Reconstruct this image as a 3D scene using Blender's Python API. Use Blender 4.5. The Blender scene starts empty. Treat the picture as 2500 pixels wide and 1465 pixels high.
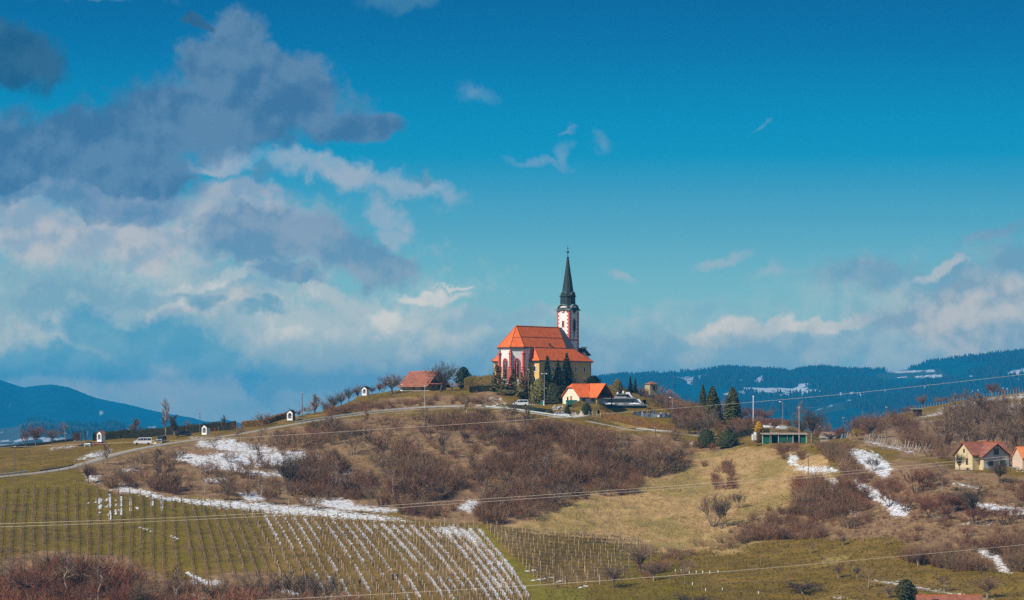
import bpy, math, random
import numpy as np
from mathutils import Vector, Matrix
random.seed(7)
RNG = np.random.default_rng(11)
SC = bpy.context.scene
COL = SC.collection
# ------------------------------------------------------------------ camera
F = 6944.4          # focal length in photo pixels (100 mm on a 36 mm wide frame of 2500 px)
H = 1010.0          # eye level in photo pixels
cam_d = bpy.data.cameras.new('camera')
cam = bpy.data.objects.new('camera', cam_d)
COL.objects.link(cam)
cam_d.lens = 100.0
cam_d.sensor_width = 36.0
cam_d.clip_start = 1.0
cam_d.clip_end = 60000.0
cam_d.shift_y = (H - 732.5) / 2500.0
cam.location = (0, 0, 0)
cam.rotation_euler = (math.radians(90), 0, 0)
SC.camera = cam
SC.view_settings.view_transform = 'Standard'
SC.view_settings.look = 'None'
SC.view_settings.exposure = 0.22
SC.view_settings.gamma = 1.0
SC.view_settings.use_curve_mapping = False
SC.cycles.max_bounces = 6
SC.cycles.diffuse_bounces = 2
SC.cycles.glossy_bounces = 2
SC.cycles.transmission_bounces = 2
SC.cycles.volume_bounces = 0
SC.cycles.transparent_max_bounces = 8
SC.cycles.use_denoising = False
SC.render.film_transparent = False

# ------------------------------------------------------------------ sun
SUN_TO = Vector((-0.60, -0.46, 0.68)).normalized()      # direction from the scene to the sun
SUN_EL = math.asin(SUN_TO.z)
SUN_AZ = math.atan2(SUN_TO.x, SUN_TO.y)                  # clockwise from +Y
sun_d = bpy.data.lights.new('sun', 'SUN')
sun = bpy.data.objects.new('sun', sun_d)
COL.objects.link(sun)
sun_d.energy = 4.9
sun_d.angle = math.radians(0.5)
sun_d.color = (1.0, 0.93, 0.82)
sun.rotation_euler = (-SUN_TO).to_track_quat('-Z', 'Y').to_euler()

# ------------------------------------------------------------------ world: sky with clouds
world = bpy.data.worlds.new('World')
SC.world = world
world.use_nodes = True
wt = world.node_tree
wt.nodes.clear()
def s2l(c):
    return tuple((v / 12.92 if v <= .04045 else ((v + .055) / 1.055) ** 2.4) for v in (x / 255.0 for x in c))
class NB:
    """small helper for node trees"""
    def __init__(s, tree): s.t = tree
    def n(s, typ, **kw):
        nd = s.t.nodes.new(typ)
        for k, v in kw.items(): setattr(nd, k, v)
        return nd
    def put(s, sock, v):
        if hasattr(v, 'is_linked') or isinstance(v, bpy.types.NodeSocket): s.t.links.new(v, sock)
        else: sock.default_value = v
    def math(s, op, a, b=0.0, c=None, clamp=False):
        nd = s.n('ShaderNodeMath', operation=op, use_clamp=clamp)
        s.put(nd.inputs[0], a); s.put(nd.inputs[1], b)
        if c is not None: s.put(nd.inputs[2], c)
        return nd.outputs[0]
    def vmath(s, op, a, b=(0, 0, 0), scale=None):
        nd = s.n('ShaderNodeVectorMath', operation=op)
        s.put(nd.inputs[0], a)
        if scale is not None: s.put(nd.inputs['Scale'], scale)
        elif op not in ('LENGTH', 'NORMALIZE'): s.put(nd.inputs[1], b)
        return nd.outputs['Value'] if op in ('LENGTH', 'DOT_PRODUCT', 'DISTANCE') else nd.outputs[0]
    def mix(s, f, a, b, blend='MIX'):
        nd = s.n('ShaderNodeMix', data_type='RGBA', blend_type=blend)
        nd.clamp_factor = True
        s.put(nd.inputs[0], f)
        for sk, v in ((nd.inputs[6], a), (nd.inputs[7], b)):
            s.put(sk, v if not isinstance(v, tuple) else (*v, 1.0)[:4])
        return nd.outputs[2]
    def step(s, v, lo, hi, kind='SMOOTHSTEP', to=(0.0, 1.0)):
        nd = s.n('ShaderNodeMapRange', interpolation_type=kind)
        s.put(nd.inputs[0], v); s.put(nd.inputs[1], lo); s.put(nd.inputs[2], hi)
        nd.inputs[3].default_value, nd.inputs[4].default_value = to
        return nd.outputs[0]
    def noise(s, vec, scale, detail=3.0, rough=0.55, w=None, out='Fac', dist=0.0):
        nd = s.n('ShaderNodeTexNoise')
        if vec is not None: s.put(nd.inputs['Vector'], vec)
        nd.inputs['Scale'].default_value = scale; nd.inputs['Detail'].default_value = detail
        nd.inputs['Roughness'].default_value = rough; nd.inputs['Distortion'].default_value = dist
        return nd.outputs[out]
    def ramp(s, v, stops, interp='LINEAR'):
        nd = s.n('ShaderNodeValToRGB')
        cr = nd.color_ramp; cr.interpolation = interp
        while len(cr.elements) < len(stops): cr.elements.new(0.5)
        for e, (p, c) in zip(cr.elements, stops): e.position = p; e.color = (*c, 1.0)
        s.put(nd.inputs[0], v)
        return nd.outputs[0]
W = NB(wt)
tc = W.n('ShaderNodeTexCoord')
D = tc.outputs['Generated']
sep = W.n('ShaderNodeSeparateXYZ'); wt.links.new(D, sep.inputs[0])
az = W.math('ARCTAN2', sep.outputs[0], sep.outputs[1])
el = W.math('ARCSINE', sep.outputs[2])
U = W.math('MULTIPLY_ADD', az, F / 1000, 1.25)                   # thousandths of photo pixels, straight ahead = 1.25
V = W.math('MULTIPLY_ADD', el, -F / 1000, H / 1000)              # eye level = 1.01, growing downwards
comb = W.n('ShaderNodeCombineXYZ'); wt.links.new(U, comb.inputs[0]); wt.links.new(V, comb.inputs[1])
Q = comb.outputs[0]
DD = W.vmath('SCALE', D, scale=F / 1000)                          # same scale, without a seam behind the camera
nis = W.n('ShaderNodeTexSky', sky_type='NISHITA')
nis.sun_disc = False
nis.sun_elevation = SUN_EL
nis.sun_rotation = SUN_AZ
nis.air_density = 1.0; nis.dust_density = 0.4; nis.ozone_density = 3.0
nis_l = W.mix(1.0, nis.outputs[0], (0.02, 0.09, 0.13), 'MULTIPLY')
# clear-sky colour by elevation (radians), continued smoothly up to the zenith
sky_ramp = W.ramp(W.step(el, -0.02, 0.30, 'LINEAR'), [
    (0.00, s2l((150, 180, 196))), (0.10, s2l((142, 180, 199))), (0.20, s2l((118, 180, 200))), (0.29, s2l((80, 168, 198))),
    (0.345, s2l((12, 154, 196))), (0.385, s2l((0, 145, 191))), (0.46, s2l((0, 116, 171))), (0.52, s2l((0, 100, 156))), (1.0, s2l((0, 80, 140)))])
sky = W.mix(0.94, nis_l, sky_ramp)

warp_c = W.noise(DD, 3.2, 5.0, 0.55, out='Color')
warp = W.vmath('SCALE', W.vmath('SUBTRACT', warp_c, (0.5, 0.5, 0.5)), scale=0.20)
warp_f = W.noise(DD, 12.0, 6.0, 0.62, out='Color')
warp2 = W.vmath('SCALE', W.vmath('SUBTRACT', warp_f, (0.5, 0.5, 0.5)), scale=0.085)
QW = W.vmath('ADD', W.vmath('ADD', Q, warp), warp2)
det_f = W.noise(DD, 8.0, 9.0, 0.62)
bil = W.noise(W.vmath('ADD', DD, W.vmath('SCALE', warp2, scale=0.5)), 11.0, 4.0, 0.5)
bil = W.math('ABSOLUTE', W.math('MULTIPLY_ADD', bil, 2.0, -1.0))                     # rounded, cauliflower-like lobes
bil2 = W.math('ABSOLUTE', W.math('MULTIPLY_ADD', W.noise(W.vmath('ADD', DD, (5.0, 2.0, 8.0)), 26.0, 3.0, 0.5), 2.0, -1.0))
det_a = W.math('ADD', W.math('MULTIPLY', det_f, 0.62), W.math('MULTIPLY_ADD', W.math('MULTIPLY_ADD', bil, 1.0, W.math('MULTIPLY', bil2, 0.5)), -0.42, 0.32))
dt0 = W.noise(DD, 5.0, 5.0, 0.55)
dt1 = W.noise(W.vmath('ADD', DD, (-0.016, 0.0, 0.030)), 5.0, 5.0, 0.55)
relief = W.math('MULTIPLY', W.math('SUBTRACT', dt0, dt1), 1.7)                        # lobes lit from the upper left
det_b = W.noise(W.vmath('ADD', DD, (3.1, 7.7, 1.3)), 4.2, 6.0, 0.55)
det_c = W.noise(W.vmath('ADD', DD, (9.1, 2.7, 5.3)), 2.0, 4.0, 0.5)
LAST = [None]
def field(ells):
    out = None
    for e in ells:
        cx, cy, rx, ry = e[:4]; rot = e[4] if len(e) > 4 else 0.0; wgt = e[5] if len(e) > 5 else 1.0
        mp = W.n('ShaderNodeMapping', vector_type='TEXTURE')
        qq = QW
        if LAST[0] is not None:                 # evaluate one ellipse after another, which keeps few values alive at a time
            nd = W.n('ShaderNodeVectorMath', operation='MULTIPLY_ADD')
            W.put(nd.inputs[0], LAST[0]); nd.inputs[1].default_value = (1e-7, 1e-7, 0); W.put(nd.inputs[2], QW); qq = nd.outputs[0]
        W.put(mp.inputs['Vector'], qq)
        mp.inputs['Location'].default_value = (cx / 1000, cy / 1000, 0)
        mp.inputs['Rotation'].default_value = (0, 0, math.radians(rot))
        mp.inputs['Scale'].default_value = (rx / 1000, ry / 1000, 1)
        ln = W.vmath('LENGTH', mp.outputs[0])
        v = W.math('MULTIPLY_ADD', ln, -wgt, wgt)
        out = v if out is None else W.math('SMOOTH_MAX', out, v, 0.25)
        LAST[0] = out
    return out
def layer(base, ells, lo, hi, amp, ca, cb, opac, shade=None, vgrad=None, soft=0.22):
    f = field(ells)
    f = W.math('MULTIPLY_ADD', W.math('SUBTRACT', det_a, 0.5), amp * 1.9, f)
    m = W.math('MULTIPLY', W.step(f, lo - soft * .5, hi + soft), opac)
    LAST[0] = m
    sh = W.step(W.math('ADD', shade if shade is not None else det_b, W.math('MULTIPLY_ADD', f, -0.05, relief)), 0.34, 0.66)
    if vgrad: sh = W.math('MULTIPLY_ADD', W.step(V, vgrad[0], vgrad[1], 'LINEAR'), 0.6, W.math('MULTIPLY', sh, 0.4))
    return W.mix(m, base, W.mix(sh, s2l(ca), s2l(cb)))
world.cycles.sampling_method = 'MANUAL'
world.cycles.sample_map_resolution = 128
# veil of low cloud towards the horizon
c = layer(sky, [(330, 830, 900, 300), (1050, 900, 600, 130), (1750, 880, 760, 140), (2350, 830, 620, 200)], -0.05, 0.75, 0.55, (132, 170, 194), (176, 192, 202), 0.9)
c = layer(c, [(250, 760, 700, 180), (900, 850, 420, 120)], -0.1, 0.7, 1.6, (150, 178, 196), (188, 200, 208), 0.75, det_c)
c = layer(c, [(300, 720, 500, 60), (1250, 880, 260, 60), (750, 930, 300, 50)], 0.1, 0.7, 1.6, (108, 158, 190), (128, 168, 194), 0.7, det_c)
# low blue-grey bank on the left
c = layer(c, [(420, 850, 270, 75, 14), (150, 880, 300, 60), (300, 790, 210, 50), (600, 920, 60, 22)], 0.0, 0.32, 0.5, (74, 146, 188), (96, 158, 192), 0.88)
# pale cloud behind the dark ones
c = layer(c, [(230, 590, 420, 75), (30, 560, 100, 95), (620, 560, 260, 90), (600, 480, 130, 40), (500, 745, 150, 30, -4)], -0.05, 0.4, 0.55, (150, 174, 196), (192, 196, 202), 0.92)
# bright streaks and small white clouds
c = layer(c, [(800, 415, 250, 38, 10), (1010, 465, 120, 26, 14), (560, 395, 70, 45), (540, 418, 90, 16), (955, 510, 62, 36, 35), (960, 560, 40, 25, 35)], 0.0, 0.45, 0.5, (150, 182, 204), (176, 190, 204), 0.92)
c = layer(c, [(560, 680, 210, 22, -6), (800, 720, 130, 36, 16), (900, 765, 100, 34, 24), (450, 740, 90, 14, -8), (760, 790, 190, 60, 8), (1030, 715, 120, 18), (1100, 687, 60, 7)], 0.0, 0.5, 0.6, (172, 192, 204), (208, 214, 218), 0.9)
# big grey-blue cumulus upper left
c = layer(c, [(575, 75, 95, 85), (640, 130, 70, 60), (500, 150, 110, 80), (690, 205, 150, 90), (560, 265, 320, 120), (270, 340, 330, 110), (100, 400, 330, 110), (330, 450, 190, 90), (850, 315, 150, 42), (940, 315, 60, 34)],
          0.0, 0.30, 0.5, (70, 118, 160), (102, 140, 174), 0.97, det_c, soft=0.10)
c = layer(c, [(15, 145, 150, 100), (480, 35, 40, 22)], 0.0, 0.3, 0.5, (36, 92, 132), (56, 104, 140), 0.92, soft=.1)
c = layer(c, [(150, 495, 170, 30), (640, 590, 180, 70), (800, 580, 160, 80, 10), (920, 640, 95, 70), (720, 675, 90, 35), (300, 515, 200, 38)], 0.0, 0.34, 0.55, (100, 144, 180), (136, 162, 188), 0.93, soft=.08)
c = layer(c, [(525, 735, 55, 24), (640, 760, 80, 18), (640, 425, 40, 32), (1050, 452, 16, 20)], 0.0, 0.4, 0.5, (92, 148, 182), (120, 164, 190), 0.8)
# clouds on top edge
c = layer(c, [(260, -2, 180, 22), (1000, 4, 110, 34)], 0.0, 0.4, 0.4, (64, 130, 172), (92, 140, 176), 0.9)
c = layer(c, [(1200, 778, 210, 36, -3), (1080, 800, 120, 26)], -0.1, 0.5, 0.7, (146, 176, 196), (182, 198, 207), 0.85)
# right-hand side
c = layer(c, [(1370, 385, 22, 32, 20), (1310, 408, 90, 13), (1465, 368, 36, 20), (1382, 330, 22, 8), (1872, 292, 34, 9, -14), (1180, 220, 60, 25)], 0.05, 0.8, 0.7, (90, 158, 196), (140, 174, 204), 0.6, soft=.35)
c = layer(c, [(1770, 640, 70, 22), (1510, 678, 60, 18), (1720, 735, 90, 38), (1560, 770, 110, 16), (1880, 690, 60, 20), (1200, 775, 190, 35)], 0.0, 0.8, 0.6, (128, 174, 200), (160, 184, 202), 0.75)
c = layer(c, [(2120, 690, 190, 52), (2330, 720, 180, 60), (2480, 690, 130, 70), (2420, 620, 100, 26, -8)], 0.0, 0.6, 0.6, (112, 156, 188), (142, 170, 192), 0.85)
c = layer(c, [(1870, 802, 220, 32, -3), (1760, 822, 110, 26), (2010, 792, 130, 28), (2285, 690, 70, 22, -16)], 0.0, 0.4, 0.6, (172, 188, 200), (200, 206, 210), 0.95, soft=.1)
c = layer(c, [(2380, 790, 290, 82), (2220, 800, 130, 30, -12), (2480, 850, 160, 70)], 0.0, 0.35, 0.45, (128, 158, 184), (180, 188, 198), 0.95, det_c)
c = layer(c, [(1950, 842, 260, 34), (1520, 840, 220, 50), (2100, 855, 200, 36), (1250, 850, 160, 50)], 0.0, 0.5, 0.6, (124, 162, 190), (146, 176, 198), 0.8)
# broken cloud over the rest of the sky, outside the photograph
out_f = W.math('MAXIMUM', W.step(W.math('ABSOLUTE', W.math('SUBTRACT', U, 1.25)), 1.35, 2.3), W.step(V, -0.05, -0.9))
gen = W.noise(DD, 0.55, 8.0, 0.55)
gm = W.math('MULTIPLY', W.math('MULTIPLY', W.step(gen, 0.45, 0.60), out_f), W.step(el, -0.02, 0.03))
gs = W.noise(W.vmath('ADD', DD, (1.3, 4.1, 2.2)), 1.1, 6.0, 0.55)
c = W.mix(gm, c, W.mix(W.step(gs, 0.35, 0.65), s2l((120, 155, 185)), s2l((205, 212, 218))))
# low sky brightened and warmed in colour, offsetting the blue haze box in front
low = W.step(el, 0.085, 0.0)
c = W.mix(1.0, c, W.mix(low, (0.80, 0.80, 0.80), (1.74, 1.36, 0.92)), 'MULTIPLY')
# below the horizon: dull ground tone
c = W.mix(W.step(el, -0.012, -0.03), c, s2l((96, 104, 92)))
bg = W.n('ShaderNodeBackground')
W.put(bg.inputs[0], c); bg.inputs[1].default_value = 1.0
wo = W.n('ShaderNodeOutputWorld')
wt.links.new(bg.outputs[0], wo.inputs[0])
SC.cycles.use_adaptive_sampling = True
SC.cycles.adaptive_threshold = 0.008
SC.cycles.adaptive_min_samples = 16
# ------------------------------------------------------------------ helpers
def P(px, py, Y):
    """world point seen at photo pixel (px, py) at distance Y"""
    return Vector(((px - 1250) / F * Y, Y, (H - py) / F * Y))
def vnoise(x, y, seed=0):
    x = np.asarray(x, float); y = np.asarray(y, float)
    xi = np.floor(x).astype(np.int64); yi = np.floor(y).astype(np.int64)
    xf = x - xi; yf = y - yi
    def h(a, b):
        n = (a * 374761393 + b * 668265263 + seed * 144665) & 0x7fffffff
        n = ((n ^ (n >> 13)) * 1274126177) & 0x7fffffff
        n = n ^ (n >> 16)
        return (n & 0xffff) / 65535.0
    u = xf * xf * (3 - 2 * xf); v = yf * yf * (3 - 2 * yf)
    return (h(xi, yi) * (1 - u) + h(xi + 1, yi) * u) * (1 - v) + (h(xi, yi + 1) * (1 - u) + h(xi + 1, yi + 1) * u) * v
def fbm(x, y, octv=4, seed=0, gain=0.5):
    s = 0.0; a = 1.0; t = 0.0
    for i in range(octv):
        s = s + a * vnoise(x * 2 ** i, y * 2 ** i, seed + i * 17); t += a; a *= gain
    return s / t
def sstep(x, a, b):
    t = np.clip((x - a) / (b - a), 0, 1)
    return t * t * (3 - 2 * t)
def pchip(xk, yk, x):
    """monotone cubic through (xk, yk); yk may have trailing dimensions"""
    xk = np.asarray(xk, float); yk = np.asarray(yk, float)
    h = np.diff(xk); hs = h.reshape((-1,) + (1,) * (yk.ndim - 1))
    d = np.diff(yk, axis=0) / hs
    m = np.zeros_like(yk)
    if len(xk) > 2:
        w1 = 2 * hs[1:] + hs[:-1]; w2 = hs[1:] + 2 * hs[:-1]
        ok = (d[:-1] * d[1:]) > 0
        with np.errstate(divide='ignore', invalid='ignore'):
            mm = (w1 + w2) / (w1 / d[:-1] + w2 / d[1:])
        m[1:-1] = np.where(ok, mm, 0)
    m[0] = d[0]; m[-1] = d[-1]
    x = np.clip(np.asarray(x, float), xk[0], xk[-1])
    i = np.clip(np.searchsorted(xk, x, side='right') - 1, 0, len(h) - 1)
    sh = (-1,) + (1,) * (yk.ndim - 1)
    t = ((x - xk[i]) / h[i]).reshape(sh); hi = h[i].reshape(sh)
    return ((2 * t ** 3 - 3 * t ** 2 + 1) * yk[i] + (t ** 3 - 2 * t ** 2 + t) * hi * m[i]
            + (-2 * t ** 3 + 3 * t ** 2) * yk[i + 1] + (t ** 3 - t ** 2) * hi * m[i + 1])
def in_poly(px, py, poly):
    poly = np.asarray(poly, float)
    ins = np.zeros(px.shape, bool)
    n = len(poly)
    for i in range(n):
        x1, y1 = poly[i]; x2, y2 = poly[(i + 1) % n]
        if y1 == y2: continue
        c = ((y1 > py) != (y2 > py)) & (px < (x2 - x1) * (py - y1) / (y2 - y1) + x1)
        ins ^= c
    return ins
def seg_dist(x, y, pts):
    """distance to a polyline, with the index and parameter of the nearest segment"""
    best = np.full(x.shape, 1e18); bi = np.zeros(x.shape, int); bt = np.zeros(x.shape)
    for i in range(len(pts) - 1):
        x1, y1 = pts[i][:2]; x2, y2 = pts[i + 1][:2]
        dx, dy = x2 - x1, y2 - y1; L = dx * dx + dy * dy + 1e-12
        t = np.clip(((x - x1) * dx + (y - y1) * dy) / L, 0, 1)
        d = (x - x1 - t * dx) ** 2 + (y - y1 - t * dy) ** 2
        k = d < best
        best = np.where(k, d, best); bi = np.where(k, i, bi); bt = np.where(k, t, bt)
    return np.sqrt(best), bi, bt
def poly_mask(px, py, poly, soft):
    """1 inside a photo polygon, 0 outside, soft edge of that many photo pixels"""
    poly = [tuple(p) for p in poly]
    x0 = min(p[0] for p in poly) - soft; x1 = max(p[0] for p in poly) + soft
    y0 = min(p[1] for p in poly) - soft; y1 = max(p[1] for p in poly) + soft
    out = np.zeros(px.shape)
    b = (px > x0) & (px < x1) & (py > y0) & (py < y1)
    if not b.any(): return out
    d, _, _ = seg_dist(px[b], py[b], poly + [poly[0]])
    s = np.where(in_poly(px[b], py[b], poly), d, -d)
    out[b] = sstep(s, -soft, soft)
    return out

# ---- object helpers
def link(name, me, parent=None):
    o = bpy.data.objects.new(name, me); COL.objects.link(o)
    if parent is not None: o.parent = parent
    return o
def tag(o, label=None, cat=None, group=None, kind=None):
    if label: o['label'] = label
    if cat: o['category'] = cat
    if group: o['group'] = group
    if kind: o['kind'] = kind
    return o
def empty(name, loc, label, cat, rz=0.0, group=None):
    o = bpy.data.objects.new(name, None); COL.objects.link(o)
    o.location = loc; o.rotation_euler = (0, 0, rz); o.empty_display_size = 0.5
    return tag(o, label, cat, group)
def np_mesh(name, verts, faces, mat=None, smooth=False, attrs=None):
    """verts (n,3); faces (m,3) or (m,4) array, or list of arrays of both"""
    me = bpy.data.meshes.new(name)
    fl = faces if isinstance(faces, list) else [faces]
    fl = [np.asarray(f, np.int32) for f in fl if len(f)]
    verts = np.asarray(verts, np.float32)
    me.vertices.add(len(verts)); me.vertices.foreach_set('co', verts.ravel())
    loops = np.concatenate([f.ravel() for f in fl]); sizes = np.concatenate([np.full(len(f), f.shape[1], np.int32) for f in fl])
    me.loops.add(len(loops)); me.loops.foreach_set('vertex_index', loops)
    me.polygons.add(len(sizes))
    me.polygons.foreach_set('loop_start', np.concatenate([[0], np.cumsum(sizes)[:-1]]).astype(np.int32))
    me.update(calc_edges=True)
    me.polygons.foreach_set('use_smooth', np.full(len(sizes), smooth, bool))
    for k, v in (attrs or {}).items():
        a = me.attributes.new(k, 'FLOAT', 'POINT'); a.data.foreach_set('value', np.asarray(v, np.float32))
    if mat is not None: me.materials.append(mat)
    return me
def dup(root, loc, rz=None, sc=None, label=None, group=None, cat=None):
    """a thing, its parts and their sub-parts, copied; mesh data shared"""
    def rec(o, par):
        c = o.copy(); COL.objects.link(c)
        if par is not None: c.parent = par
        for ch in KIDS.get(o.name, ()): rec(ch, c)
        return c
    r = rec(root, None)
    r.location = loc
    if rz is not None: r.rotation_euler = (root.rotation_euler[0], root.rotation_euler[1], rz)
    if sc is not None: r.scale = sc if not isinstance(sc, (int, float)) else (sc, sc, sc)
    if label: r['label'] = label
    if group: r['group'] = group
    if cat: r['category'] = cat
    return r
KIDS = {}
def kids_of(root):
    for o in root.children_recursive if hasattr(root, 'children_recursive') else (): pass
    def rec(o):
        ch = [x for x in COL.objects if x.parent == o]
        KIDS[o.name] = ch
        for x in ch: rec(x)
    rec(root)
class MB:
    """collects boxes, tubes, prisms; build() links them as ONE mesh object"""
    def __init__(s): s.v = []; s.f = []; s.m = []; s.cur = 0
    def add(s, vs, fs):
        b = len(s.v); s.v += [tuple(v) for v in vs]
        for f in fs: s.f.append(tuple(i + b for i in f)); s.m.append(s.cur)
        return s
    def box(s, c, size, rz=0.0):
        x, y, z = (a / 2 for a in size); ca, sa = math.cos(rz), math.sin(rz)
        vs = []
        for dz in (-z, z):
            for dx, dy in ((-x, -y), (x, -y), (x, y), (-x, y)):
                vs.append((c[0] + dx * ca - dy * sa, c[1] + dx * sa + dy * ca, c[2] + dz))
        return s.add(vs, [(3, 2, 1, 0), (4, 5, 6, 7), (0, 1, 5, 4), (1, 2, 6, 5), (2, 3, 7, 6), (3, 0, 4, 7)])
    def tube(s, p0, p1, r0, r1=None, n=6, cap=True):
        p0, p1 = Vector(p0), Vector(p1); r1 = r0 if r1 is None else r1
        d = (p1 - p0).normalized()
        a = d.orthogonal().normalized(); b = d.cross(a)
        vs = []
        for p, r in ((p0, r0), (p1, r1)):
            for i in range(n):
                t = 2 * math.pi * i / n
                vs.append(p + a * (r * math.cos(t)) + b * (r * math.sin(t)))
        fs = [(i, (i + 1) % n, n + (i + 1) % n, n + i) for i in range(n)]
        if cap: fs += [tuple(range(n - 1, -1, -1)), tuple(range(n, 2 * n))]
        return s.add(vs, fs)
    def path(s, pts, r, n=5):
        for a, b in zip(pts[:-1], pts[1:]): s.tube(a, b, r, r, n)
        return s
    def lathe(s, c, prof, n=12):
        """prof: list of (radius, z)"""
        vs = []; fs = []
        for r, z in prof:
            for i in range(n):
                t = 2 * math.pi * i / n
                vs.append((c[0] + r * math.cos(t), c[1] + r * math.sin(t), c[2] + z))
        for k in range(len(prof) - 1):
            for i in range(n):
                fs.append((k * n + i, k * n + (i + 1) % n, (k + 1) * n + (i + 1) % n, (k + 1) * n + i))
        fs += [tuple(range(n - 1, -1, -1)), tuple(range((len(prof) - 1) * n, len(prof) * n))]
        return s.add(vs, fs)
    def extrude(s, poly, vec):
        """planar 3-D polygon swept by vec"""
        n = len(poly); vec = Vector(vec)
        vs = [Vector(p) for p in poly] + [Vector(p) + vec for p in poly]
        fs = [tuple(range(n)), tuple(range(2 * n - 1, n - 1, -1))] + [(i, n + i, n + (i + 1) % n, (i + 1) % n) for i in range(n)]
        return s.add(vs, fs)
    def hull(s, rings):
        """loft between rings of equal count, capped"""
        n = len(rings[0]); vs = [p for r in rings for p in r]; fs = []
        for k in range(len(rings) - 1):
            for i in range(n):
                fs.append((k * n + i, k * n + (i + 1) % n, (k + 1) * n + (i + 1) % n, (k + 1) * n + i))
        fs += [tuple(range(n - 1, -1, -1)), tuple(range((len(rings) - 1) * n, len(rings) * n))]
        return s.add(vs, fs)
    def mesh(s, name, mats, smooth=False):
        me = bpy.data.meshes.new(name)
        me.from_pydata(s.v, [], s.f)
        for m in (mats if isinstance(mats, (list, tuple)) else [mats]): me.materials.append(m)
        if isinstance(mats, (list, tuple)) and len(mats) > 1: me.polygons.foreach_set('material_index', s.m)
        if smooth: me.polygons.foreach_set('use_smooth', [True] * len(me.polygons))
        import bmesh
        bm = bmesh.new(); bm.from_mesh(me); bmesh.ops.recalc_face_normals(bm, faces=bm.faces); bm.to_mesh(me); bm.free()
        me.update()
        return me
    def build(s, name, mats, parent=None, smooth=False):
        return link(name, s.mesh(name, mats, smooth), parent)

# ---- materials
def principled(name):
    m = bpy.data.materials.new(name); m.use_nodes = True
    nb = NB(m.node_tree); bs = m.node_tree.nodes['Principled BSDF']
    return m, nb, bs
MATS = {}
def M(name, col, rough=0.85, var=0.18, scale=1.5, metal=0.0, spec=0.3, bump=0.0, attr=None, rnd=0.0, col2=None, streak=False):
    """plain weathered surface: base colour with two octaves of blotchy variation"""
    if name in MATS: return MATS[name]
    m, nb, bs = principled(name)
    geo = nb.n('ShaderNodeTexCoord').outputs['Object']
    if streak:
        mp = nb.n('ShaderNodeMapping'); nb.put(mp.inputs['Vector'], geo); mp.inputs['Scale'].default_value = (3.0, 3.0, 0.35); geo = mp.outputs[0]
    n1 = nb.noise(geo, scale, 6.0, 0.6); n2 = nb.noise(geo, scale * 9, 3.0, 0.6)
    f = nb.math('ADD', nb.math('MULTIPLY', n1, 0.7), nb.math('MULTIPLY', n2, 0.3))
    lo = tuple(c * (1 - var) for c in col); hi = tuple(min(0.9, c * (1 + var)) for c in (col2 or col))
    c = nb.mix(nb.step(f, 0.3, 0.7, 'LINEAR'), lo, hi)
    if rnd or attr:
        r = nb.n('ShaderNodeObjectInfo').outputs['Random'] if not attr else None
        if attr:
            an = nb.n('ShaderNodeAttribute'); an.attribute_name = attr; r = an.outputs['Fac']
        c = nb.mix(1.0, c, nb.ramp(r, [(0, (1 - rnd,) * 3), (1, (1 + rnd,) * 3)]), 'MULTIPLY')
    nb.put(bs.inputs['Base Color'], c)
    bs.inputs['Roughness'].default_value = rough; bs.inputs['Metallic'].default_value = metal
    bs.inputs['Specular IOR Level'].default_value = spec
    if bump:
        bn = nb.n('ShaderNodeBump'); bn.inputs['Strength'].default_value = 0.6; bn.inputs['Distance'].default_value = bump
        nb.put(bn.inputs['Height'], n2); nb.t.links.new(bn.outputs[0], bs.inputs['Normal'])
    MATS[name] = m
    return m
def M_twig(name, cols, use_attr, spec=0.15, rough=0.9):
    """bark and twig colours; each plant takes its own tone from a ramp"""
    if name in MATS: return MATS[name]
    m, nb, bs = principled(name)
    if use_attr:
        an = nb.n('ShaderNodeAttribute'); an.attribute_name = 'tint'; r = an.outputs['Fac']
    else: r = nb.n('ShaderNodeObjectInfo').outputs['Random']
    if len(cols) == 1: cols = [cols[0], tuple(x * 1.25 for x in cols[0])]
    c = nb.ramp(r, [(i / (len(cols) - 1), c) for i, c in enumerate(cols)])
    geo = nb.n('ShaderNodeNewGeometry')
    n1 = nb.noise(geo.outputs['Position'], 0.9, 3.0, 0.6)
    c = nb.mix(1.0, c, nb.ramp(n1, [(0.3, (0.72,) * 3), (0.7, (1.3,) * 3)]), 'MULTIPLY')
    nb.put(bs.inputs['Base Color'], c)
    bs.inputs['Roughness'].default_value = rough; bs.inputs['Specular IOR Level'].default_value = spec
    MATS[name] = m
    return m
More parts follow.
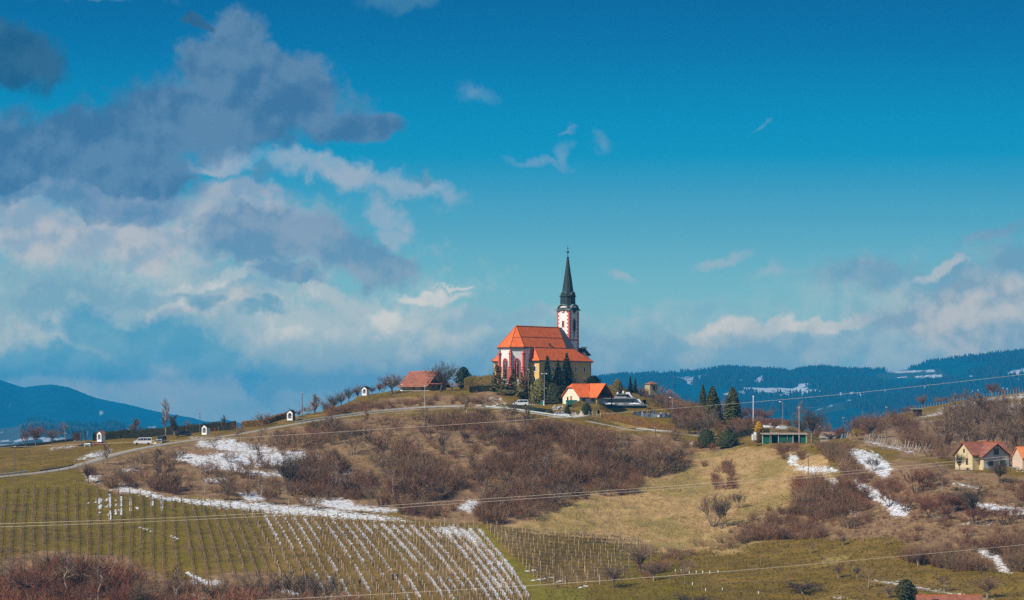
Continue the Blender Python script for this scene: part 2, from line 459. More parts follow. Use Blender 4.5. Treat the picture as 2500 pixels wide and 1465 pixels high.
# ------------------------------------------------------------------ terrain: profiles by azimuth
NEAR = [(-60, 'z', -7.5), (60, 'z', -9.0), (200, 'z', -26.0), (350, 'z', -44.0)]
COLS = {
 -700: [(590, 1480), (690, 1210), (712, 1180), (800, 1125)],
 0:    [(545, 1560), (590, 1465), (630, 1345), (692, 1190), (712, 1163), (802, 1096)],
 250:  [(545, 1560), (590, 1465), (635, 1338), (691, 1192), (735, 1120), (790, 1079), (806, 1075)],
 500:  [(540, 1560), (585, 1465), (630, 1352), (680, 1230), (716, 1150), (756, 1077), (768, 1067), (800, 1055)],
 750:  [(535, 1560), (580, 1465), (622, 1370), (672, 1257), (700, 1200), (775, 1044), (785, 1032), (812, 1010)],
 900:  [(532, 1560), (580, 1465), (617, 1380), (665, 1270), (690, 1218), (786, 1020), (797, 1011), (832, 966), (850, 965)],
 1000: [(530, 1560), (575, 1465), (612, 1385), (660, 1277), (690, 1212), (788, 1009), (799, 1001), (836, 955), (870, 953)],
 1150: [(530, 1560), (575, 1465), (607, 1390), (655, 1285), (690, 1207), (786, 1006), (797, 996), (836, 950), (880, 946)],
 1250: [(530, 1560), (575, 1465), (605, 1395), (650, 1288), (690, 1200), (780, 1013), (792, 1001), (803, 991), (832, 944), (890, 938)],
 1400: [(525, 1560), (570, 1465), (600, 1420), (645, 1305), (690, 1200), (775, 1033), (785, 1022), (810, 986), (834, 944), (890, 939)],
 1550: [(520, 1560), (565, 1465), (595, 1420), (640, 1335), (690, 1215), (768, 1063), (777, 1051), (800, 1020), (826, 986), (850, 962)],
 1700: [(515, 1560), (560, 1465), (620, 1370), (680, 1240), (740, 1115), (768, 1076), (795, 1046), (830, 1006), (845, 1000)],
 1900: [(515, 1560), (560, 1465), (620, 1345), (660, 1260), (728, 1102), (742, 1083), (762, 1062), (785, 1044), (806, 1032)],
 2100: [(505, 1560), (550, 1465), (610, 1325), (640, 1255), (680, 1150), (705, 1092), (722, 1070)],
 2300: [(500, 1560), (545, 1465), (600, 1335), (625, 1240), (655, 1152), (690, 1112), (702, 1106)],
 2500: [(495, 1560), (540, 1465), (600, 1305), (622, 1230), (658, 1145), (700, 1132)],
 3200: [(495, 1580), (540, 1480), (600, 1320), (622, 1240), (658, 1150), (700, 1130)],
}
FAR = {2100: [(770, 1100), (880, 1085), (980, 1048), (1050, 1036), (1110, 1050)],
       2300: [(760, 1132), (850, 1098), (960, 1022), (1040, 989), (1110, 1000)],
       2500: [(760, 1120), (850, 1080), (975, 985), (1040, 957), (1110, 965)],
       3200: [(760, 1110), (850, 1060), (975, 950), (1040, 920), (1110, 930)]}
yv = np.unique(np.concatenate([np.linspace(-60, 480, 28), np.arange(480, 540, 3.0), np.arange(540, 850, 1.25), np.arange(850, 1120, 5.0), np.linspace(1120, 2600, 30)]))
pxv = np.unique(np.concatenate([np.linspace(-700, -100, 25), np.arange(-100, 2605, 4.5), np.linspace(2605, 3200, 25)]))
keys = sorted(COLS); prof = []
for k in keys:
    ys = []; zs = []
    for a in NEAR: ys.append(a[0]); zs.append(a[2])
    for Y, py in COLS[k]: ys.append(Y); zs.append((H - py) / F * Y)
    if k in FAR:
        for Y, py in FAR[k]: ys.append(Y); zs.append((H - py) / F * Y)
    lastY, lastz = ys[-1], zs[-1]
    ys += [lastY + 35, lastY + 120, 1500, 2600]; zs += [lastz - 4.5, lastz - 30, -82, -87]
    prof.append(pchip(ys, zs, yv))
prof = np.array(prof)                                   # (nk, ny)
Z = pchip(keys, prof, pxv).T                            # (ny, nx)
YY, PX = np.meshgrid(yv, pxv, indexing='ij')
SX = np.where(np.abs(YY) < 80, 80, np.abs(YY))          # the fan of columns keeps a minimum width near the camera
XX = (PX - 1250) / F * SX
Z = Z + (fbm(XX / 23, YY / 23, 3, 5) - 0.5) * 1.6 * sstep(YY, 300, 560) * (1 - sstep(YY, 1100, 1300))
Z = Z + (fbm(XX / 5.5, YY / 5.5, 3, 9) - 0.5) * 0.55 * sstep(YY, 300, 560)

# roads: (px, py, Y) of their centre lines
ROAD = [(-160, 1185, 690), (0, 1164, 706), (80, 1156, 714), (150, 1146, 722), (210, 1131, 731), (280, 1110, 742), (350, 1094, 752), (420, 1082, 760), (500, 1071, 767),
        (580, 1060, 773), (660, 1046, 779), (740, 1032, 786), (820, 1020, 792), (910, 1009, 797), (1000, 1001, 800), (1090, 997, 801), (1180, 996, 799), (1250, 1001, 795),
        (1320, 1011, 789), (1385, 1020, 784), (1440, 1029, 781), (1500, 1041, 779), (1560, 1051, 777), (1640, 1056, 776), (1700, 1063, 774), (1760, 1070, 768)]
ROAD2 = [(1160, 996, 800), (1195, 994.5, 803), (1230, 992.5, 806), (1275, 991, 808), (1315, 985, 813), (1340, 975, 822)]
ROAD3 = [(1388, 1020, 784), (1420, 1016, 789), (1432, 1006, 796), (1430, 998, 801)]
def smooth_line(pts, step=2.0):
    p = np.array([P(*q) for q in pts]); t = np.concatenate([[0], np.cumsum(np.linalg.norm(np.diff(p, axis=0), axis=1))])
    return pchip(t, p, np.arange(0, t[-1] + 1e-6, step))
LINES = [(smooth_line(ROAD), 2.6), (smooth_line(ROAD2), 2.1), (smooth_line(ROAD3), 1.9)]
for ln, hw in LINES:
    sub = ln[::2]
    box = (YY > 640) & (YY < 840)
    d, bi, bt = seg_dist(XX[box], YY[box], sub)
    zr = sub[bi, 2] + bt * (sub[np.minimum(bi + 1, len(sub) - 1), 2] - sub[bi, 2])
    w = 1 - sstep(d, hw + 0.5, hw + 5.0)
    Z[box] = Z[box] * (1 - w) + (zr - 0.06) * w
# level pads for buildings and parking: (px, py, Y, inner radius, outer radius)
PADS = [(1300, 943, 845, 16, 22), (1400, 941, 852, 13, 19), (1040, 955, 842, 8, 12), (1432, 986, 808, 7.5, 11), (1520, 996, 815, 7, 10), (1570, 1012, 801, 8, 13), (1620, 1020, 798, 6, 11),
        (245, 1079, 788, 2.2, 4), (503, 1062, 782, 2.2, 4), (710, 1027, 796, 2.2, 4), (893, 966, 836, 2, 4), (2385, 1147, 662, 7, 11), (2510, 1140, 656, 6, 9), (1930, 1082, 742, 5, 8),
        (1375, 1000, 797, 3, 5), (232, 1091, 779, 4, 6), (349, 1086, 770, 4, 6)]
for px, py, Y, r0, r1 in PADS:
    c = P(px, py, Y)
    d = np.hypot(XX - c.x, YY - c.y); w = 1 - sstep(d, r0, r1)
    Z = Z * (1 - w) + c.z * w
nY, nX = Z.shape
def ground(x, y):
    """terrain height at a world position"""
    px = 1250 + F * x / y if y > 80 else 1250 + F * x / 80
    i = min(max(np.searchsorted(yv, y) - 1, 0), nY - 2); j = min(max(np.searchsorted(pxv, px) - 1, 0), nX - 2)
    u = min(max((y - yv[i]) / (yv[i + 1] - yv[i]), 0), 1); v = min(max((px - pxv[j]) / (pxv[j + 1] - pxv[j]), 0), 1)
    return float((Z[i, j] * (1 - v) + Z[i, j + 1] * v) * (1 - u) + (Z[i + 1, j] * (1 - v) + Z[i + 1, j + 1] * v) * u)
yi0 = int(np.searchsorted(yv, 430))
PYG = H - Z / np.maximum(YY, 1) * F                     # photo row of every terrain vertex
def hit(px, py, ymin=430):
    """first terrain point met by the sight line through a photo pixel; None above the skyline"""
    j = int(min(max(np.searchsorted(pxv, px) - 1, 0), nX - 2)); v = (px - pxv[j]) / (pxv[j + 1] - pxv[j])
    k0 = int(np.searchsorted(yv, ymin))
    col = PYG[k0:, j] * (1 - v) + PYG[k0:, j + 1] * v
    k = np.argmax(col <= py)
    if col[k] > py: return None
    if k == 0: Y = yv[k0]
    else:
        a, b = col[k - 1], col[k]; Y = yv[k0 + k - 1] + (a - py) / (a - b + 1e-9) * (yv[k0 + k] - yv[k0 + k - 1])
    x = (px - 1250) / F * Y
    return Vector((x, Y, ground(x, Y)))
def stand(px, py, ymin=430, Y=None):
    """a point on the ground for something whose foot shows at (px, py)"""
    if Y is not None:
        x = (px - 1250) / F * Y; return Vector((x, Y, ground(x, Y)))
    p = hit(px, py, ymin)
    k = 0
    while p is None and k < 60:
        k += 1; p = hit(px, py + k, ymin)
    return p
# ---- ground cover, painted as patches that lie on the land
wx = (fbm(XX / 7, YY / 10, 4, 41, 0.6) - 0.5); wy = (fbm(XX / 7, YY / 10, 4, 43, 0.6) - 0.5)
wx2 = (fbm(XX / 2, YY / 4, 3, 45, 0.6) - 0.5); wy2 = (fbm(XX / 2, YY / 4, 3, 47, 0.6) - 0.5)
PXW = PX + wx * 70; PYW = PYG + wy * 34
PXS = PX + wx * 26 + wx2 * 14; PYS = PYG + wy * 10 + wy2 * 7
def U_(polys, soft):
    m = np.zeros(Z.shape)
    for p in polys: m = np.maximum(m, poly_mask(PXW, PYW, p, soft))
    return m
front = (YY > 480) & (YY < 850)
SCRUB = [[(200, 1140), (300, 1115), (420, 1090), (600, 1066), (740, 1040), (900, 1018), (1000, 1010), (1150, 1012), (1300, 1022), (1400, 1040), (1520, 1060), (1660, 1075), (1780, 1085),
          (1700, 1105), (1660, 1150), (1570, 1160), (1480, 1185), (1390, 1225), (1300, 1262), (1240, 1285), (1100, 1275), (980, 1258), (880, 1240), (760, 1250), (640, 1235), (480, 1210), (300, 1200), (215, 1180)],
         [(1790, 1310), (1860, 1250), (1990, 1200), (2080, 1150), (2210, 1120), (2330, 1150), (2500, 1170), (2620, 1200), (2620, 1350), (2450, 1390), (2300, 1370), (2180, 1310), (1960, 1310), (1800, 1325)],
         [(2080, 1010), (2200, 1030), (2300, 1020), (2620, 1030), (2620, 1140), (2330, 1120), (2200, 1110), (2080, 1080)],
         [(960, 975), (1060, 965), (1200, 960), (1230, 985), (1150, 992), (1000, 997), (900, 1000), (860, 990)],
         [(-100, 1400), (100, 1350), (300, 1360), (420, 1420), (620, 1400), (850, 1440), (850, 1600), (-100, 1600)]]
STRAW = [[(1240, 1290), (1300, 1262), (1420, 1215), (1480, 1180), (1600, 1150), (1680, 1125), (1720, 1095), (1900, 1088), (1985, 1105), (2030, 1170), (2000, 1215), (1950, 1270), (1820, 1340), (1690, 1350), (1600, 1345), (1480, 1320), (1300, 1300)],
         [(790, 1100), (830, 1088), (920, 1090), (930, 1120), (870, 1160), (840, 1140), (790, 1130)], [(270, 1120), (350, 1122), (350, 1150), (270, 1140)],
         [(1150, 1085), (1260, 1040), (1300, 1055), (1240, 1100), (1180, 1150)], [(1420, 1000), (1450, 1002), (1560, 1040), (1640, 1046), (1640, 1052), (1540, 1048)],
         [(2020, 1360), (2070, 1355), (2075, 1372), (2030, 1378)], [(960, 1015), (1040, 1012), (1040, 1040), (970, 1042)], [(1180, 1010), (1290, 1022), (1240, 1038), (1170, 1030)]]
SNOW = [[(490, 1072), (560, 1068), (600, 1080), (680, 1092), (680, 1105), (620, 1110), (540, 1100), (470, 1092)], [(425, 1100), (500, 1112), (560, 1100), (650, 1104), (740, 1095), (770, 1120), (730, 1135), (640, 1140), (560, 1150), (500, 1146), (430, 1124)], [(540, 1140), (640, 1146), (700, 1150), (690, 1166), (600, 1160)], [(500, 1165), (560, 1168), (540, 1182), (500, 1176)],
        [(270, 1195), (300, 1182), (345, 1192), (400, 1206), (460, 1218), (580, 1222), (700, 1232), (800, 1240), (880, 1252), (960, 1262), (1010, 1272), (900, 1274), (760, 1262), (640, 1252), (500, 1238), (380, 1218)],
        [(575, 1205), (640, 1200), (660, 1220), (600, 1226)], [(730, 1215), (850, 1218), (860, 1228), (980, 1245), (960, 1255), (820, 1245), (760, 1232)],
        [(800, 1160), (830, 1150), (840, 1180), (815, 1195)], [(835, 1142), (870, 1150), (865, 1165), (840, 1162)], [(770, 1100), (790, 1125), (770, 1122)],
        [(205, 1155), (245, 1160), (240, 1178), (210, 1172)], [(300, 1140), (345, 1142), (340, 1150), (300, 1150)], [(215, 1105), (270, 1098), (262, 1112), (195, 1125), (185, 1124)], [(118, 1094), (195, 1084), (185, 1092), (125, 1096)],
        [(1110, 1235), (1150, 1215), (1170, 1225), (1160, 1255), (1130, 1245)], [(1040, 1205), (1075, 1200), (1070, 1220), (1045, 1218)], [(1195, 1218), (1225, 1220), (1210, 1228)],
        [(2068, 1092), (2120, 1098), (2170, 1122), (2185, 1145), (2160, 1175), (2130, 1150), (2085, 1130), (2060, 1105)], [(1925, 1108), (1960, 1112), (1950, 1140), (1925, 1138)], [(1950, 1135), (2040, 1140), (2060, 1155), (1990, 1158), (1940, 1150)],
        [(2005, 1165), (2050, 1170), (2040, 1195), (2060, 1215), (2030, 1218), (2020, 1190)], [(2080, 1165), (2130, 1190), (2175, 1215), (2225, 1240), (2220, 1265), (2180, 1262), (2150, 1235), (2110, 1210), (2085, 1185)],
        [(2320, 1178), (2400, 1190), (2395, 1196), (2325, 1184)], [(2375, 1225), (2510, 1240), (2560, 1262), (2440, 1256), (2370, 1235)], [(2265, 1255), (2295, 1260), (2300, 1268), (2275, 1266)], [(2340, 1276), (2420, 1276), (2420, 1282), (2340, 1280)],
        [(2390, 1335), (2425, 1345), (2470, 1390), (2475, 1402), (2440, 1396), (2420, 1370), (2390, 1355)], [(2460, 1365), (2520, 1375), (2520, 1390), (2460, 1374)], [(2065, 1240), (2095, 1245), (2100, 1256), (2070, 1250)],
        [(2130, 1415), (2200, 1422), (2330, 1448), (2420, 1462), (2420, 1466), (2300, 1448), (2190, 1428), (2130, 1419)], [(2040, 1455), (2100, 1462), (2040, 1461)],
        [(1060, 1284), (1110, 1282), (1150, 1296), (1170, 1334), (1150, 1330), (1120, 1305), (1075, 1296)],
        [(309, 1398), (338, 1400), (325, 1420), (340, 1440), (310, 1440)], [(460, 1412), (540, 1420), (530, 1430), (470, 1424)], [(445, 1398), (470, 1400), (490, 1415), (478, 1414)],
        [(1180, 975), (1215, 971), (1222, 976), (1200, 980)], [(1170, 990), (1215, 988), (1240, 983), (1238, 988), (1200, 994)], [(1765, 1051), (1860, 1054), (1900, 1058), (1900, 1063), (1840, 1062), (1770, 1057)], [(1900, 1035), (1925, 1040), (1920, 1048), (1905, 1046)],
        [(370, 1080), (395, 1078), (395, 1086), (375, 1088)], [(460, 1066), (500, 1064), (500, 1068), (462, 1070)],
        [(2200, 1030), (2260, 1010), (2300, 1003), (2300, 1010), (2240, 1022)], [(2290, 1000), (2350, 985), (2420, 971), (2500, 962), (2500, 975), (2420, 980), (2340, 996)], [(2190, 1035), (2320, 1020), (2360, 1008), (2340, 1018), (2240, 1034)],
        [(2420, 990), (2560, 975), (2560, 1010), (2450, 1020)], [(2460, 1138), (2520, 1140), (2520, 1148), (2465, 1146)], [(2120, 1075), (2200, 1092), (2250, 1108), (2200, 1100), (2110, 1080)],
        [(1685, 1083), (1745, 1088), (1745, 1091), (1690, 1087)], [(1140, 1020), (1152, 1018), (1150, 1026), (1140, 1026)]]
LUSH = [[(1150, 1285), (1180, 1290), (1260, 1380), (1330, 1430), (1420, 1440), (1700, 1400), (1700, 1600), (1250, 1600), (1330, 1465), (1200, 1350)], [(-200, 1170), (200, 1150), (270, 1185), (400, 1215), (640, 1250), (640, 1400), (400, 1380), (0, 1330), (-200, 1330)],
        [(800, 1000), (870, 972), (960, 958), (900, 985), (840, 1004)], [(1480, 1330), (1620, 1345), (1700, 1400), (1500, 1440)]]
rz = fbm(XX / 9, YY / 9, 4, 31); rf = fbm(XX / 2.2, YY / 2.2, 3, 77)
scrub = np.clip(U_(SCRUB, 14.0) * front * (0.55 + 0.9 * rz), 0, 1)
scrub = np.where((YY > 850), U_(SCRUB[2:3], 10), scrub)
straw = np.clip(U_(STRAW, 30.0) * front, 0, 1)
lush = np.clip(U_(LUSH, 18.0) * front, 0, 1)
snow = np.zeros(Z.shape)
for p in SNOW: snow = np.maximum(snow, poly_mask(PXS, PYS, p, 9.0) * 0.70)
# ------------------------------------------------------------------ vineyard rows, as lines on the land
def lerp(tab, x): return float(np.interp(x, [t[0] for t in tab], [t[1] for t in tab]))
TOP = [(-120, 1200), (0, 1194), (100, 1191), (200, 1191), (300, 1205), (400, 1222), (500, 1236), (620, 1251), (750, 1263), (900, 1273), (1000, 1279), (1100, 1285), (1165, 1291)]
FANK = [(-120, -0.06), (0, -0.05), (300, 0.02), (400, 0.06), (450, 0.2), (520, 0.36), (620, 0.52), (800, 0.74), (920, 0.92), (1050, .9), (1165, 0.80)]
ROWS = []
xt = -95.0
while xt < 1166:
    yt = lerp(TOP, xt); k = lerp(FANK, xt)
    pts = []
    for y in np.arange(yt, 1505, 6.0):
        t = y - yt
        px = xt + k * t * (1.12 - 0.0011 * t) + (3.0 * math.sin(t / 46.0 + xt) if xt < 430 else 0)
        p = hit(px, y)
        if p is not None: pts.append((px, y, p))
    ROWS.append((xt, pts))
    xt += 25.6 if xt < 430 else 23.8
# melting snow lies in the alleys along some of the rows
rr = random.Random(5)
def streak(line, hw, rag=0.55):
    global snow
    pts = [(a, b) for a, b in line]
    x0 = min(p[0] for p in pts) - 12; x1 = max(p[0] for p in pts) + 12; y0 = min(p[1] for p in pts) - 12; y1 = max(p[1] for p in pts) + 12
    b = (PX > x0) & (PX < x1) & (PYG > y0) & (PYG < y1) & (YY > 480) & (YY < 850)
    if not b.any(): return
    d, _, _ = seg_dist(PX[b], PYG[b], pts)
    snow[b] = np.maximum(snow[b], 1 - sstep(d + (rf[b] - 0.5) * hw * rag * 2.6, hw * 0.35, hw * 1.3) * 1.12)
for x, pts in ROWS:
    if x < 610: continue
    y0 = pts[0][1]
    L = lerp([(610, 75), (700, 85), (760, 80), (840, 115), (920, 130), (1010, 140), (1150, 150)], x) * rr.uniform(0.75, 1.2)
    hw = lerp([(610, 2.8), (840, 3.6), (1000, 4.3), (1120, 4.9)], x) * rr.uniform(0.7, 1.2)
    segs = [(y0 + 4, y0 + L)] if rr.random() < 0.8 else [(y0 + 3, y0 + 30)]
    if rr.random() < 0.55: segs.append((y0 + L + rr.uniform(8, 35), y0 + L + rr.uniform(45, 80)))
    if rr.random() < 0.4 or x > 1000: segs.append((1405 + rr.uniform(-8, 8), 1455 + rr.uniform(-10, 15)))
    for a, b in segs:
        ln = [(q[0] + 9, q[1]) for q in pts if a <= q[1] <= b]
        if len(ln) > 1: streak(ln, hw)
for x, a, b, hw in ((217, 1211, 1245, 2), (231, 1216, 1236, 1.6), (244, 1212, 1258, 3), (258, 1216, 1250, 1.8), (268, 1210, 1268, 3.4), (284, 1218, 1255, 2), (295, 1212, 1260, 2.6), (319, 1216, 1250, 1.8), (334, 1224, 1262, 1.8), (371, 1220, 1236, 2.6), (395, 1222, 1250, 1.8)):
    streak([(x, y) for y in np.arange(a, b, 4)], hw, 1.0)
for line, hw in (([(338, 1286), (362, 1294), (375, 1300)], 1.6), ([(405, 1354), (425, 1352)], .8), ([(415, 1308), (438, 1318)], 1.6), ([(455, 1398), (490, 1415)], 3), ([(1283, 1383), (1300, 1380)], 1.1), ([(1282, 1394), (1325, 1390)], 1.1), ([(1296, 1418), (1350, 1409)], 1.4), ([(1350, 1424), (1376, 1416)], 1.2), ([(1410, 1436), (1440, 1428)], 1.2),
                ([(450, 1444), (485, 1460), (560, 1465)], 4), ([(690, 1440), (760, 1462)], 4), ([(1850, 1040), (1900, 1042)], 3)):
    streak(line, hw)
snow *= np.where(YY > 850, 1.0, 1.0)
# bare strips under the rows, the bright grass path between the two vineyards
rowm = np.zeros(Z.shape); vy = (YY > 540) & (YY < 720)
for x, pts in ROWS:
    ln = [(q[0], q[1]) for q in pts]
    if len(ln) < 2: continue
    x0 = min(p[0] for p in ln) - 9; x1 = max(p[0] for p in ln) + 9; b = vy & (PX > x0) & (PX < x1) & (PYG > ln[0][1] - 4)
    d, _, _ = seg_dist(PX[b], PYG[b], ln); rowm[b] = np.maximum(rowm[b], 1 - sstep(np.abs(d + (rf[b] - .5) * 5), 1.6, 5.2))
path = U_([[(1140, 1280), (1180, 1288), (1215, 1320), (1275, 1375), (1335, 1430), (1440, 1438), (1420, 1500), (1330, 1500), (1270, 1420), (1215, 1360), (1170, 1320)]], 10) * vy

# ------------------------------------------------------------------ ground material
def make_ground_mat():
    m, nb, bs = principled('hillside_ground')
    pos = nb.n('ShaderNodeNewGeometry').outputs['Position']
    def at(n):
        a = nb.n('ShaderNodeAttribute'); a.attribute_name = n; return a.outputs['Fac']
    n_big = nb.noise(pos, 0.045, 5.0, 0.6); n_mid = nb.noise(pos, 0.28, 5.0, 0.62); n_fine = nb.noise(pos, 1.7, 5.0, 0.7); n_tuft = nb.noise(pos, 0.75, 3.0, 0.6)
    mixn = nb.math('ADD', nb.math('MULTIPLY', n_mid, 0.5), nb.math('MULTIPLY', n_fine, 0.5))
    grass = nb.ramp(mixn, [(0.30, (0.0660, 0.0432, 0.0063)), (0.48, (0.1350, 0.0856, 0.0118)), (0.60, (0.1970, 0.1216, 0.0189)), (0.75, (0.2790, 0.1640, 0.0344))])
    grass = nb.mix(nb.step(n_big, 0.42, 0.62), grass, nb.ramp(mixn, [(0.3, (0.1000, 0.0634, 0.0168)), (0.55, (0.2200, 0.1364, 0.0330)), (0.75, (0.3300, 0.2024, 0.0570))]))
    lush_c = nb.ramp(mixn, [(0.30, (0.0683, 0.0553, 0.0040)), (0.50, (0.1313, 0.0994, 0.0075)), (0.72, (0.1995, 0.1425, 0.0170))])
    grass = nb.mix(nb.math('MULTIPLY', at('lush'), 0.85), grass, lush_c)
    straw_c = nb.ramp(mixn, [(0.26, (0.15, 0.088, 0.034)), (0.44, (0.31, 0.195, 0.080)), (0.58, (0.42, 0.275, 0.120)), (0.75, (0.50, 0.345, 0.17))])
    straw_c = nb.mix(nb.math('MULTIPLY', nb.step(nb.noise(pos, 0.06, 5.0, 0.65), 0.43, 0.60), 0.8), straw_c, nb.ramp(mixn, [(0.3, (0.115, 0.088, 0.022)), (0.5, (0.22, 0.165, 0.048)), (0.72, (0.32, 0.23, 0.075))]))
    mpb = nb.n('ShaderNodeMapping'); nb.put(mpb.inputs['Vector'], pos); mpb.inputs['Scale'].default_value = (0.035, 0.30, 0.42)
    band = nb.noise(mpb.outputs[0], 1.0, 5.0, 0.6)
    grass = nb.mix(nb.math('MULTIPLY', nb.step(band, 0.50, 0.60), 0.65), grass, nb.ramp(mixn, [(0.3, (0.0600, 0.0391, 0.0132)), (0.55, (0.1350, 0.0850, 0.0252)), (0.75, (0.2400, 0.1445, 0.0450))]))
    grass = nb.mix(nb.math('MULTIPLY', nb.step(band, 0.47, 0.38), 0.5), grass, nb.ramp(mixn, [(0.3, (0.1100, 0.0722, 0.0090)), (0.7, (0.2400, 0.1517, 0.0225))]))
    c = nb.mix(nb.step(nb.math('ADD', at('straw'), nb.math('MULTIPLY', nb.math('SUBTRACT', n_mid, 0.5), 0.9)), 0.25, 0.7), grass, straw_c)
    scrub_c = nb.ramp(mixn, [(0.28, (0.085, 0.050, 0.030)), (0.48, (0.20, 0.120, 0.062)), (0.70, (0.37, 0.24, 0.118))])
    c = nb.mix(nb.step(nb.math('ADD', at('scrub'), nb.math('MULTIPLY', nb.math('SUBTRACT', n_mid, 0.5), 0.8)), 0.22, 0.6), c, scrub_c)
    c = nb.mix(nb.math('MULTIPLY', nb.step(nb.math('ADD', at('row'), nb.math('MULTIPLY', nb.math('SUBTRACT', n_fine, 0.5), 0.9)), 0.35, 0.85), 0.6), c, nb.ramp(mixn, [(0.3, (0.085, 0.058, 0.030)), (0.7, (0.21, 0.145, 0.075))]))
    c = nb.mix(nb.math('MULTIPLY', at('path'), 0.9), c, nb.ramp(mixn, [(0.3, (0.095, 0.082, 0.008)), (0.5, (0.165, 0.138, 0.014)), (0.72, (0.25, 0.19, 0.04))]))
    n_patch = nb.noise(pos, 1.1, 6.0, 0.68)
    n_rag = nb.noise(pos, 3.2, 4.0, 0.7)
    sm = nb.step(nb.math('ADD', at('snow'), nb.math('ADD', nb.math('MULTIPLY', nb.math('SUBTRACT', n_patch, 0.5), 2.3), nb.math('MULTIPLY', nb.math('SUBTRACT', n_rag, 0.5), 1.5))), 0.44, 0.66)
    snow_c = nb.mix(nb.step(n_fine, 0.3, 0.7), (0.42, 0.44, 0.48), (0.72, 0.73, 0.75))
    c = nb.mix(sm, c, snow_c)
    nb.put(bs.inputs['Base Color'], c)
    bs.inputs['Roughness'].default_value = 0.95; bs.inputs['Specular IOR Level'].default_value = 0.1
    bn = nb.n('ShaderNodeBump'); bn.inputs['Strength'].default_value = 1.0
    nb.put(bn.inputs['Distance'], nb.math('MULTIPLY_ADD', sm, -0.38, 0.55))
    nb.put(bn.inputs['Height'], nb.math('ADD', nb.math('MULTIPLY', n_tuft, 0.6), nb.math('MULTIPLY', n_fine, 0.5)))
    nb.t.links.new(bn.outputs[0], bs.inputs['Normal'])
    return m
GROUND_MAT = make_ground_mat()
# tufty relief on the uncut slopes, furrows under the vines
rough = (fbm(XX / 1.6, YY / 1.6, 2, 55) - 0.5)
Z += rough * 0.75 * np.clip(straw, 0, 1) * front
Zb = Z - 0.0
idx = np.arange(nY * nX).reshape(nY, nX)
quads = np.stack([idx[:-1, :-1], idx[:-1, 1:], idx[1:, 1:], idx[1:, :-1]], -1).reshape(-1, 4)
gm = np_mesh('hillside', np.stack([XX, YY, Z], -1).reshape(-1, 3), quads, GROUND_MAT, True,
             {'snow': snow.ravel(), 'straw': straw.ravel(), 'scrub': scrub.ravel(), 'lush': lush.ravel(), 'row': rowm.ravel(), 'path': path.ravel()})
tag(link('hillside', gm), 'grassy hill with scrub, dry grass and patches of old snow', kind='structure')

# ------------------------------------------------------------------ valley floor and far hills
def far_mat(name, forest, field_, snow_w, scale):
    m, nb, bs = principled(name)
    pos = nb.n('ShaderNodeNewGeometry').outputs['Position']
    n1 = nb.noise(pos, scale, 6.0, 0.6); n2 = nb.noise(pos, scale * 8, 4.0, 0.65)
    c = nb.mix(nb.step(n2, 0.35, 0.65), forest, tuple(x * 1.8 for x in forest))
    an = nb.n('ShaderNodeAttribute'); an.attribute_name = 'field'
    c = nb.mix(nb.step(an.outputs['Fac'], 0.35, 0.65), c, nb.mix(n1, field_, tuple(x * 1.5 for x in field_)))
    a2 = nb.n('ShaderNodeAttribute'); a2.attribute_name = 'snow'
    sm = nb.step(nb.math('ADD', a2.outputs['Fac'], nb.math('MULTIPLY', nb.math('SUBTRACT', n2, 0.5), snow_w)), 0.45, 0.6)
    c = nb.mix(nb.math('MULTIPLY', sm, 0.85), c, (0.50, 0.52, 0.56))
    nb.put(bs.inputs['Base Color'], c); bs.inputs['Roughness'].default_value = 1.0; bs.inputs['Specular IOR Level'].default_value = 0.0
    return m
fl = np.array([(-16000, -200, -88), (16000, -200, -88), (16000, 17000, -88), (-16000, 17000, -88)], float)
tag(link('valley_floor', np_mesh('valley_floor', fl, np.array([[0, 1, 2, 3]]), M('valley_fields', (0.05, 0.06, 0.03), scale=0.004, var=0.5))), 'flat valley floor far below the hill', kind='structure')
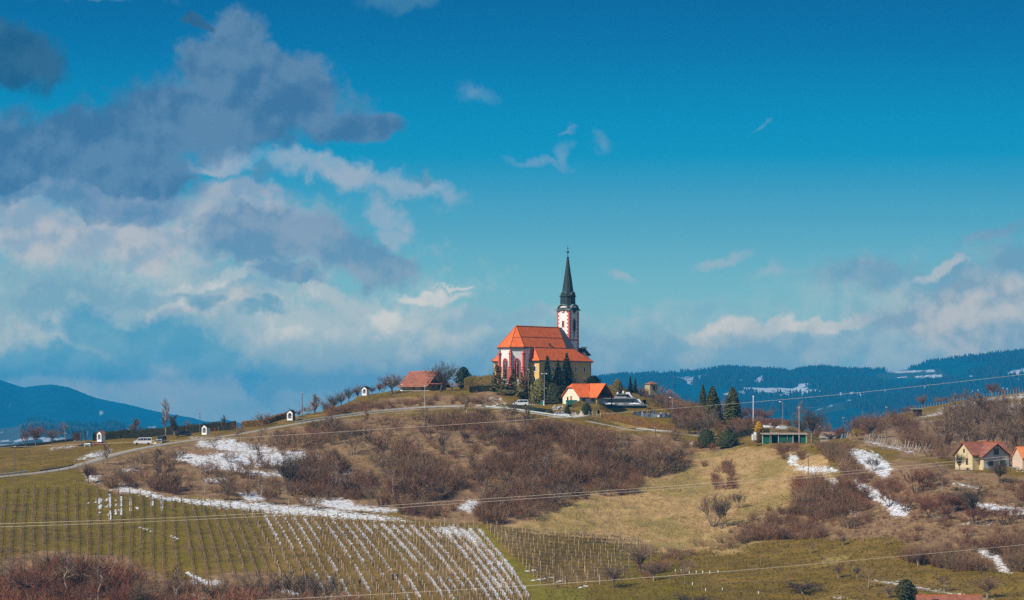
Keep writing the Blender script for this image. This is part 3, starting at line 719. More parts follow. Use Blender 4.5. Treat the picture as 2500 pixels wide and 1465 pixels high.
def far_hill(name, label, crest, Y0, Y1, nx, ny, px0, px1, mat, snow_polys, relief, seed, field_polys=(), back=600, bulge=1.0, zb=-88.5, spot=0.0):
    """a ridge whose skyline follows crest = [(px, py)] at distance Y1, sloping down towards Y0"""
    pxs = np.linspace(px0, px1, nx); ys = np.concatenate([np.linspace(Y0, Y1, ny), np.linspace(Y1, Y1 + back, 6)[1:]])
    PXh, YYh = np.meshgrid(pxs, ys); Xh = (PXh - 1250) / F * YYh
    cz = np.interp(pxs, [c[0] for c in crest], [(H - c[1]) / F * Y1 for c in crest])
    t = np.clip((YYh - Y0) / (Y1 - Y0), 0, 1)
    prof_ = np.sin(t * math.pi / 2) ** bulge
    Zh = zb + (cz[None, :] - zb) * prof_
    w = np.sin(np.clip(t, 0, 1) * math.pi) ** 0.7
    Zh += (fbm(Xh / relief[1], YYh / (relief[1] * 1.6), 4, seed) - 0.5) * relief[0] * w * (1 - sstep(t, .72, .96))
    Zh = np.where(YYh > Y1, Zh - (YYh - Y1) * 0.12, Zh)
    Zh = np.maximum(Zh, zb)
    py = H - Zh / YYh * F
    PXo = PXh + (fbm(Xh / 160, YYh / 300, 4, seed + 9, .6) - .5) * 34; pyo = py + (fbm(Xh / 160, YYh / 300, 4, seed + 11, .6) - .5) * 11
    sn = np.zeros(Zh.shape)
    for p in snow_polys: sn = np.maximum(sn, poly_mask(PXo, pyo, p, 2.5) * .68)
    if spot: sn = np.maximum(sn, 0.62 * (fbm(Xh / 170, YYh / 300, 3, seed + 3) > 1 - spot))
    fd = np.zeros(Zh.shape)
    for p in field_polys: fd = np.maximum(fd, poly_mask(PXo, pyo, p, 4.0))
    n1, n2 = Zh.shape; ii = np.arange(n1 * n2).reshape(n1, n2)
    q = np.stack([ii[:-1, :-1], ii[:-1, 1:], ii[1:, 1:], ii[1:, :-1]], -1).reshape(-1, 4)
    me = np_mesh(name, np.stack([Xh, YYh, Zh], -1).reshape(-1, 3), q, mat, True, {'snow': sn.ravel(), 'field': fd.ravel()})
    tag(link(name, me), label, kind='structure')
    return dict(px=pxs, ys=ys, Z=Zh, X=Xh, Y=YYh, snow=sn, field=fd, py=py, PX=PXh)
FOREST_C = (0.004, 0.034, 0.048)
MT = far_hill('mountain_range', 'smooth wooded mountain range behind the valley', [(-1500, 960), (-900, 930), (-400, 945), (-150, 915), (0, 937), (35, 948), (58, 955), (85, 950), (125, 945), (165, 950), (195, 960), (230, 974), (270, 983), (310, 990), (370, 1003), (420, 1012), (470, 1020), (500, 1029), (525, 1030), (550, 1024), (575, 1030), (620, 1044), (700, 1056), (900, 1062)],
              9000, 13000, 360, 26, -1500, 900, far_mat('mountain_forest', FOREST_C, (0.03, 0.045, 0.04), 1.5, 0.002),
              [[(8, 992), (22, 990), (31, 1008), (20, 1002)], [(228, 1006), (245, 1002), (250, 1012), (235, 1016)], [(310, 1004), (320, 1010), (314, 1013)], [(188, 1036), (205, 1034), (210, 1042), (192, 1042)], [(352, 1040), (378, 1036), (380, 1046), (358, 1046)], [(12, 989), (25, 988), (25, 991), (12, 991)]], (120, 1100), 3)
LH = far_hill('low_hill', 'low dark hill with small snowy fields behind the hedge', [(-900, 1030), (-300, 1052), (0, 1046), (35, 1042), (60, 1032), (90, 1027), (130, 1034), (180, 1040), (250, 1044), (270, 1037), (300, 1044), (340, 1054), (420, 1062), (520, 1070), (700, 1080)],
              5200, 7000, 300, 26, -900, 700, far_mat('low_hill_forest', (0.030, 0.036, 0.030), (0.04, 0.055, 0.055), 1.7, 0.005),
              [[(0, 1052), (8, 1056), (5, 1063), (0, 1062)], [(24, 1050), (35, 1055), (30, 1058)], [(290, 1046), (310, 1050), (302, 1056), (288, 1052)], [(228, 1046), (236, 1050), (230, 1052)]], (30, 560), 8, [[(-50, 1045), (52, 1040), (56, 1070), (-50, 1085)]], spot=0.36)
RH = far_hill('wooded_hills', 'wooded hills with snowy clearings across the valley', [(900, 980), (1200, 955), (1440, 931), (1475, 925), (1520, 920), (1560, 920), (1600, 914), (1640, 909), (1690, 914), (1730, 908), (1770, 903), (1800, 905), (1850, 907), (1885, 908), (1930, 914), (1975, 905), (2010, 903), (2060, 909), (2120, 909), (2180, 908), (2230, 903), (2250, 898), (2258, 890), (2300, 885), (2360, 880), (2430, 873), (2500, 866), (2700, 868), (3000, 890), (3400, 880)],
              5200, 9500, 620, 110, 900, 3400, far_mat('wooded_hill_forest', FOREST_C, (0.022, 0.045, 0.045), 1.9, 0.003),
              [[(1668, 934), (1695, 931), (1690, 940), (1676, 941)], [(1832, 932), (1848, 928), (1858, 916), (1870, 916), (1864, 938), (1842, 936)], [(1772, 926), (1795, 929), (1795, 932), (1772, 929)], [(1802, 928), (1820, 928), (1820, 931), (1804, 931)],
               [(2160, 906), (2215, 903), (2285, 902), (2292, 908), (2240, 909), (2170, 910)], [(2185, 919), (2210, 918), (2208, 923), (2188, 922)], [(2225, 918), (2300, 914), (2302, 922), (2230, 924)], [(2355, 914), (2375, 915), (2385, 920), (2365, 922)], [(2462, 920), (2468, 902), (2510, 900), (2510, 918), (2490, 917), (2470, 920)], [(2475, 926), (2505, 922), (2490, 932)],
               [(1955, 938), (1985, 933), (1990, 940), (1960, 950)], [(1755, 960), (1785, 955), (1770, 970)], [(1800, 955), (1830, 955), (1815, 962)], [(1872, 965), (1882, 962), (1878, 974)], [(1985, 1004), (2030, 990), (2050, 988), (2015, 999), (1990, 1006)], [(2150, 953), (2165, 952), (2170, 966), (2155, 962)], [(2062, 978), (2082, 977), (2080, 982), (2064, 982)],
               [(2300, 944), (2312, 941), (2306, 954)], [(2235, 955), (2255, 958), (2245, 962)], [(2360, 948), (2366, 946), (2364, 950)], [(1700, 975), (1712, 972), (1700, 984)], [(2025, 918), (2045, 918), (2048, 926), (2030, 922)], [(2050, 920), (2070, 919), (2068, 925), (2052, 926)]], (130, 900), 15,
              [[(1975, 1010), (2040, 984), (2090, 982), (2060, 1000), (2000, 1015)], [(2140, 912), (2300, 900), (2320, 926), (2150, 925)]], spot=0.30)
# forest on those hills: many small trees, nobody could count them
def forest(name, label, hl, count, hgt, mat, y_lo, y_hi, px_lo, px_hi, crest_n=0, keep=0.5, seed=1):
    rg = np.random.default_rng(seed)
    ny_, nx_ = hl['Z'].shape
    px = rg.uniform(px_lo, px_hi, count); Yt = y_lo + (y_hi - y_lo) * rg.uniform(0, 1, count) ** 0.8
    if crest_n: px = np.concatenate([px, rg.uniform(px_lo, px_hi, crest_n)]); Yt = np.concatenate([Yt, rg.uniform(y_hi - 110, y_hi + 15, crest_n)])
    fi = np.interp(Yt, hl['ys'], np.arange(ny_)); fj = np.interp(px, hl['px'], np.arange(nx_))
    i = fi.astype(int).clip(0, ny_ - 2); j = fj.astype(int).clip(0, nx_ - 2); u = fi - i; v = fj - j
    def bl(A): return (A[i, j] * (1 - v) + A[i, j + 1] * v) * (1 - u) + (A[i + 1, j] * (1 - v) + A[i + 1, j + 1] * v) * u
    z = bl(hl['Z']); sn = bl(hl['snow']); fd = bl(hl['field']); x = (px - 1250) / F * Yt
    clump = fbm(x / 240, Yt / 380, 3, seed)
    ok = (sn < 0.3) & (fd < 0.4) & ((clump > keep) | (np.arange(len(px)) >= count)) & (z > -84)
    x, Yt, z = x[ok], Yt[ok], z[ok]; n = len(x)
    h = hgt * rg.uniform(0.55, 1.25, n); r = h * rg.uniform(0.17, 0.30, n)
    ang = rg.uniform(0, 6.28, n)
    V_ = []; base = np.stack([x, Yt, z], -1)
    for k in range(4):
        a = ang + k * math.pi / 2
        V_.append(base + np.stack([np.cos(a) * r, np.sin(a) * r, h * 0.12], -1))
    V_.append(base + np.stack([0 * h, 0 * h, h], -1))
    V_ = np.stack(V_, 1).reshape(-1, 3); o = (np.arange(n) * 5)[:, None]
    Fc = np.concatenate([o + np.array([[k, (k + 1) % 4, 4]]) for k in range(4)], 0)
    t = np.repeat(rg.uniform(0, 1, n), 5)
    tag(link(name, np_mesh(name, V_, Fc, mat, False, {'tint': t})), label, kind='stuff')
FARTREE = M_twig('far_tree', [(0.004, 0.018, 0.020), (0.007, 0.026, 0.030), (0.014, 0.034, 0.042), (0.028, 0.042, 0.050)], True)
forest('distant_forest', 'dark conifer forest covering the hills across the valley', RH, 60000, 15, FARTREE, 5600, 9500, 1000, 3300, 4000, 0.47, 4)
forest('distant_woodland', 'bluish woodland on the low hill behind the hedge', LH, 8000, 14, FARTREE, 5500, 7000, -500, 650, 300, 0.5, 6)
# air between here and the hills
hz = MB().box((0, 8300, 65.0), (37000, 17400, 308.0)).build('haze', [])
hm = bpy.data.materials.new('haze_air'); hm.use_nodes = True
hm.node_tree.nodes.clear()
hv = hm.node_tree.nodes.new('ShaderNodeVolumePrincipled'); ho = hm.node_tree.nodes.new('ShaderNodeOutputMaterial')
hv.inputs['Color'].default_value = (0.02, 0.43, 0.88, 1.0)
hv.inputs['Density'].default_value = 0.00009
hv.inputs['Anisotropy'].default_value = 0.0
hm.node_tree.links.new(hv.outputs[0], ho.inputs['Volume'])
hz.data.materials.append(hm); hz['kind'] = 'stuff'; hz['label'] = 'thin blue haze in the valley air'
# ------------------------------------------------------------------ road surface, guard rails
ASPHALT = M('asphalt', (0.27, 0.235, 0.19), 0.95, 0.15, 0.8, bump=0.01)
def ribbon(name, line, hw, mat, label, lift=0.05):
    n = len(line); d = np.gradient(line[:, :2], axis=0); d /= np.linalg.norm(d, axis=1)[:, None] + 1e-9
    nrm = np.stack([-d[:, 1], d[:, 0]], -1); V_ = []
    for s_ in (-1.0, -0.97, 0.97, 1.0):
        q = line.copy(); q[:, :2] += nrm * hw * s_; q[:, 2] += lift - (0.35 if abs(s_) == 1 else 0); V_.append(q)
    V_ = np.stack(V_, 1).reshape(-1, 3); i = (np.arange(n - 1) * 4)[:, None]
    q = np.concatenate([i + np.array([[k, k + 1, k + 5, k + 4]]) for k in range(3)], 0)
    return tag(link(name, np_mesh(name, V_, q, mat, True)), label, kind='structure')
ribbon('road', LINES[0][0], 2.0, ASPHALT, 'narrow asphalt road climbing along the hillside')
ribbon('church_driveway', LINES[1][0], 1.9, ASPHALT, 'short driveway branching up to the church', 0.09)
ribbon('gravel_driveway', LINES[2][0], 1.7, M('gravel', (0.42, 0.38, 0.33), 0.95, 0.2, 3.0, bump=0.02), 'pale gravel driveway below the small house', 0.09)
ZINC = M('galvanised_steel', (0.46, 0.50, 0.50), 0.6, 0.12, 0.6, 0.1); ZINC_D = M('weathered_steel', (0.10, 0.12, 0.14), 0.5, 0.2, 0.6, 0.4)
def guard_rail(pts, mat, label, hgt=0.75, step=4.0):
    p = smooth_line(pts, 1.0)
    c = Vector(p[0]); c.z = ground(c.x, c.y)
    root = empty('guard_rail', c, label, 'guard rail', group='road guard rails')
    mb = MB()
    prof = [(0.0, hgt - 0.17), (-0.05, hgt - 0.11), (-0.01, hgt), (-0.05, hgt + 0.11), (0.0, hgt + 0.17), (0.04, hgt + 0.17), (0.04, hgt - 0.17)]
    rings = []
    for i in range(0, len(p), 2):
        a = p[max(i - 1, 0)]; b = p[min(i + 1, len(p) - 1)]
        d = Vector((b[0] - a[0], b[1] - a[1], 0)).normalized(); nr = Vector((-d.y, d.x, 0))
        if nr.y > 0: nr = -nr
        g = Vector((p[i][0], p[i][1], ground(p[i][0], p[i][1]) * 0.3 + p[i][2] * 0.7))
        rings.append([g - c - nr * u + Vector((0, 0, w)) for u, w in prof])
    mb.hull(rings).build('beam', mat, root)
    pm = MB().box((0, 0, hgt / 2 - 0.2), (0.1, 0.14, hgt + 0.45)).mesh('post', ZINC_D)
    for i in range(2, len(p), int(step)):
        q = link('post', pm, root); g = Vector(p[i]) - c
        q.location = (g.x, g.y + 0.12, g.z + 0.12)
    return root
def rail_line(pts, dy=0.0): return [(a, b + dy, c) for a, b, c in pts]
guard_rail([(-60, 1170, 697), (0, 1166, 702), (65, 1157, 709)], ZINC, 'pale steel guard rail crossing the left photo edge by the field')
guard_rail([(98, 1156, 713), (140, 1150, 717), (184, 1140, 723)], ZINC_D, 'dark short guard rail beside the road at the field corner')
guard_rail([(722, 1037, 782), (800, 1025, 788), (900, 1012, 793), (1000, 1003.5, 796), (1090, 999, 797), (1152, 998, 796)], ZINC, 'long pale guard rail curving round the hill below the yellow house')
guard_rail([(1186, 999, 794), (1250, 1004, 790), (1320, 1014, 784), (1395, 1024, 779)], ZINC, 'pale guard rail between the parked white van and the silver car')
guard_rail([(1553, 1053, 773), (1600, 1057, 772), (1648, 1060, 771)], ZINC, 'short pale guard rail below the cemetery hedge')

# ------------------------------------------------------------------ church
TILE = M('clay_tile', (0.60, 0.095, 0.018), 0.8, 0.16, 0.9, bump=0.03, col2=(0.74, 0.155, 0.035))
TILE_OLD = M('old_clay_tile', (0.18, 0.064, 0.040), 0.85, 0.28, 0.9, bump=0.03, col2=(0.29, 0.105, 0.062))
RIDGE = M('ridge_tile', (0.50, 0.12, 0.035), 0.8, 0.15)
SLATE = M('slate_roof', (0.055, 0.058, 0.066), 0.6, 0.2, 0.7)
COPPER = M('dark_copper', (0.022, 0.034, 0.036), 0.5, 0.35, 0.8, 0.2, col2=(0.035, 0.052, 0.052), streak=True)
VERDI = M('green_copper', (0.13, 0.21, 0.18), 0.7, 0.3, 1.2)
GUTTER = M('dark_gutter', (0.045, 0.04, 0.04), 0.6, 0.1)
PLASTER = M('white_plaster', (0.76, 0.72, 0.69), 0.9, 0.06, 0.35, streak=True)
REDSTONE = M('red_painted_stone', (0.52, 0.115, 0.09), 0.85, 0.15, 0.8)
PINKSTONE = M('pale_red_stone', (0.62, 0.24, 0.19), 0.85, 0.12, 0.8)
OCHRE = M('ochre_plaster', (0.70, 0.45, 0.17), 0.9, 0.08, 0.4, streak=True)
TRIM = M('white_trim', (0.74, 0.71, 0.66), 0.8, 0.05)
GLASS = M('window_glass', (0.025, 0.03, 0.036), 0.15, 0.3, 2.0, spec=0.6)
DARKW = M('dark_opening', (0.03, 0.022, 0.02), 0.9, 0.2)
GOLD = M('gilt_metal', (0.35, 0.24, 0.07), 0.4, 0.1, metal=0.8)
BLACK = M('black_iron', (0.015, 0.015, 0.017), 0.6, 0.1)
STAIN = M('soot_stain', (0.20, 0.185, 0.18), 0.95, 0.3, 1.5)
PHI = math.radians(52)
CH = P(1257, 942, 835); ZB = CH.z
church = empty('church', CH, 'white and ochre hilltop church with orange tiled roofs and a dark green needle spire', 'church', PHI)
kz = lambda z: z - ZB
HW = 4.5; R8 = HW / math.cos(math.radians(22.5)); NL = 22.7
EAVE = kz(19.3); RID = kz(25.6)
def octc(r): return [(r * math.cos(math.radians(a)), r * math.sin(math.radians(a))) for a in (-67.5, -112.5, -157.5, 157.5, 112.5, 67.5)]
# local x = along the nave away from the apse, local -y = south side; apse corners run round local -x
ap = octc(R8)
foot = [(NL, -HW), (0, -HW)] + [ap[1], ap[2], ap[3], ap[4]] + [(0, HW), (NL, HW)]
MB().extrude([(x, y, 0) for x, y in foot], (0, 0, EAVE - 0.02)).build('nave_wall', PLASTER, church)
ov = 0.45; apo = octc(R8 + ov)
# roof: separate planes so the hips and the ridge carry their own tiles
E = EAVE + 0.05; rid0 = Vector((0.6, 0, RID)); rid1 = Vector((NL - 1.6, 0, RID)); rid2 = Vector((NL + 0.1, 0, RID))
ce = [Vector((x, y, E)) for x, y in (apo[1], apo[2], apo[3], apo[4])]
s0, s1, s2 = Vector((apo[1][0], -HW - ov, E)), Vector((NL - 4.2, -HW - ov, E)), Vector((NL + 0.1, -HW - ov, E))
n0, n1, n2 = [Vector((v.x, -v.y, v.z)) for v in (s0, s1, s2)]
up = Vector((0, 0, 0.22))
def slab(mb, poly): return mb.extrude([Vector(p) for p in poly], up)
mb = MB()
slab(mb, [s0, s1, rid1, rid0]); slab(mb, [n0, rid0, rid1, n1])
for a, b in ((ce[0], ce[1]), (ce[1], ce[2]), (ce[2], ce[3])): slab(mb, [b, a, rid0])
rf_o = mb.build('nave_roof', TILE, church)
mb = MB(); slab(mb, [s1, s2, rid2, rid1]); slab(mb, [n1, rid1, rid2, n2]); mb.extrude([s2, n2, rid2], (0.15, 0, 0)); mb.build('slate_roof_bay', SLATE, church)
for a, b in ((rid0, rid1), (s0, rid0), (ce[1], rid0), (ce[2], rid0), (n0, rid0)):
    MB().tube(a + up, b + up, 0.13, 0.13, 6).build('ridge_tiles', RIDGE, rf_o)
mb = MB()
for a, b in ((0.52, 0.0), ):
    pa = s0.lerp(rid0, 0.47); pb = s1.lerp(rid1, 0.47); mb.tube(pa + up * 1.15, pb + up * 1.15, 0.07, 0.07, 4)
    pa = ce[0].lerp(rid0, 0.42); pb = ce[1].lerp(rid0, 0.42); mb.tube(pa + up * 1.15, pb + up * 1.15, 0.06, 0.06, 4)
mb.build('snow_guard', GUTTER, rf_o)
mb = MB()
pts = [s2, s0, ce[1], ce[2], n0, n2]
for a, b in zip(pts[:-1], pts[1:]): mb.tube(a + Vector((0, 0, -0.08)), b + Vector((0, 0, -0.08)), 0.16, 0.16, 6)
MB_corn = MB()
co = octc(R8 + 0.22); cpts = [(NL, -HW - 0.2)] + [(co[1][0], -HW - 0.2)] + [co[2], co[3]] + [(co[1][0], HW + 0.2), (NL, HW + 0.2)]
MB_corn.extrude([(x, y, EAVE - 0.5) for x, y in cpts], (0, 0, 0.46)).build('cornice', PLASTER, church)
mb.build('gutter', GUTTER, church)
MB().tube((2.0, -HW - 0.14, EAVE - 0.1), (2.0, -HW - 0.14, 6.5), 0.08, n=6).build('downpipe', GUTTER, church)
# buttresses on the apse corners
def buttress(ang):
    ca, sa = math.cos(math.radians(ang)), math.sin(math.radians(ang))
    r = R8 + 0.05; rz_ = math.radians(ang)
    root = MB()
    def bx(dr, w, d, z0, z1): root.box(((r + dr) * ca, (r + dr) * sa, (z0 + z1) / 2), (d, w, z1 - z0), rz_)
    top = EAVE - 0.6
    bx(0.30, 0.85, 1.3, 0, 4.6); bx(0.26, 1.15, 1.5, 4.6, 4.95); bx(0.22, 0.72, 1.0, 4.95, 5.3); bx(0.24, 1.05, 1.25, 5.3, 5.6)
    bx(0.15, 0.62, 0.8, 5.6, 9.3); bx(0.16, 0.95, 1.0, 9.3, 9.55)
    c0 = ((r + 0.15) * ca, (r + 0.15) * sa, 9.55)
    root.lathe(c0, [(0.42, 0), (0.26, 0.5), (0.3, 0.62), (0.14, 0.95), (0.2, 1.08), (0.05, 1.3), (0.02, 1.9)], 6)
    return root.build('buttress', REDSTONE, church)
for a in (-67.5, -112.5, -157.5, 157.5): buttress(a)
# pointed windows: frame proud of the wall, dark glass, red tracery
def arch_pts(w, z0, zs, rise, n=6):
    """outline of a pointed arch, from bottom left round to bottom right (u, z)"""
    L = [(-w / 2, z0), (-w / 2, zs)]
    for i in range(1, n): t = i / n; L.append((-w / 2 + w / 2 * (1 - math.cos(t * math.pi / 2)) , zs + rise * math.sin(t * math.pi / 2) ** 0.9))
    L.append((0, zs + rise))
    return L + [(-u, z) for u, z in reversed(L[:-1])]
def face_fn(o, tdir, ndir):
    o = Vector(o); t = Vector(tdir).normalized(); n_ = Vector(ndir).normalized()
    return lambda u, z, d=0.0: o + t * u + n_ * d + Vector((0, 0, z))
def frame_ring(mb, fn, outer, inner, d0, d1):
    n = len(outer); vs = [fn(u, z, d1) for u, z in outer] + [fn(u, z, d1) for u, z in inner] + [fn(u, z, d0) for u, z in outer] + [fn(u, z, d0) for u, z in inner]
    fs = []
    for i in range(n):
        j = (i + 1) % n
        fs += [(i, j, n + j, n + i), (2 * n + i, i + 0, j, 2 * n + j)[:4], (n + i, n + j, 3 * n + j, 3 * n + i)]
    mb.add(vs, fs)
def gothic_window(parent, fn, w, z0, zs, rise, fr, mat_fr, tracery=True, name='window', glass=None):
    o_, i_ = arch_pts(w, z0, zs, rise), arch_pts(w - 2 * fr, z0 + fr * 0.6, zs, rise - fr)
    mb = MB(); frame_ring(mb, fn, o_, i_, 0.0, 0.14)
    w_ = mb.build(name, mat_fr, parent)
    g = MB(); g.add([fn(u, z, 0.03) for u, z in i_], [tuple(range(len(i_)))]); g.build('pane', glass or GLASS, w_)
    if tracery:
        t = MB(); h = zs + rise * 0.35
        for du in (0.0,): t.tube(fn(du, z0, 0.08), fn(du, h, 0.08), 0.07, 0.07, 4)
        for s_ in (-1, 1):
            t.tube(fn(0, h, 0.08), fn(s_ * (w / 2 - fr) * 0.75, zs + rise * 0.62, 0.08), 0.06, 0.06, 4)
            t.tube(fn(s_ * (w / 2 - fr) * 0.5, zs + rise * 0.1, 0.08), fn(0, zs - 0.5, 0.08), 0.05, 0.05, 4)
        t.build('tracery', PINKSTONE, w_)
    return w_
for ang in (-135, 180, 135):
    ca, sa = math.cos(math.radians(ang)), math.sin(math.radians(ang))
    fn = face_fn((HW * ca, HW * sa, 0), (-sa, ca, 0), (ca, sa, 0))
    gothic_window(church, fn, 2.0, 2.0, 6.6, 1.5, 0.34, REDSTONE)
# side chapels: lean-to wings with hipped ends (south one faces the viewer)
def side_wing(sgn, x0, x1, depth, eave, top):
    yw = sgn * (HW + 0.02); yo = sgn * (HW + depth)
    MB().extrude([(x0, yw, 0), (x1, yw, 0), (x1, yo, 0), (x0, yo, 0)], (0, 0, eave)).build('chapel_wall', OCHRE, church)
    ox = 0.5; e = eave + 0.02
    A, B = Vector((x0 - ox, yo + sgn * ox, e)), Vector((x1 + ox, yo + sgn * ox, e))
    C, Dd = Vector((x0 - ox, yw, e)), Vector((x1 + ox, yw, e))
    t0, t1 = Vector((x0 + 1.6, yw + sgn * 0.0, top)), Vector((min(x1 - 5.5, 21.0), yw, top))
    m2 = MB(); slab(m2, [A, B, t1, t0]); slab(m2, [C, A, t0]); slab(m2, [B, Dd, t1]); r = m2.build('chapel_roof', TILE, church)
    MB().tube(A + up, t0 + up, 0.12, n=5).build('ridge_tiles', RIDGE, r); MB().tube(B + up, t1 + up, 0.12, n=5).build('ridge_tiles', RIDGE, r)
    m4 = MB()
    m4.tube(C - up * 0.3, A - up * 0.3, 0.15, n=6); m4.tube(A - up * 0.3, B - up * 0.3, 0.15, n=6); m4.tube(B - up * 0.3, Dd - up * 0.3, 0.15, n=6); m4.build('gutter', GUTTER, r)
    m5 = MB(); m5.box(((x0 + x1) / 2, yo + sgn * 0.08, eave - 0.25), (x1 - x0 + 0.3, 0.3, 0.4)); m5.box((x0 - 0.08, (yw + yo) / 2, eave - 0.25), (0.3, depth, 0.4)); m5.build('eaves_cornice', PLASTER, church)
    MB().tube((x1 - 0.15, yo + sgn * 0.12, eave - 0.1), (x1 - 0.15, yo + sgn * 0.12, 0.2), 0.08, n=6).build('downpipe', GUTTER, church)
EA2 = kz(15.45); TP2 = kz(19.7)
side_wing(-1, 1.5, 26.9, 3.35, EA2, TP2)
side_wing(1, 1.2, 20.0, 4.2, EA2, TP2)
def round_window(parent, fn, w, z0, h, fr=0.22):
    o_, i_ = arch_pts(w, z0, z0 + h * 0.62, h * 0.38), arch_pts(w - 2 * fr, z0 + fr, z0 + h * 0.62, h * 0.38 - fr)
    mb = MB(); frame_ring(mb, fn, o_, i_, 0.0, 0.1); w_ = mb.build('window', TRIM, parent)
    g = MB(); g.add([fn(u, z, 0.03) for u, z in i_], [tuple(range(len(i_)))]); g.build('pane', GLASS, w_)
    b = MB(); b.box(fn(0, z0 + h * 0.42, 0.05), (0.06, 0.06, h * 0.75)); b.build('muntin', BLACK, w_)
fS = face_fn((0, -HW - 3.35, 0), (1, 0, 0), (0, -1, 0)); fE = face_fn((1.5, -HW - 1.75, 0), (0, 1, 0), (-1, 0, 0))
for u in (4.5, 8.2, 11.8, 15.6, 19.3, 23.6):
    fu = face_fn((u, -HW - 3.35, 0), (1, 0, 0), (0, -1, 0))
    round_window(church, fu, 1.15, EA2 - 3.2, 1.95); round_window(church, fu, 1.05, 0.9, 1.7)
round_window(church, fE, 1.15, EA2 - 3.2, 1.95); round_window(church, fE, 1.0, 0.9, 1.7)
# tower
TW = 4.7; TX = 25.9; T0 = TX - TW / 2; T1 = TX + TW / 2
ZC = kz(31.0)
MB().box((TX, 0, ZC / 2), (TW, TW, ZC)).build('tower_wall', PLASTER, church)
# four arched gables with the clock faces
AR = 1.75
for k in range(4):
    a = k * math.pi / 2; ca, sa = math.cos(a), math.sin(a)
    fn = face_fn((TX + ca * TW / 2, sa * TW / 2, 0), (-sa, ca, 0), (ca, sa, 0))
    prof_ = [(-TW / 2 + 0.02, ZC - 0.05), (-AR, ZC + 0.25)] + [(-AR * math.cos(t), ZC + 0.25 + 1.25 * math.sin(t)) for t in np.linspace(0.25, math.pi - 0.25, 9)] + [(AR, ZC + 0.25), (TW / 2 - 0.02, ZC - 0.05)]
    MB().extrude([fn(u, z, -0.35) for u, z in prof_], fn(0, 0, 0.02) - fn(0, 0, -0.35)).build('clock_gable', PLASTER, church)
    cor = MB()
    pr2 = [(-TW / 2 - 0.55, ZC - 0.02), (-AR - 0.1, ZC + 0.3)] + [(-(AR + 0.12) * math.cos(t), ZC + 0.3 + 1.38 * math.sin(t)) for t in np.linspace(0.2, math.pi - 0.2, 11)] + [(AR + 0.1, ZC + 0.3), (TW / 2 + 0.55, ZC - 0.02)]
    rings = [[fn(u, z, 0.42), fn(u, z + 0.2, 0.42), fn(u, z + 0.2, -1.2), fn(u, z, -1.2)] for u, z in pr2]
    cor.hull(rings); cor.build('gable_cornice', VERDI if k % 2 else VERDI, church)
    # clock
    zc = ZC - 0.15; dark = k in (3, 0)
    cm = MB(); n = 16
    cm.hull([[fn(0.66 * math.cos(t), zc + 0.66 * math.sin(t), d) for t in np.linspace(0, 2 * math.pi, n, endpoint=False)] for d in (0.03, 0.1)])
    clock = cm.build('clock_face', TRIM if not dark else PLASTER, church)
    rg_ = MB()
    circ = lambda r: [(r * math.cos(t), zc + r * math.sin(t)) for t in np.linspace(0, 2 * math.pi, n, endpoint=False)]
    frame_ring(rg_, fn, circ(0.62), circ(0.42), 0.08, 0.16); rg_.build('clock_ring', REDSTONE, clock)
    hd = MB()
    for t in np.arange(12) * math.pi / 6: hd.tube(fn(0.5 * math.cos(t), zc + 0.5 * math.sin(t), 0.18), fn((0.86 if dark else 0.64) * math.cos(t), zc + (0.86 if dark else 0.64) * math.sin(t), 0.18), 0.045, 0.045, 4)
    hm_ = hd.build('hour_marks', BLACK, clock); hm_['kind'] = 'stuff'
    MB().tube(fn(0, zc, 0.2), fn(0.42, zc - 0.38, 0.2), 0.07, 0.04, 4).build('clock_hand', BLACK, clock); MB().tube(fn(0, zc, 0.23), fn(0.3, zc + 0.1, 0.23), 0.09, 0.06, 4).build('clock_hand', BLACK, clock)
    if dark: MB().hull([[fn(0.5 * math.cos(t), zc + 0.5 * math.sin(t), d) for t in np.linspace(0, 2 * math.pi, 10, endpoint=False)] for d in (0.12, 0.17)]).build('dial_centre', BLACK, clock)
# corner quoins, long and short by turns
for sx in (-1, 1):
    for sy in (-1, 1):
        q = MB(); z = 3.0; i = 0
        while z < ZC - 0.5:
            l1, l2 = ((0.95, 0.55) if i % 2 else (0.55, 0.95))
            cx, cy = TX + sx * TW / 2, sy * TW / 2
            q.box((cx - sx * (l1 / 2 - 0.05), cy - sy * (l2 / 2 - 0.05), z + 0.26), (l1, l2, 0.52)); z += 0.56; i += 1
        q.build('corner_quoins', REDSTONE, church)
fT = {}
for nm, a in (('s', -math.pi / 2), ('e', math.pi), ('w', 0), ('n', math.pi / 2)):
    ca, sa = math.cos(a), math.sin(a); fT[nm] = face_fn((TX + ca * TW / 2, sa * TW / 2, 0), (-sa, ca, 0), (ca, sa, 0))
for nm in 'swn': gothic_window(church, fT[nm], 1.5, ZC - 6.1, ZC - 3.6, 1.2, 0.22, PINKSTONE, False, 'belfry_window', DARKW)
o_ = MB(); frame_ring(o_, fT['e'], [(-.45, ZC - 5.1), (-.45, ZC - 3.1), (.45, ZC - 3.1), (.45, ZC - 5.1)], [(-.28, ZC - 4.95), (-.28, ZC - 3.25), (.28, ZC - 3.25), (.28, ZC - 4.95)], 0, .08)
w_ = o_.build('slit_window', PINKSTONE, church); g = MB(); g.add([fT['e'](u, z, .03) for u, z in ((-.28, ZC - 4.95), (-.28, ZC - 3.25), (.28, ZC - 3.25), (.28, ZC - 4.95))], [(0, 1, 2, 3)]); g.build('pane', DARKW, w_)
st = MB()
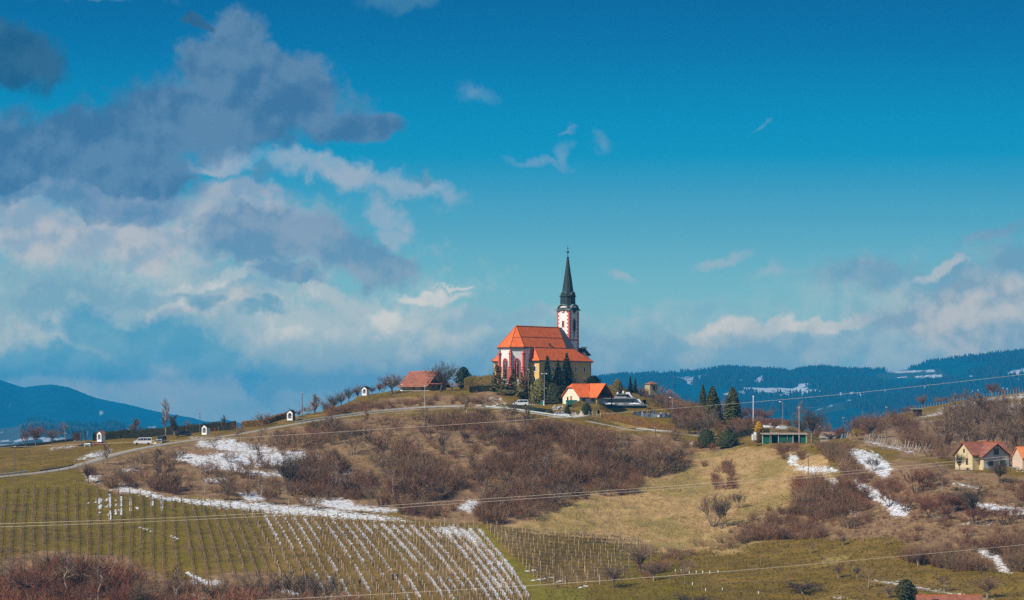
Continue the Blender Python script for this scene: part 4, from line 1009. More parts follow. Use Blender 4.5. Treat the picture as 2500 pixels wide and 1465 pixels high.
for i, (u, w, z0, z1) in enumerate(((0, 1.1, ZC - 7.4, ZC - 6.12), (-.1, .5, ZC - 8.8, ZC - 7.4), (.3, .25, ZC - 8.1, ZC - 7.4), (-.35, .18, ZC - 10, ZC - 8.8))):
    st.add([fT['s'](u - w / 2, z1, .012), fT['s'](u + w / 2, z1, .012), fT['s'](u + w * .3, z0, .012), fT['s'](u - w * .3, z0, .012)], [(0, 1, 2, 3)])
st.build('soot_stain', STAIN, church)
b = MB()
for nm in 'swn': b.add([fT[nm](u, z, d) for d in (0, .1) for u, z in ((-TW / 2 + .5, kz(21.9)), (TW / 2 - .5, kz(21.9)), (TW / 2 - .5, kz(22.3)), (-TW / 2 + .5, kz(22.3)))], [(4, 5, 6, 7), (0, 4, 7, 3), (1, 5, 6, 2), (0, 1, 5, 4), (3, 2, 6, 7)])
b.build('string_course', REDSTONE, church)
# spire: chamfered drum, eight-sided needle, finial with ball and cross
def oct8(r, ch, z):
    q = r - ch
    return [Vector((TX + x, y, z)) for x, y in ((r, -q), (r, q), (q, r), (-q, r), (-r, q), (-r, -q), (-q, -r), (q, -r))]
z0 = ZC + 0.1
mb = MB(); mb.hull([oct8(2.75, .5, z0), oct8(2.25, .75, z0 + 1.0), oct8(1.98, .75, z0 + 1.5), oct8(1.92, .75, kz(35.2))]); mb.build('spire_drum', COPPER, church)
mb = MB(); mb.hull([oct8(2.15, .8, kz(35.15)), oct8(2.2, .8, kz(35.4)), oct8(1.75, .8, kz(35.7)), oct8(1.5, .62, kz(36.3)), oct8(1.08, .45, kz(39.8)), oct8(.6, .25, kz(43.5)), oct8(.16, .06, kz(47.2))]); sp = mb.build('spire', COPPER, church)
mb = MB()
for k in range(8):
    a = [oct8(1.5, .62, kz(36.3))[k], oct8(1.08, .45, kz(39.8))[k], oct8(.6, .25, kz(43.5))[k], oct8(.16, .06, kz(47.2))[k]]
    mb.path(a, 0.045, 4)
mb.build('seam', COPPER, sp)
for k in range(4):
    a = k * math.pi / 2; ca, sa = math.cos(a), math.sin(a)
    fn = face_fn((TX + ca * 1.9, sa * 1.9, 0), (-sa, ca, 0), (ca, sa, 0))
    zz = kz(35.2); pr = [(-1.0, zz), (-.95, zz + .55)] + [(-.95 * math.cos(t), zz + .55 + .85 * math.sin(t)) for t in np.linspace(.3, math.pi - .3, 7)] + [(.95, zz + .55), (1.0, zz)]
    dm = MB().extrude([fn(u, z, .12) for u, z in pr], fn(0, 0, -1.1) - fn(0, 0, .12)).build('spire_dormer', COPPER, church)
    rm = MB(); rm.path([fn(u, z, .14) for u, z in pr[1:-1]], .09, 5); rm.build('dormer_rim', VERDI, dm)
mb = MB()
mb.lathe((TX, 0, kz(46.6)), [(.17, 0), (.34, .15), (.42, .3), (.3, .45), (.1, .55), (.09, 1.7), (.3, 1.78), (.44, 2.0), (.3, 2.25), (.07, 2.35), (.05, 3.6), (.02, 3.9)], 10)
mb.box((TX, 0, kz(49.6)), (.1, .95, .12)); mb.box((TX, 0, kz(50.0)), (.1, .1, .9)); mb.build('finial_cross', COPPER, church)
# small chimney-like turret behind the wing, vent on the roof
MB().box((T1 + 1.9, -3.0, kz(18.3)), (1.0, 1.0, 3.0)).box((T1 + 1.9, -3.0, kz(19.95)), (1.3, 1.3, .3)).build('stair_turret', PLASTER, church)
MB().extrude([(T0 + .2, -HW + .3, EA2), (T1 + 2.6, -HW + .3, EA2), (T1 + 2.6, HW - .3, EA2), (T0 + .2, HW - .3, EA2)], (0, 0, 2.0)).build('porch_block', PLASTER, church)
mb = MB(); slab(mb, [(T1, -HW, EA2 + 4.1), (T1 + 3.0, -HW - .3, EA2 + 2.0), (T1 + 3.0, HW, EA2 + 2.0), (T1, HW, EA2 + 4.1)]); mb.build('slate_porch_roof', SLATE, church)
pv = s0.lerp(s1, 0.62).lerp(rid0.lerp(rid1, 0.62), 0.1); MB().box((pv.x, pv.y, pv.z + .5), (.5, .5, .7)).build('roof_vent', GUTTER, church)
# ------------------------------------------------------------------ houses
CREAM = M('cream_plaster', (0.74, 0.67, 0.52), 0.9, 0.06, 0.5, streak=True)
YELLOW = M('yellow_plaster', (0.58, 0.46, 0.265), 0.9, 0.08, 0.5, streak=True)
GREYPL = M('grey_white_plaster', (0.56, 0.54, 0.50), 0.9, 0.10, 0.5, streak=True)
PINKPL = M('pink_plaster', (0.62, 0.46, 0.36), 0.9, 0.1, 0.5)
STONE = M('rubble_stone', (0.42, 0.36, 0.28), 0.95, 0.35, 1.2, bump=0.05)
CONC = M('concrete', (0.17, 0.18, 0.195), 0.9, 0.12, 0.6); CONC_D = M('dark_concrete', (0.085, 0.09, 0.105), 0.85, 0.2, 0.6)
WOOD_D = M('dark_timber', (0.055, 0.030, 0.026), 0.8, 0.25, 1.5); WOOD_O = M('orange_timber', (0.56, 0.25, 0.06), 0.7, 0.15, 1.5)
WOOD_G = M('grey_timber', (0.27, 0.22, 0.17), 0.9, 0.25, 1.5)
DOOR = M('brown_door', (0.42, 0.20, 0.05), 0.6, 0.12, 1.0)
WINGREEN = M('green_window_frame', (0.06, 0.10, 0.075), 0.6, 0.1)
WFRAME = M('pale_window_frame', (0.62, 0.60, 0.56), 0.7, 0.08)
WHITE = M('white_paint', (0.80, 0.79, 0.77), 0.6, 0.04, 0.6)
def rect_window(parent, fn, u, z, w, h, fmat, fr=0.1, name='window', bars=True, glass=None):
    o_ = [(u - w / 2, z), (u - w / 2, z + h), (u + w / 2, z + h), (u + w / 2, z)]
    i_ = [(u - w / 2 + fr, z + fr), (u - w / 2 + fr, z + h - fr), (u + w / 2 - fr, z + h - fr), (u + w / 2 - fr, z + fr)]
    mb = MB(); frame_ring(mb, fn, o_, i_, 0.0, 0.09); w_ = mb.build(name, fmat, parent)
    g = MB(); g.add([fn(a, b, 0.02) for a, b in i_], [(0, 1, 2, 3)]); g.build('pane', glass or GLASS, w_)
    if bars:
        b = MB(); b.tube(fn(u, z + fr, 0.05), fn(u, z + h - fr, 0.05), 0.035, n=4); b.build('muntin', fmat, w_)
        s = MB(); s.hull([[fn(u - w / 2 - .08, z - .1, d), fn(u + w / 2 + .08, z - .1, d), fn(u + w / 2 + .08, z - .02, d), fn(u - w / 2 - .08, z - .02, d)] for d in (0, .16)]); s.build('sill', fmat, w_)
    return w_
def plank_door(parent, fn, u, z, w, h, mat):
    d = MB(); d.hull([[fn(u - w / 2, z, e), fn(u + w / 2, z, e), fn(u + w / 2, z + h, e), fn(u - w / 2, z + h, e)] for e in (0, .07)]); d_ = d.build('door', mat, parent)
    k = MB(); k.box(fn(u + w * .36, z + h * .48, .1), (.12, .12, .06)); k.build('handle', BLACK, d_)
    return d_
def gable_roof(parent, x0, x1, hw, e, r, mat, ovx=0.4, ove=0.5, hip0=0.0, th=0.16, names=('roof', 'ridge_tiles'), gut=True):
    """ridge along local x; hip0: depth of a half hip at x0; returns the roof part"""
    sl = (r - e) / hw; ez = e - ove * sl; yo = hw + ove
    t = Vector((0, 0, th)); mb = MB()
    if hip0:
        hx = 0.9; zc = r - hip0; yc = (r - zc) / sl
        R0 = Vector((x0 - ovx + hx, 0, r)); R1 = Vector((x1 + ovx, 0, r))
        for s_ in (-1, 1):
            mb.extrude([Vector((x0 - ovx, s_ * yo, ez)), Vector((x1 + ovx, s_ * yo, ez)), R1, R0, Vector((x0 - ovx, s_ * yc, zc))], t)
        mb.extrude([Vector((x0 - ovx, -yc, zc)), Vector((x0 - ovx, yc, zc)), R0], t)
    else:
        R0 = Vector((x0 - ovx, 0, r)); R1 = Vector((x1 + ovx, 0, r))
        for s_ in (-1, 1): mb.extrude([Vector((x0 - ovx, s_ * yo, ez)), Vector((x1 + ovx, s_ * yo, ez)), R1, R0], t)
    rf = mb.build(names[0], mat, parent)
    MB().tube(R0 + t, R1 + t, 0.11, n=6).build(names[1], RIDGE, rf)
    if gut:
        for s_ in (-1, 1): MB().tube((x0 - ovx, s_ * (yo + .06), ez + .02), (x1 + ovx, s_ * (yo + .06), ez + .02), 0.08, n=6).build('gutter', GUTTER, rf)
    return rf
def gable_walls(parent, x0, x1, hw, e, r, mat, cut=None, name='wall', y0=0.0, z0=-0.6):
    if cut is None: pr = [(-hw, z0), (hw, z0), (hw, e), (0, r), (-hw, e)]
    else:
        zc = r - cut; yc = (r - zc) / ((r - e) / hw); pr = [(-hw, z0), (hw, z0), (hw, e), (yc, zc), (-yc, zc), (-hw, e)]
    return MB().extrude([(x0, y + y0, z) for y, z in pr], (x1 - x0, 0, 0)).build(name, mat, parent)
# yellow house on the left shoulder
c = P(1062, 955.5, 843); yh = empty('yellow_house', c, 'yellow house with a broad faded red tile roof behind the bare leaning tree', 'house', math.radians(-40))
# local frame: x along the ridge, gable at +x faces the viewer's right
gable_walls(yh, -9.2, 0.6, 4.3, 2.15, 5.75, YELLOW)
gable_roof(yh, -9.2, 0.6, 4.3, 2.15, 5.75, TILE_OLD, 1.0, 1.15)
fY = face_fn((0, -4.3, 0), (1, 0, 0), (0, -1, 0)); fG = face_fn((0.6, 0, 0), (0, 1, 0), (1, 0, 0))
rect_window(yh, fY, -1.0, 0.65, 0.8, 1.0, WOOD_D); rect_window(yh, fY, -4.6, 0.75, 0.7, 0.8, WOOD_D)
plank_door(yh, fG, -1.6, 0.0, 1.0, 2.0, WOOD_D); rect_window(yh, fG, 1.2, 0.7, 1.2, 1.1, WOOD_D)
MB().box((-9.1, -4.5, 0.9), (0.8, 0.5, 2.4)).build('white_pier', WHITE, yh)
MB().box((-3.5, -4.42, .05), (10.5, .2, .6)).build('plinth', WHITE, yh)
MB().extrude([(0.63, -4.6, 2.5), (0.63, 4.6, 2.5), (0.63, 0, 5.6)], (.08, 0, 0)).build('shade_gable', WOOD_D, yh)  # dark panel puts the shade of the right gable into its colour
MB().extrude([(.5, -4.4, 2.55), (3.2, -4.4, 2.0), (3.2, 4.4, 2.0), (.5, 4.4, 2.55)], (0, 0, .12)).build('porch_roof', TILE_OLD, yh)
for y in (-4.2, 0, 4.2): MB().box((3.0, y, .8), (.16, .16, 2.6)).build('porch_post', WOOD_D, yh)
MB().box((-5.5, 1.6, 5.5), (.7, .7, 1.3)).box((-5.5, 1.6, 6.2), (.85, .85, .12)).build('chimney', PINKPL, yh)
# mortuary house: two wings meeting at a bend
c = P(1394, 985, 806); mh = empty('cream_house', c, 'cream house with bright orange half-hipped roof and open timber porch gable', 'house', math.radians(33))
HWm = 4.2; Em = 2.05; Rm = 5.45
gable_walls(mh, 0, 6.6, HWm, Em, Rm, CREAM, cut=0.95)
gable_roof(mh, 0, 6.8, HWm, Em, Rm, TILE, .45, .6, hip0=0.95)
f0 = face_fn((0, 0, 0), (0, 1, 0), (-1, 0, 0)); f1 = face_fn((0, -HWm, 0), (1, 0, 0), (0, -1, 0))
plank_door(mh, f0, -.1, 0, .95, 2.1, DOOR); rect_window(mh, f0, 1.6, 1.0, .6, .9, WOOD_D)
rect_window(mh, f1, 1.5, .65, 1.15, 1.25, WINGREEN); rect_window(mh, f1, 4.6, .65, 1.15, 1.25, WINGREEN)
MB().tube((.15, -HWm - .1, Em), (.15, -HWm - .1, -.4), .06, n=6).build('downpipe', BLACK, mh)
# porch wing: turned 66 degrees, sharing the ridge end
ang = math.radians(-33 - 33); wc = Vector((6.4, 0, 0))
def wl(x, y, z=0.0): return (wc.x + x * math.cos(ang) - y * math.sin(ang), wc.y + x * math.sin(ang) + y * math.cos(ang), z)
t = Vector((0, 0, .16)); sl = (Rm - Em) / HWm; yo = HWm + .6; ez = Em - .6 * sl; xe = 5.4
mb = MB()
mb.extrude([wl(-.3, 0, Rm + .02), wl(xe, 0, Rm + .02), wl(xe, -yo, ez + .02), wl(2.6, -yo, ez + .02)], t)
mb.extrude([wl(-.3, 0, Rm + .02), wl(-2.5, yo, ez + .02), wl(xe, yo, ez + .02), wl(xe, 0, Rm + .02)], t)
pr_ = mb.build('porch_roof', TILE, mh)
MB().tube(Vector(wl(-.3, 0, Rm)) + t, Vector(wl(xe, 0, Rm)) + t, .11, n=6).build('ridge_tiles', RIDGE, pr_)
MB().tube(Vector(wl(.2, 0, Rm)) + t, Vector(wl(2.7, -yo, ez)) + t, .1, n=5).build('valley_flashing', GUTTER, pr_)
MB().extrude([wl(-.3, -HWm + .1, -.5), wl(2.3, -HWm + .1, -.5), wl(2.3, HWm - .1, -.5), wl(-.3, HWm - .1, -.5)], (0, 0, Em + .45)).build('porch_back_wall', GREYPL, mh)
mb = MB()
mb.extrude([wl(xe - .5, -HWm - .3, Em - .25), wl(xe - .5, HWm + .3, Em - .25), wl(xe - .5, HWm + .3, Em + .05), wl(xe - .5, -HWm - .3, Em + .05)], Vector(wl(.2, 0)) - Vector(wl(0, 0)))
mb.build('tie_beam', WOOD_D, mh)
for nm, a, b in (('king_post', (0, Em), (0, Rm - .3)), ('brace', (0, Rm - 1.0), (2.6, Em + .1)), ('brace', (0, Rm - 1.0), (-2.6, Em + .1)), ('rafter', (0, Rm - .1), (-HWm - .3, Em - .2)), ('rafter', (0, Rm - .1), (HWm + .3, Em - .2))):
    MB().tube(wl(xe - .4, *a), wl(xe - .4, *b), .12, n=4).build(nm, WOOD_D, mh)
MB().extrude([wl(xe - 1.6, -HWm, Em), wl(xe - 1.6, HWm, Em), wl(xe - 1.6, 0, Rm - .15)], Vector(wl(.1, 0)) - Vector(wl(0, 0))).build('gable_boarding', WOOD_D, mh)
for y in (-HWm + .1, HWm - .2): MB().box(wl(xe - .5, y, .6), (.24, .24, 3.0), ang).build('porch_post', WOOD_O if y < 0 else WOOD_D, mh)
# grey cemetery hall with flat roofs and a glazed front
c = P(1515, 990, 818); hall = empty('cemetery_hall', c, 'low grey flat-roofed hall with a row of glass panes above the graves', 'building', math.radians(0))
def pxl(px): return (px - 1515) * 818 / F
def zl(py): return (990 - py) * 818 / F
def hbox(name, px0, px1, py0, py1, y, d, mat):
    return MB().box(((pxl(px0) + pxl(px1)) / 2, y + d / 2, (zl(py0) + zl(py1)) / 2), (pxl(px1) - pxl(px0), d, zl(py0) - zl(py1))).build(name, mat, hall)
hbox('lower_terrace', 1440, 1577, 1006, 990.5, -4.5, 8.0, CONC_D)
hbox('terrace_slab', 1438, 1580, 990.4, 987.0, -5.2, 9.2, CONC)
hbox('parapet', 1478, 1572, 986.8, 982.6, 0.2, .3, CONC)
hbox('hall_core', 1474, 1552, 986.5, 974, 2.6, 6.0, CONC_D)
hbox('roof_slab', 1472, 1553, 973.8, 970.2, 0.6, 9.0, CONC)
hbox('roof_fascia', 1473.5, 1530, 970.0, 968.8, 0.9, 2.0, WHITE)
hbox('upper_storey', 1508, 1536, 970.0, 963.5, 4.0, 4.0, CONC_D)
hbox('upper_roof', 1505, 1536, 963.3, 961.5, 3.4, 5.2, CONC)
for i in range(12):
    a = 1475 + i * 6.4
    p_ = hbox('glass_pane', a, a + 5.6, 982.5, 974.2, 2.2, .12, M('hall_glass', (0.05, 0.085, 0.09), .12, .3, .7, spec=.7))
    hbox('glazing_post', a + 5.7, a + 6.3, 982.5, 974.0, 2.0, .3, CONC)
for i, (a, b) in enumerate(((1462, 1468), (1476, 1483), (1496, 1500), (1510, 1517), (1525, 1531), (1545, 1552))):
    hbox('niche', a, b, 1004, 993.5, -4.62, .1, BLACK if i % 2 else M('blue_grey_panel', (.12, .13, .19), .6, .2))
mb = MB(); mb.extrude([(pxl(1530), 5, zl(957)), (pxl(1539), 5, zl(957)), (pxl(1541), 5, zl(962)), (pxl(1550), 5, zl(974)), (pxl(1530), 5, zl(974))], (0, 3, 0)); mb.build('stair_wall', WHITE, hall)
mb = MB(); mb.extrude([(pxl(1551), 4, zl(974)), (pxl(1562), 4, zl(974)), (pxl(1571), 4, zl(987)), (pxl(1551), 4, zl(987))], (0, 3, 0)); mb.build('side_wall', WHITE, hall)
for px, py in ((1507, 960), (1521, 957)): hbox('roof_vent', px, px + 4, py + 3, py - 3, 5.0, .6, WHITE)
for i, (a, b, h) in enumerate(((1478, 1503, 3.8), (1508, 1524, 1.6), (1533, 1566, 4.2))):   # old snow lying on the terrace
    n = 14; xs = np.linspace(pxl(a), pxl(b), n); prof_ = [(x, -1.2 + 0.1 * math.sin(k * 2.1), zl(986.9)) for k, x in enumerate(xs)]
    topz = [(x, -1.0, zl(986.9) + h * .118 * max(.05, math.sin(math.pi * k / (n - 1)) * (.7 + .3 * math.sin(k * 1.9 + i)))) for k, x in enumerate(xs)]
    mb = MB(); mb.hull([[prof_[k], topz[k], (topz[k][0], .05, topz[k][2] * .9 + .1 * zl(986.9)), (prof_[k][0], .1, zl(986.9))] for k in range(n)])
    o = mb.build('snow_heap', M('old_snow', (.82, .83, .86), .9, .04), None, True); o.location = c
    tag(o, ('white snow heap on the hall terrace nearest the porch', 'thin snow strip on the hall terrace', 'long white snow heap on the terrace nearest the graves')[i], 'snow heap')
# stone hut on the crest
c = P(1590, 962, 846); hut = empty('stone_hut', c, 'small square stone hut with a low roof on the crest behind the graves', 'hut', math.radians(30))
MB().box((0, 0, 1.35), (2.7, 2.7, 3.4)).build('wall', M('sandy_stone', (.40, .33, .20), .95, .3, 1.5, bump=.04), hut)
MB().hull([[(-1.6, -1.6, 2.9), (1.6, -1.6, 2.9), (1.6, 1.6, 2.9), (-1.6, 1.6, 2.9)], [(-.1, -.1, 3.7), (.1, -.1, 3.7), (.1, .1, 3.7), (-.1, .1, 3.7)]]).build('roof', TILE_OLD, hut)
fH = face_fn((0, -1.35, 0), (1, 0, 0), (0, -1, 0)); rect_window(hut, fH, 0, 1.4, .7, .8, WOOD_D)
# old house on the right
c = P(2353, 1140, 664); oh = empty('farmhouse', c, 'old yellow and grey farmhouse with a faded red cross-gabled tile roof', 'house', math.radians(25))
SC1 = 664 / F
hw = 3.55; e = 3.0; r = 5.6
gable_walls(oh, 0, 10.6, hw, e, r, YELLOW, y0=0, z0=-1.4)
gable_roof(oh, 0, 10.6, hw, e, r, TILE_OLD, .45, .55)
f0 = face_fn((0, 0, 0), (0, -1, 0), (-1, 0, 0))
rect_window(oh, f0, .15, 3.35, .55, .85, WOOD_D, .08, bars=False); rect_window(oh, f0, -1.5, .75, .8, 1.25, WOOD_D); rect_window(oh, f0, 1.35, .75, .8, 1.25, WOOD_D)
# front cross wing: local -y direction
cw0, cw1 = 1.9, 8.9; cm = (cw0 + cw1) / 2; chw = (cw1 - cw0) / 2; yf = -hw - 1.7
MB().extrude([(cw0, yf, -1.4), (cw1, yf, -1.4), (cw1, yf, e - .2), (cm, yf, r - .25), (cw0, yf, e - .2)], (0, -yf - .3, 0)).build('cross_wing_wall', YELLOW, oh)
MB().extrude([(cw0 - .01, yf - .06, -1.3), (cw1 + .01, yf - .06, -1.3), (cw1 + .01, yf - .06, e - .2), (cm, yf - .06, r - .28), (cw0 - .01, yf - .06, e - .2)], (0, .055, 0)).build('front_gable', GREYPL, oh)
mb = MB(); sl = (r - .25 - (e - .2)) / chw; t = Vector((0, 0, .16)); ov_ = .7
for s_ in (-1, 1):
    mb.extrude([(cm, yf - .6, r - .2), (cm, 0.2, r - .2), (cm + s_ * (chw + ov_), -hw + .1, e - .2 - ov_ * sl), (cm + s_ * (chw + ov_), yf - .6, e - .2 - ov_ * sl)], t)
r_ = mb.build('cross_roof', TILE_OLD, oh)
MB().tube((cm, yf - .6, r - .2 + .16), (cm, .2, r - .2 + .16), .11, n=6).build('ridge_tiles', RIDGE, r_)
MB().tube((cm - chw - ov_, -hw - .3, e - .2 - ov_ * sl + .2), (cm, 0, r - .02), .09, n=5).build('valley_flashing', M('lime_mortar', (.6, .56, .5), .9), r_)
for s_ in (-1, 1): MB().tube((cm, yf - .62, r - .3), (cm + s_ * (chw + ov_), yf - .62, e - .3 - ov_ * sl), .1, n=4).build('verge_board', WOOD_D, r_)
fF = face_fn((cm, yf - .06, 0), (1, 0, 0), (0, -1, 0))
rect_window(oh, fF, 0, 3.0, 1.35, 1.35, WINGREEN, .14); rect_window(oh, fF, -1.55, .45, 1.4, 1.2, WINGREEN, .12); rect_window(oh, fF, 1.7, .45, 1.4, 1.2, WINGREEN, .12)
MB().box((cm, yf - .1, -.85), (chw * 2 + .3, .25, 1.5)).build('stone_plinth', STONE, oh)
MB().box((-.1, .2, -1.2), (.3, 6.0, 2.2)).build('stone_footing', STONE, oh)
plank_door(oh, face_fn((-.26, -2.0, 0), (0, -1, 0), (-1, 0, 0)), 0, -2.0, .9, 1.8, WOOD_D)
MB().box((9.8, -1.2, 1.3), (.7, 5.2, 3.4)).build('side_porch', GREYPL, oh)
MB().box((6.8, .5, 5.9), (.6, .6, 1.0)).build('chimney', M('brick_red', (.32, .12, .08), .9, .25, 3), oh)
MB().tube((5.2, .3, 5.5), (5.2, .3, 7.2), .04, n=5).tube((4.8, .3, 6.9), (5.6, .3, 6.9), .03, n=4).build('aerial', BLACK, oh)
# pink house cut by the right photo edge
c = P(2484, 1141, 652); ph_ = empty('pink_house', c, 'small pink-walled house with bright orange roof at the right photo edge', 'house', math.radians(12))
gable_walls(ph_, 0, 7.5, 3.0, 2.35, 4.6, PINKPL, z0=-1); gable_roof(ph_, 0, 7.5, 3.0, 2.35, 4.6, M('orange_tile', (.62, .20, .06), .8, .18, .9, bump=.03), .3, .5)
f1 = face_fn((0, -3.0, 0), (1, 0, 0), (0, -1, 0)); rect_window(ph_, f1, 1.7, .55, .9, .9, WOOD_D); rect_window(ph_, f1, 5.2, .55, .9, .9, WOOD_D)
# roof that just peeps into the bottom of the picture
c = P(2240, 1500, 536); c.z = ground(c.x, c.y); rz_ = P(2240, 1455.5, 536).z - c.z
lh = empty('roadside_house', c, 'house showing only its long orange roof ridge at the bottom edge', 'house', math.radians(-2))
gable_walls(lh, 0, 11.8, 4.0, rz_ - 2.9, rz_, CREAM, z0=-1.5); gable_roof(lh, 0, 11.8, 4.0, rz_ - 2.9, rz_, TILE_OLD, .3, .5)
rect_window(lh, face_fn((0, -4, 0), (1, 0, 0), (0, -1, 0)), 3, 1, 1.2, 1.2, WOOD_D); MB().box((8.0, 1.0, rz_ - .1), (.6, .6, 1.3)).build('chimney', PINKPL, lh)
# green open shed in the gardens on the right
GREEN = M('green_boards', (0.012, 0.115, 0.072), .7, .2, 1.5)
c = P(1862, 1081.5, 741); sh = empty('green_shed', c, 'long low green garden shed open between white posts', 'shed', math.radians(2))
sx = 741 / F; Ls = 108 * sx
MB().box((Ls / 2, 2.6, 1.1), (Ls, .15, 2.6)).build('back_wall', GREEN, sh)
MB().extrude([(-.3, -.5, 2.15), (Ls + .3, -.5, 2.15), (Ls + .3, 3.0, 2.5), (-.3, 3.0, 2.5)], (0, 0, .12)).build('roof', M('weathered_sheet', (.30, .24, .19), .8, .3, .6), sh)
for i, u in enumerate((0.0, 2.2, 4.1, 6.4, 7.9, 9.6, Ls - .1)): MB().box((u, -.15, .9), (.16, .16, 2.5)).build('post', WOOD_G if i % 2 else M('pale_post', (.55, .52, .46), .9, .15), sh)
for a, b in ((-.4, 2.1), (4.2, 6.3), (6.5, 7.8), (9.7, Ls - .2)): MB().box(((a + b) / 2, .0, .75), (b - a - .2, .08, 2.0)).build('panel', GREEN, sh)
c = P(1841, 1072, 741); ct = empty('white_container', c, 'small white cabinet standing left of the green shed', 'cabinet', .1)
MB().box((0, 0, .5), (1.1, .9, 1.6)).build('body', WHITE, ct); MB().box((0, -.47, .45), (.9, .04, 1.3)).build('door', GREYPL, ct); MB().box((.3, .2, 1.5), (.5, .4, .6)).build('stack', WHITE, ct)
# dark hut among the trees on the far right slope
c = P(2240, 1037, 985); dh = empty('field_hut', c, 'dark little field hut with a flat roof under the snowy vineyard', 'hut', .2); c.z = ground(c.x, c.y) ; dh.location = c
MB().box((0, 0, 1.0), (2.4, 2.4, 2.4)).build('wall', WOOD_D, dh); MB().extrude([(-2.2, -1.6, 2.2), (1.8, -1.6, 2.2), (1.8, 1.6, 2.5), (-2.2, 1.6, 2.5)], (0, 0, .15)).build('roof', M('mossy_sheet', (.17, .19, .13), .8, .2), dh)
# grey barn right of the shed
c = P(2008, 1083, 752); bn = empty('grey_barn', c, 'small weathered timber barn half hidden behind brush, right of the green shed', 'barn', math.radians(-25))
gable_walls(bn, 0, 4.2, 1.9, 1.6, 2.8, WOOD_G); gable_roof(bn, 0, 4.2, 1.9, 1.6, 2.8, M('grey_sheet', (.22, .19, .17), .8, .2), .3, .3, gut=False)
plank_door(bn, face_fn((4.2, 0, 0), (0, 1, 0), (1, 0, 0)), 0, 0, 1.0, 1.6, WOOD_D)
# ------------------------------------------------------------------ wayside shrines
def shrine(px, py, Y, w, h, rz, label, roofm, ivy=False):
    c = P(px, py, Y); c.z = ground(c.x, c.y); root = empty('wayside_shrine', c, label, 'shrine', rz, 'white shrines lining the road up the hill')
    d = w * .85; hb = h * .68
    fn = face_fn((0, -d / 2, 0), (1, 0, 0), (0, -1, 0))
    MB().box((-w / 2 + .14, 0, hb / 2 - .2), (.28, d, hb + .4)).box((w / 2 - .14, 0, hb / 2 - .2), (.28, d, hb + .4)).box((0, d / 2 - .1, hb / 2 - .2), (w - .56, .2, hb + .4)).box((0, 0, .15), (w - .56, d, .9)).build('wall', WHITE, root)
    a_ = arch_pts(w - .56, .6, hb * .72, hb * .26)
    m = MB(); top = [(-w / 2 + .0, hb), (0, hb + (h - hb) * .72), (w / 2, hb)]
    poly = [(-w / 2, .6), (-w / 2, hb), (0, hb + (h - hb) * .8), (w / 2, hb), (w / 2, .6)] + [(u, z) for u, z in reversed(a_)]
    m.extrude([fn(u, z, .03) for u, z in poly], fn(0, 0, -.22) - fn(0, 0, .03)); m.build('arch_front', WHITE, root)
    r = MB(); ov_ = .22
    for s_ in (-1, 1): r.extrude([(0, -d / 2 - ov_, h * .93), (0, d / 2 + ov_, h * .93), (s_ * (w / 2 + ov_), d / 2 + ov_, hb - .08), (s_ * (w / 2 + ov_), -d / 2 - ov_, hb - .08)], (0, 0, .1))
    r.build('roof', roofm, root)
    MB().box((0, -d / 2, h * .98 + .2), (.07, .07, .6)).box((0, -d / 2, h * .98 + .3), (.34, .07, .07)).build('cross', BLACK, root)
    MB().lathe((0, .1, .6), [(.2, 0), (.22, .5), (.13, .9), (.17, 1.0), (.12, 1.2), (.02, 1.28)], 8).build('statue', M('grey_figure', (.35, .34, .32), .8, .2), root)
    MB().box((0, 0, -.12), (w + .5, d + .5, .4)).build('plinth', CONC, root)
shrine(247, 1079, 788, 1.75, 3.25, math.radians(-38), 'white shrine with a red tiled roof behind the parked red car', TILE_OLD)
shrine(503, 1062, 782, 1.75, 3.05, math.radians(-35), 'white shrine beside the roadside pole above the large snow patch', BLACK)
shrine(711, 1027, 796, 1.8, 3.2, math.radians(-28), 'white shrine with ivy on its right side at the foot of the mound', BLACK)
shrine(893, 966, 836, 1.7, 2.9, math.radians(-35), 'white shrine on top of the grassy mound left of the yellow house', BLACK)
# ------------------------------------------------------------------ plants: shared shapes
TRUNK_M = M_twig('bark', [(0.105, 0.077, 0.063), (0.168, 0.133, 0.112), (0.238, 0.196, 0.168), (0.126, 0.098, 0.084)], False)
PALEBARK = M_twig('pale_bark', [(0.34, 0.27, 0.22), (0.42, 0.35, 0.29)], False)
CROWN_M = M_twig('bare_twigs', [(0.160, 0.095, 0.058), (0.230, 0.140, 0.085), (0.190, 0.130, 0.085), (0.290, 0.190, 0.115)], False)
CROWN_RED = M_twig('reddish_twigs', [(0.190, 0.080, 0.050), (0.220, 0.105, 0.068), (0.160, 0.066, 0.042)], False)
CROWN_PINK = M_twig('pinkish_twigs', [(0.30, 0.18, 0.17), (0.36, 0.22, 0.20)], False)
CROWN_GREY = M_twig('dark_grey_twigs', [(0.085, 0.062, 0.045), (0.120, 0.088, 0.062)], False)
FIR_M = M_twig('fir_needles', [(0.016, 0.028, 0.014), (0.034, 0.044, 0.018)], False)
FIR_LIGHT = M_twig('light_fir_needles', [(0.130, 0.120, 0.042), (0.190, 0.155, 0.058)], False)
THUJA_M = M_twig('thuja_sprays', [(0.050, 0.052, 0.018), (0.078, 0.074, 0.026)], False)
JUNIPER_M = M_twig('dark_bush_leaves', [(0.030, 0.038, 0.014), (0.055, 0.058, 0.022)], False)
YEW_M = M_twig('yew_leaves', [(0.012, 0.024, 0.014), (0.020, 0.034, 0.018)], False)
def rand_perp(rg, d):
    v = rg.normal(size=3); v -= d * v.dot(d); return v / (np.linalg.norm(v) + 1e-9)
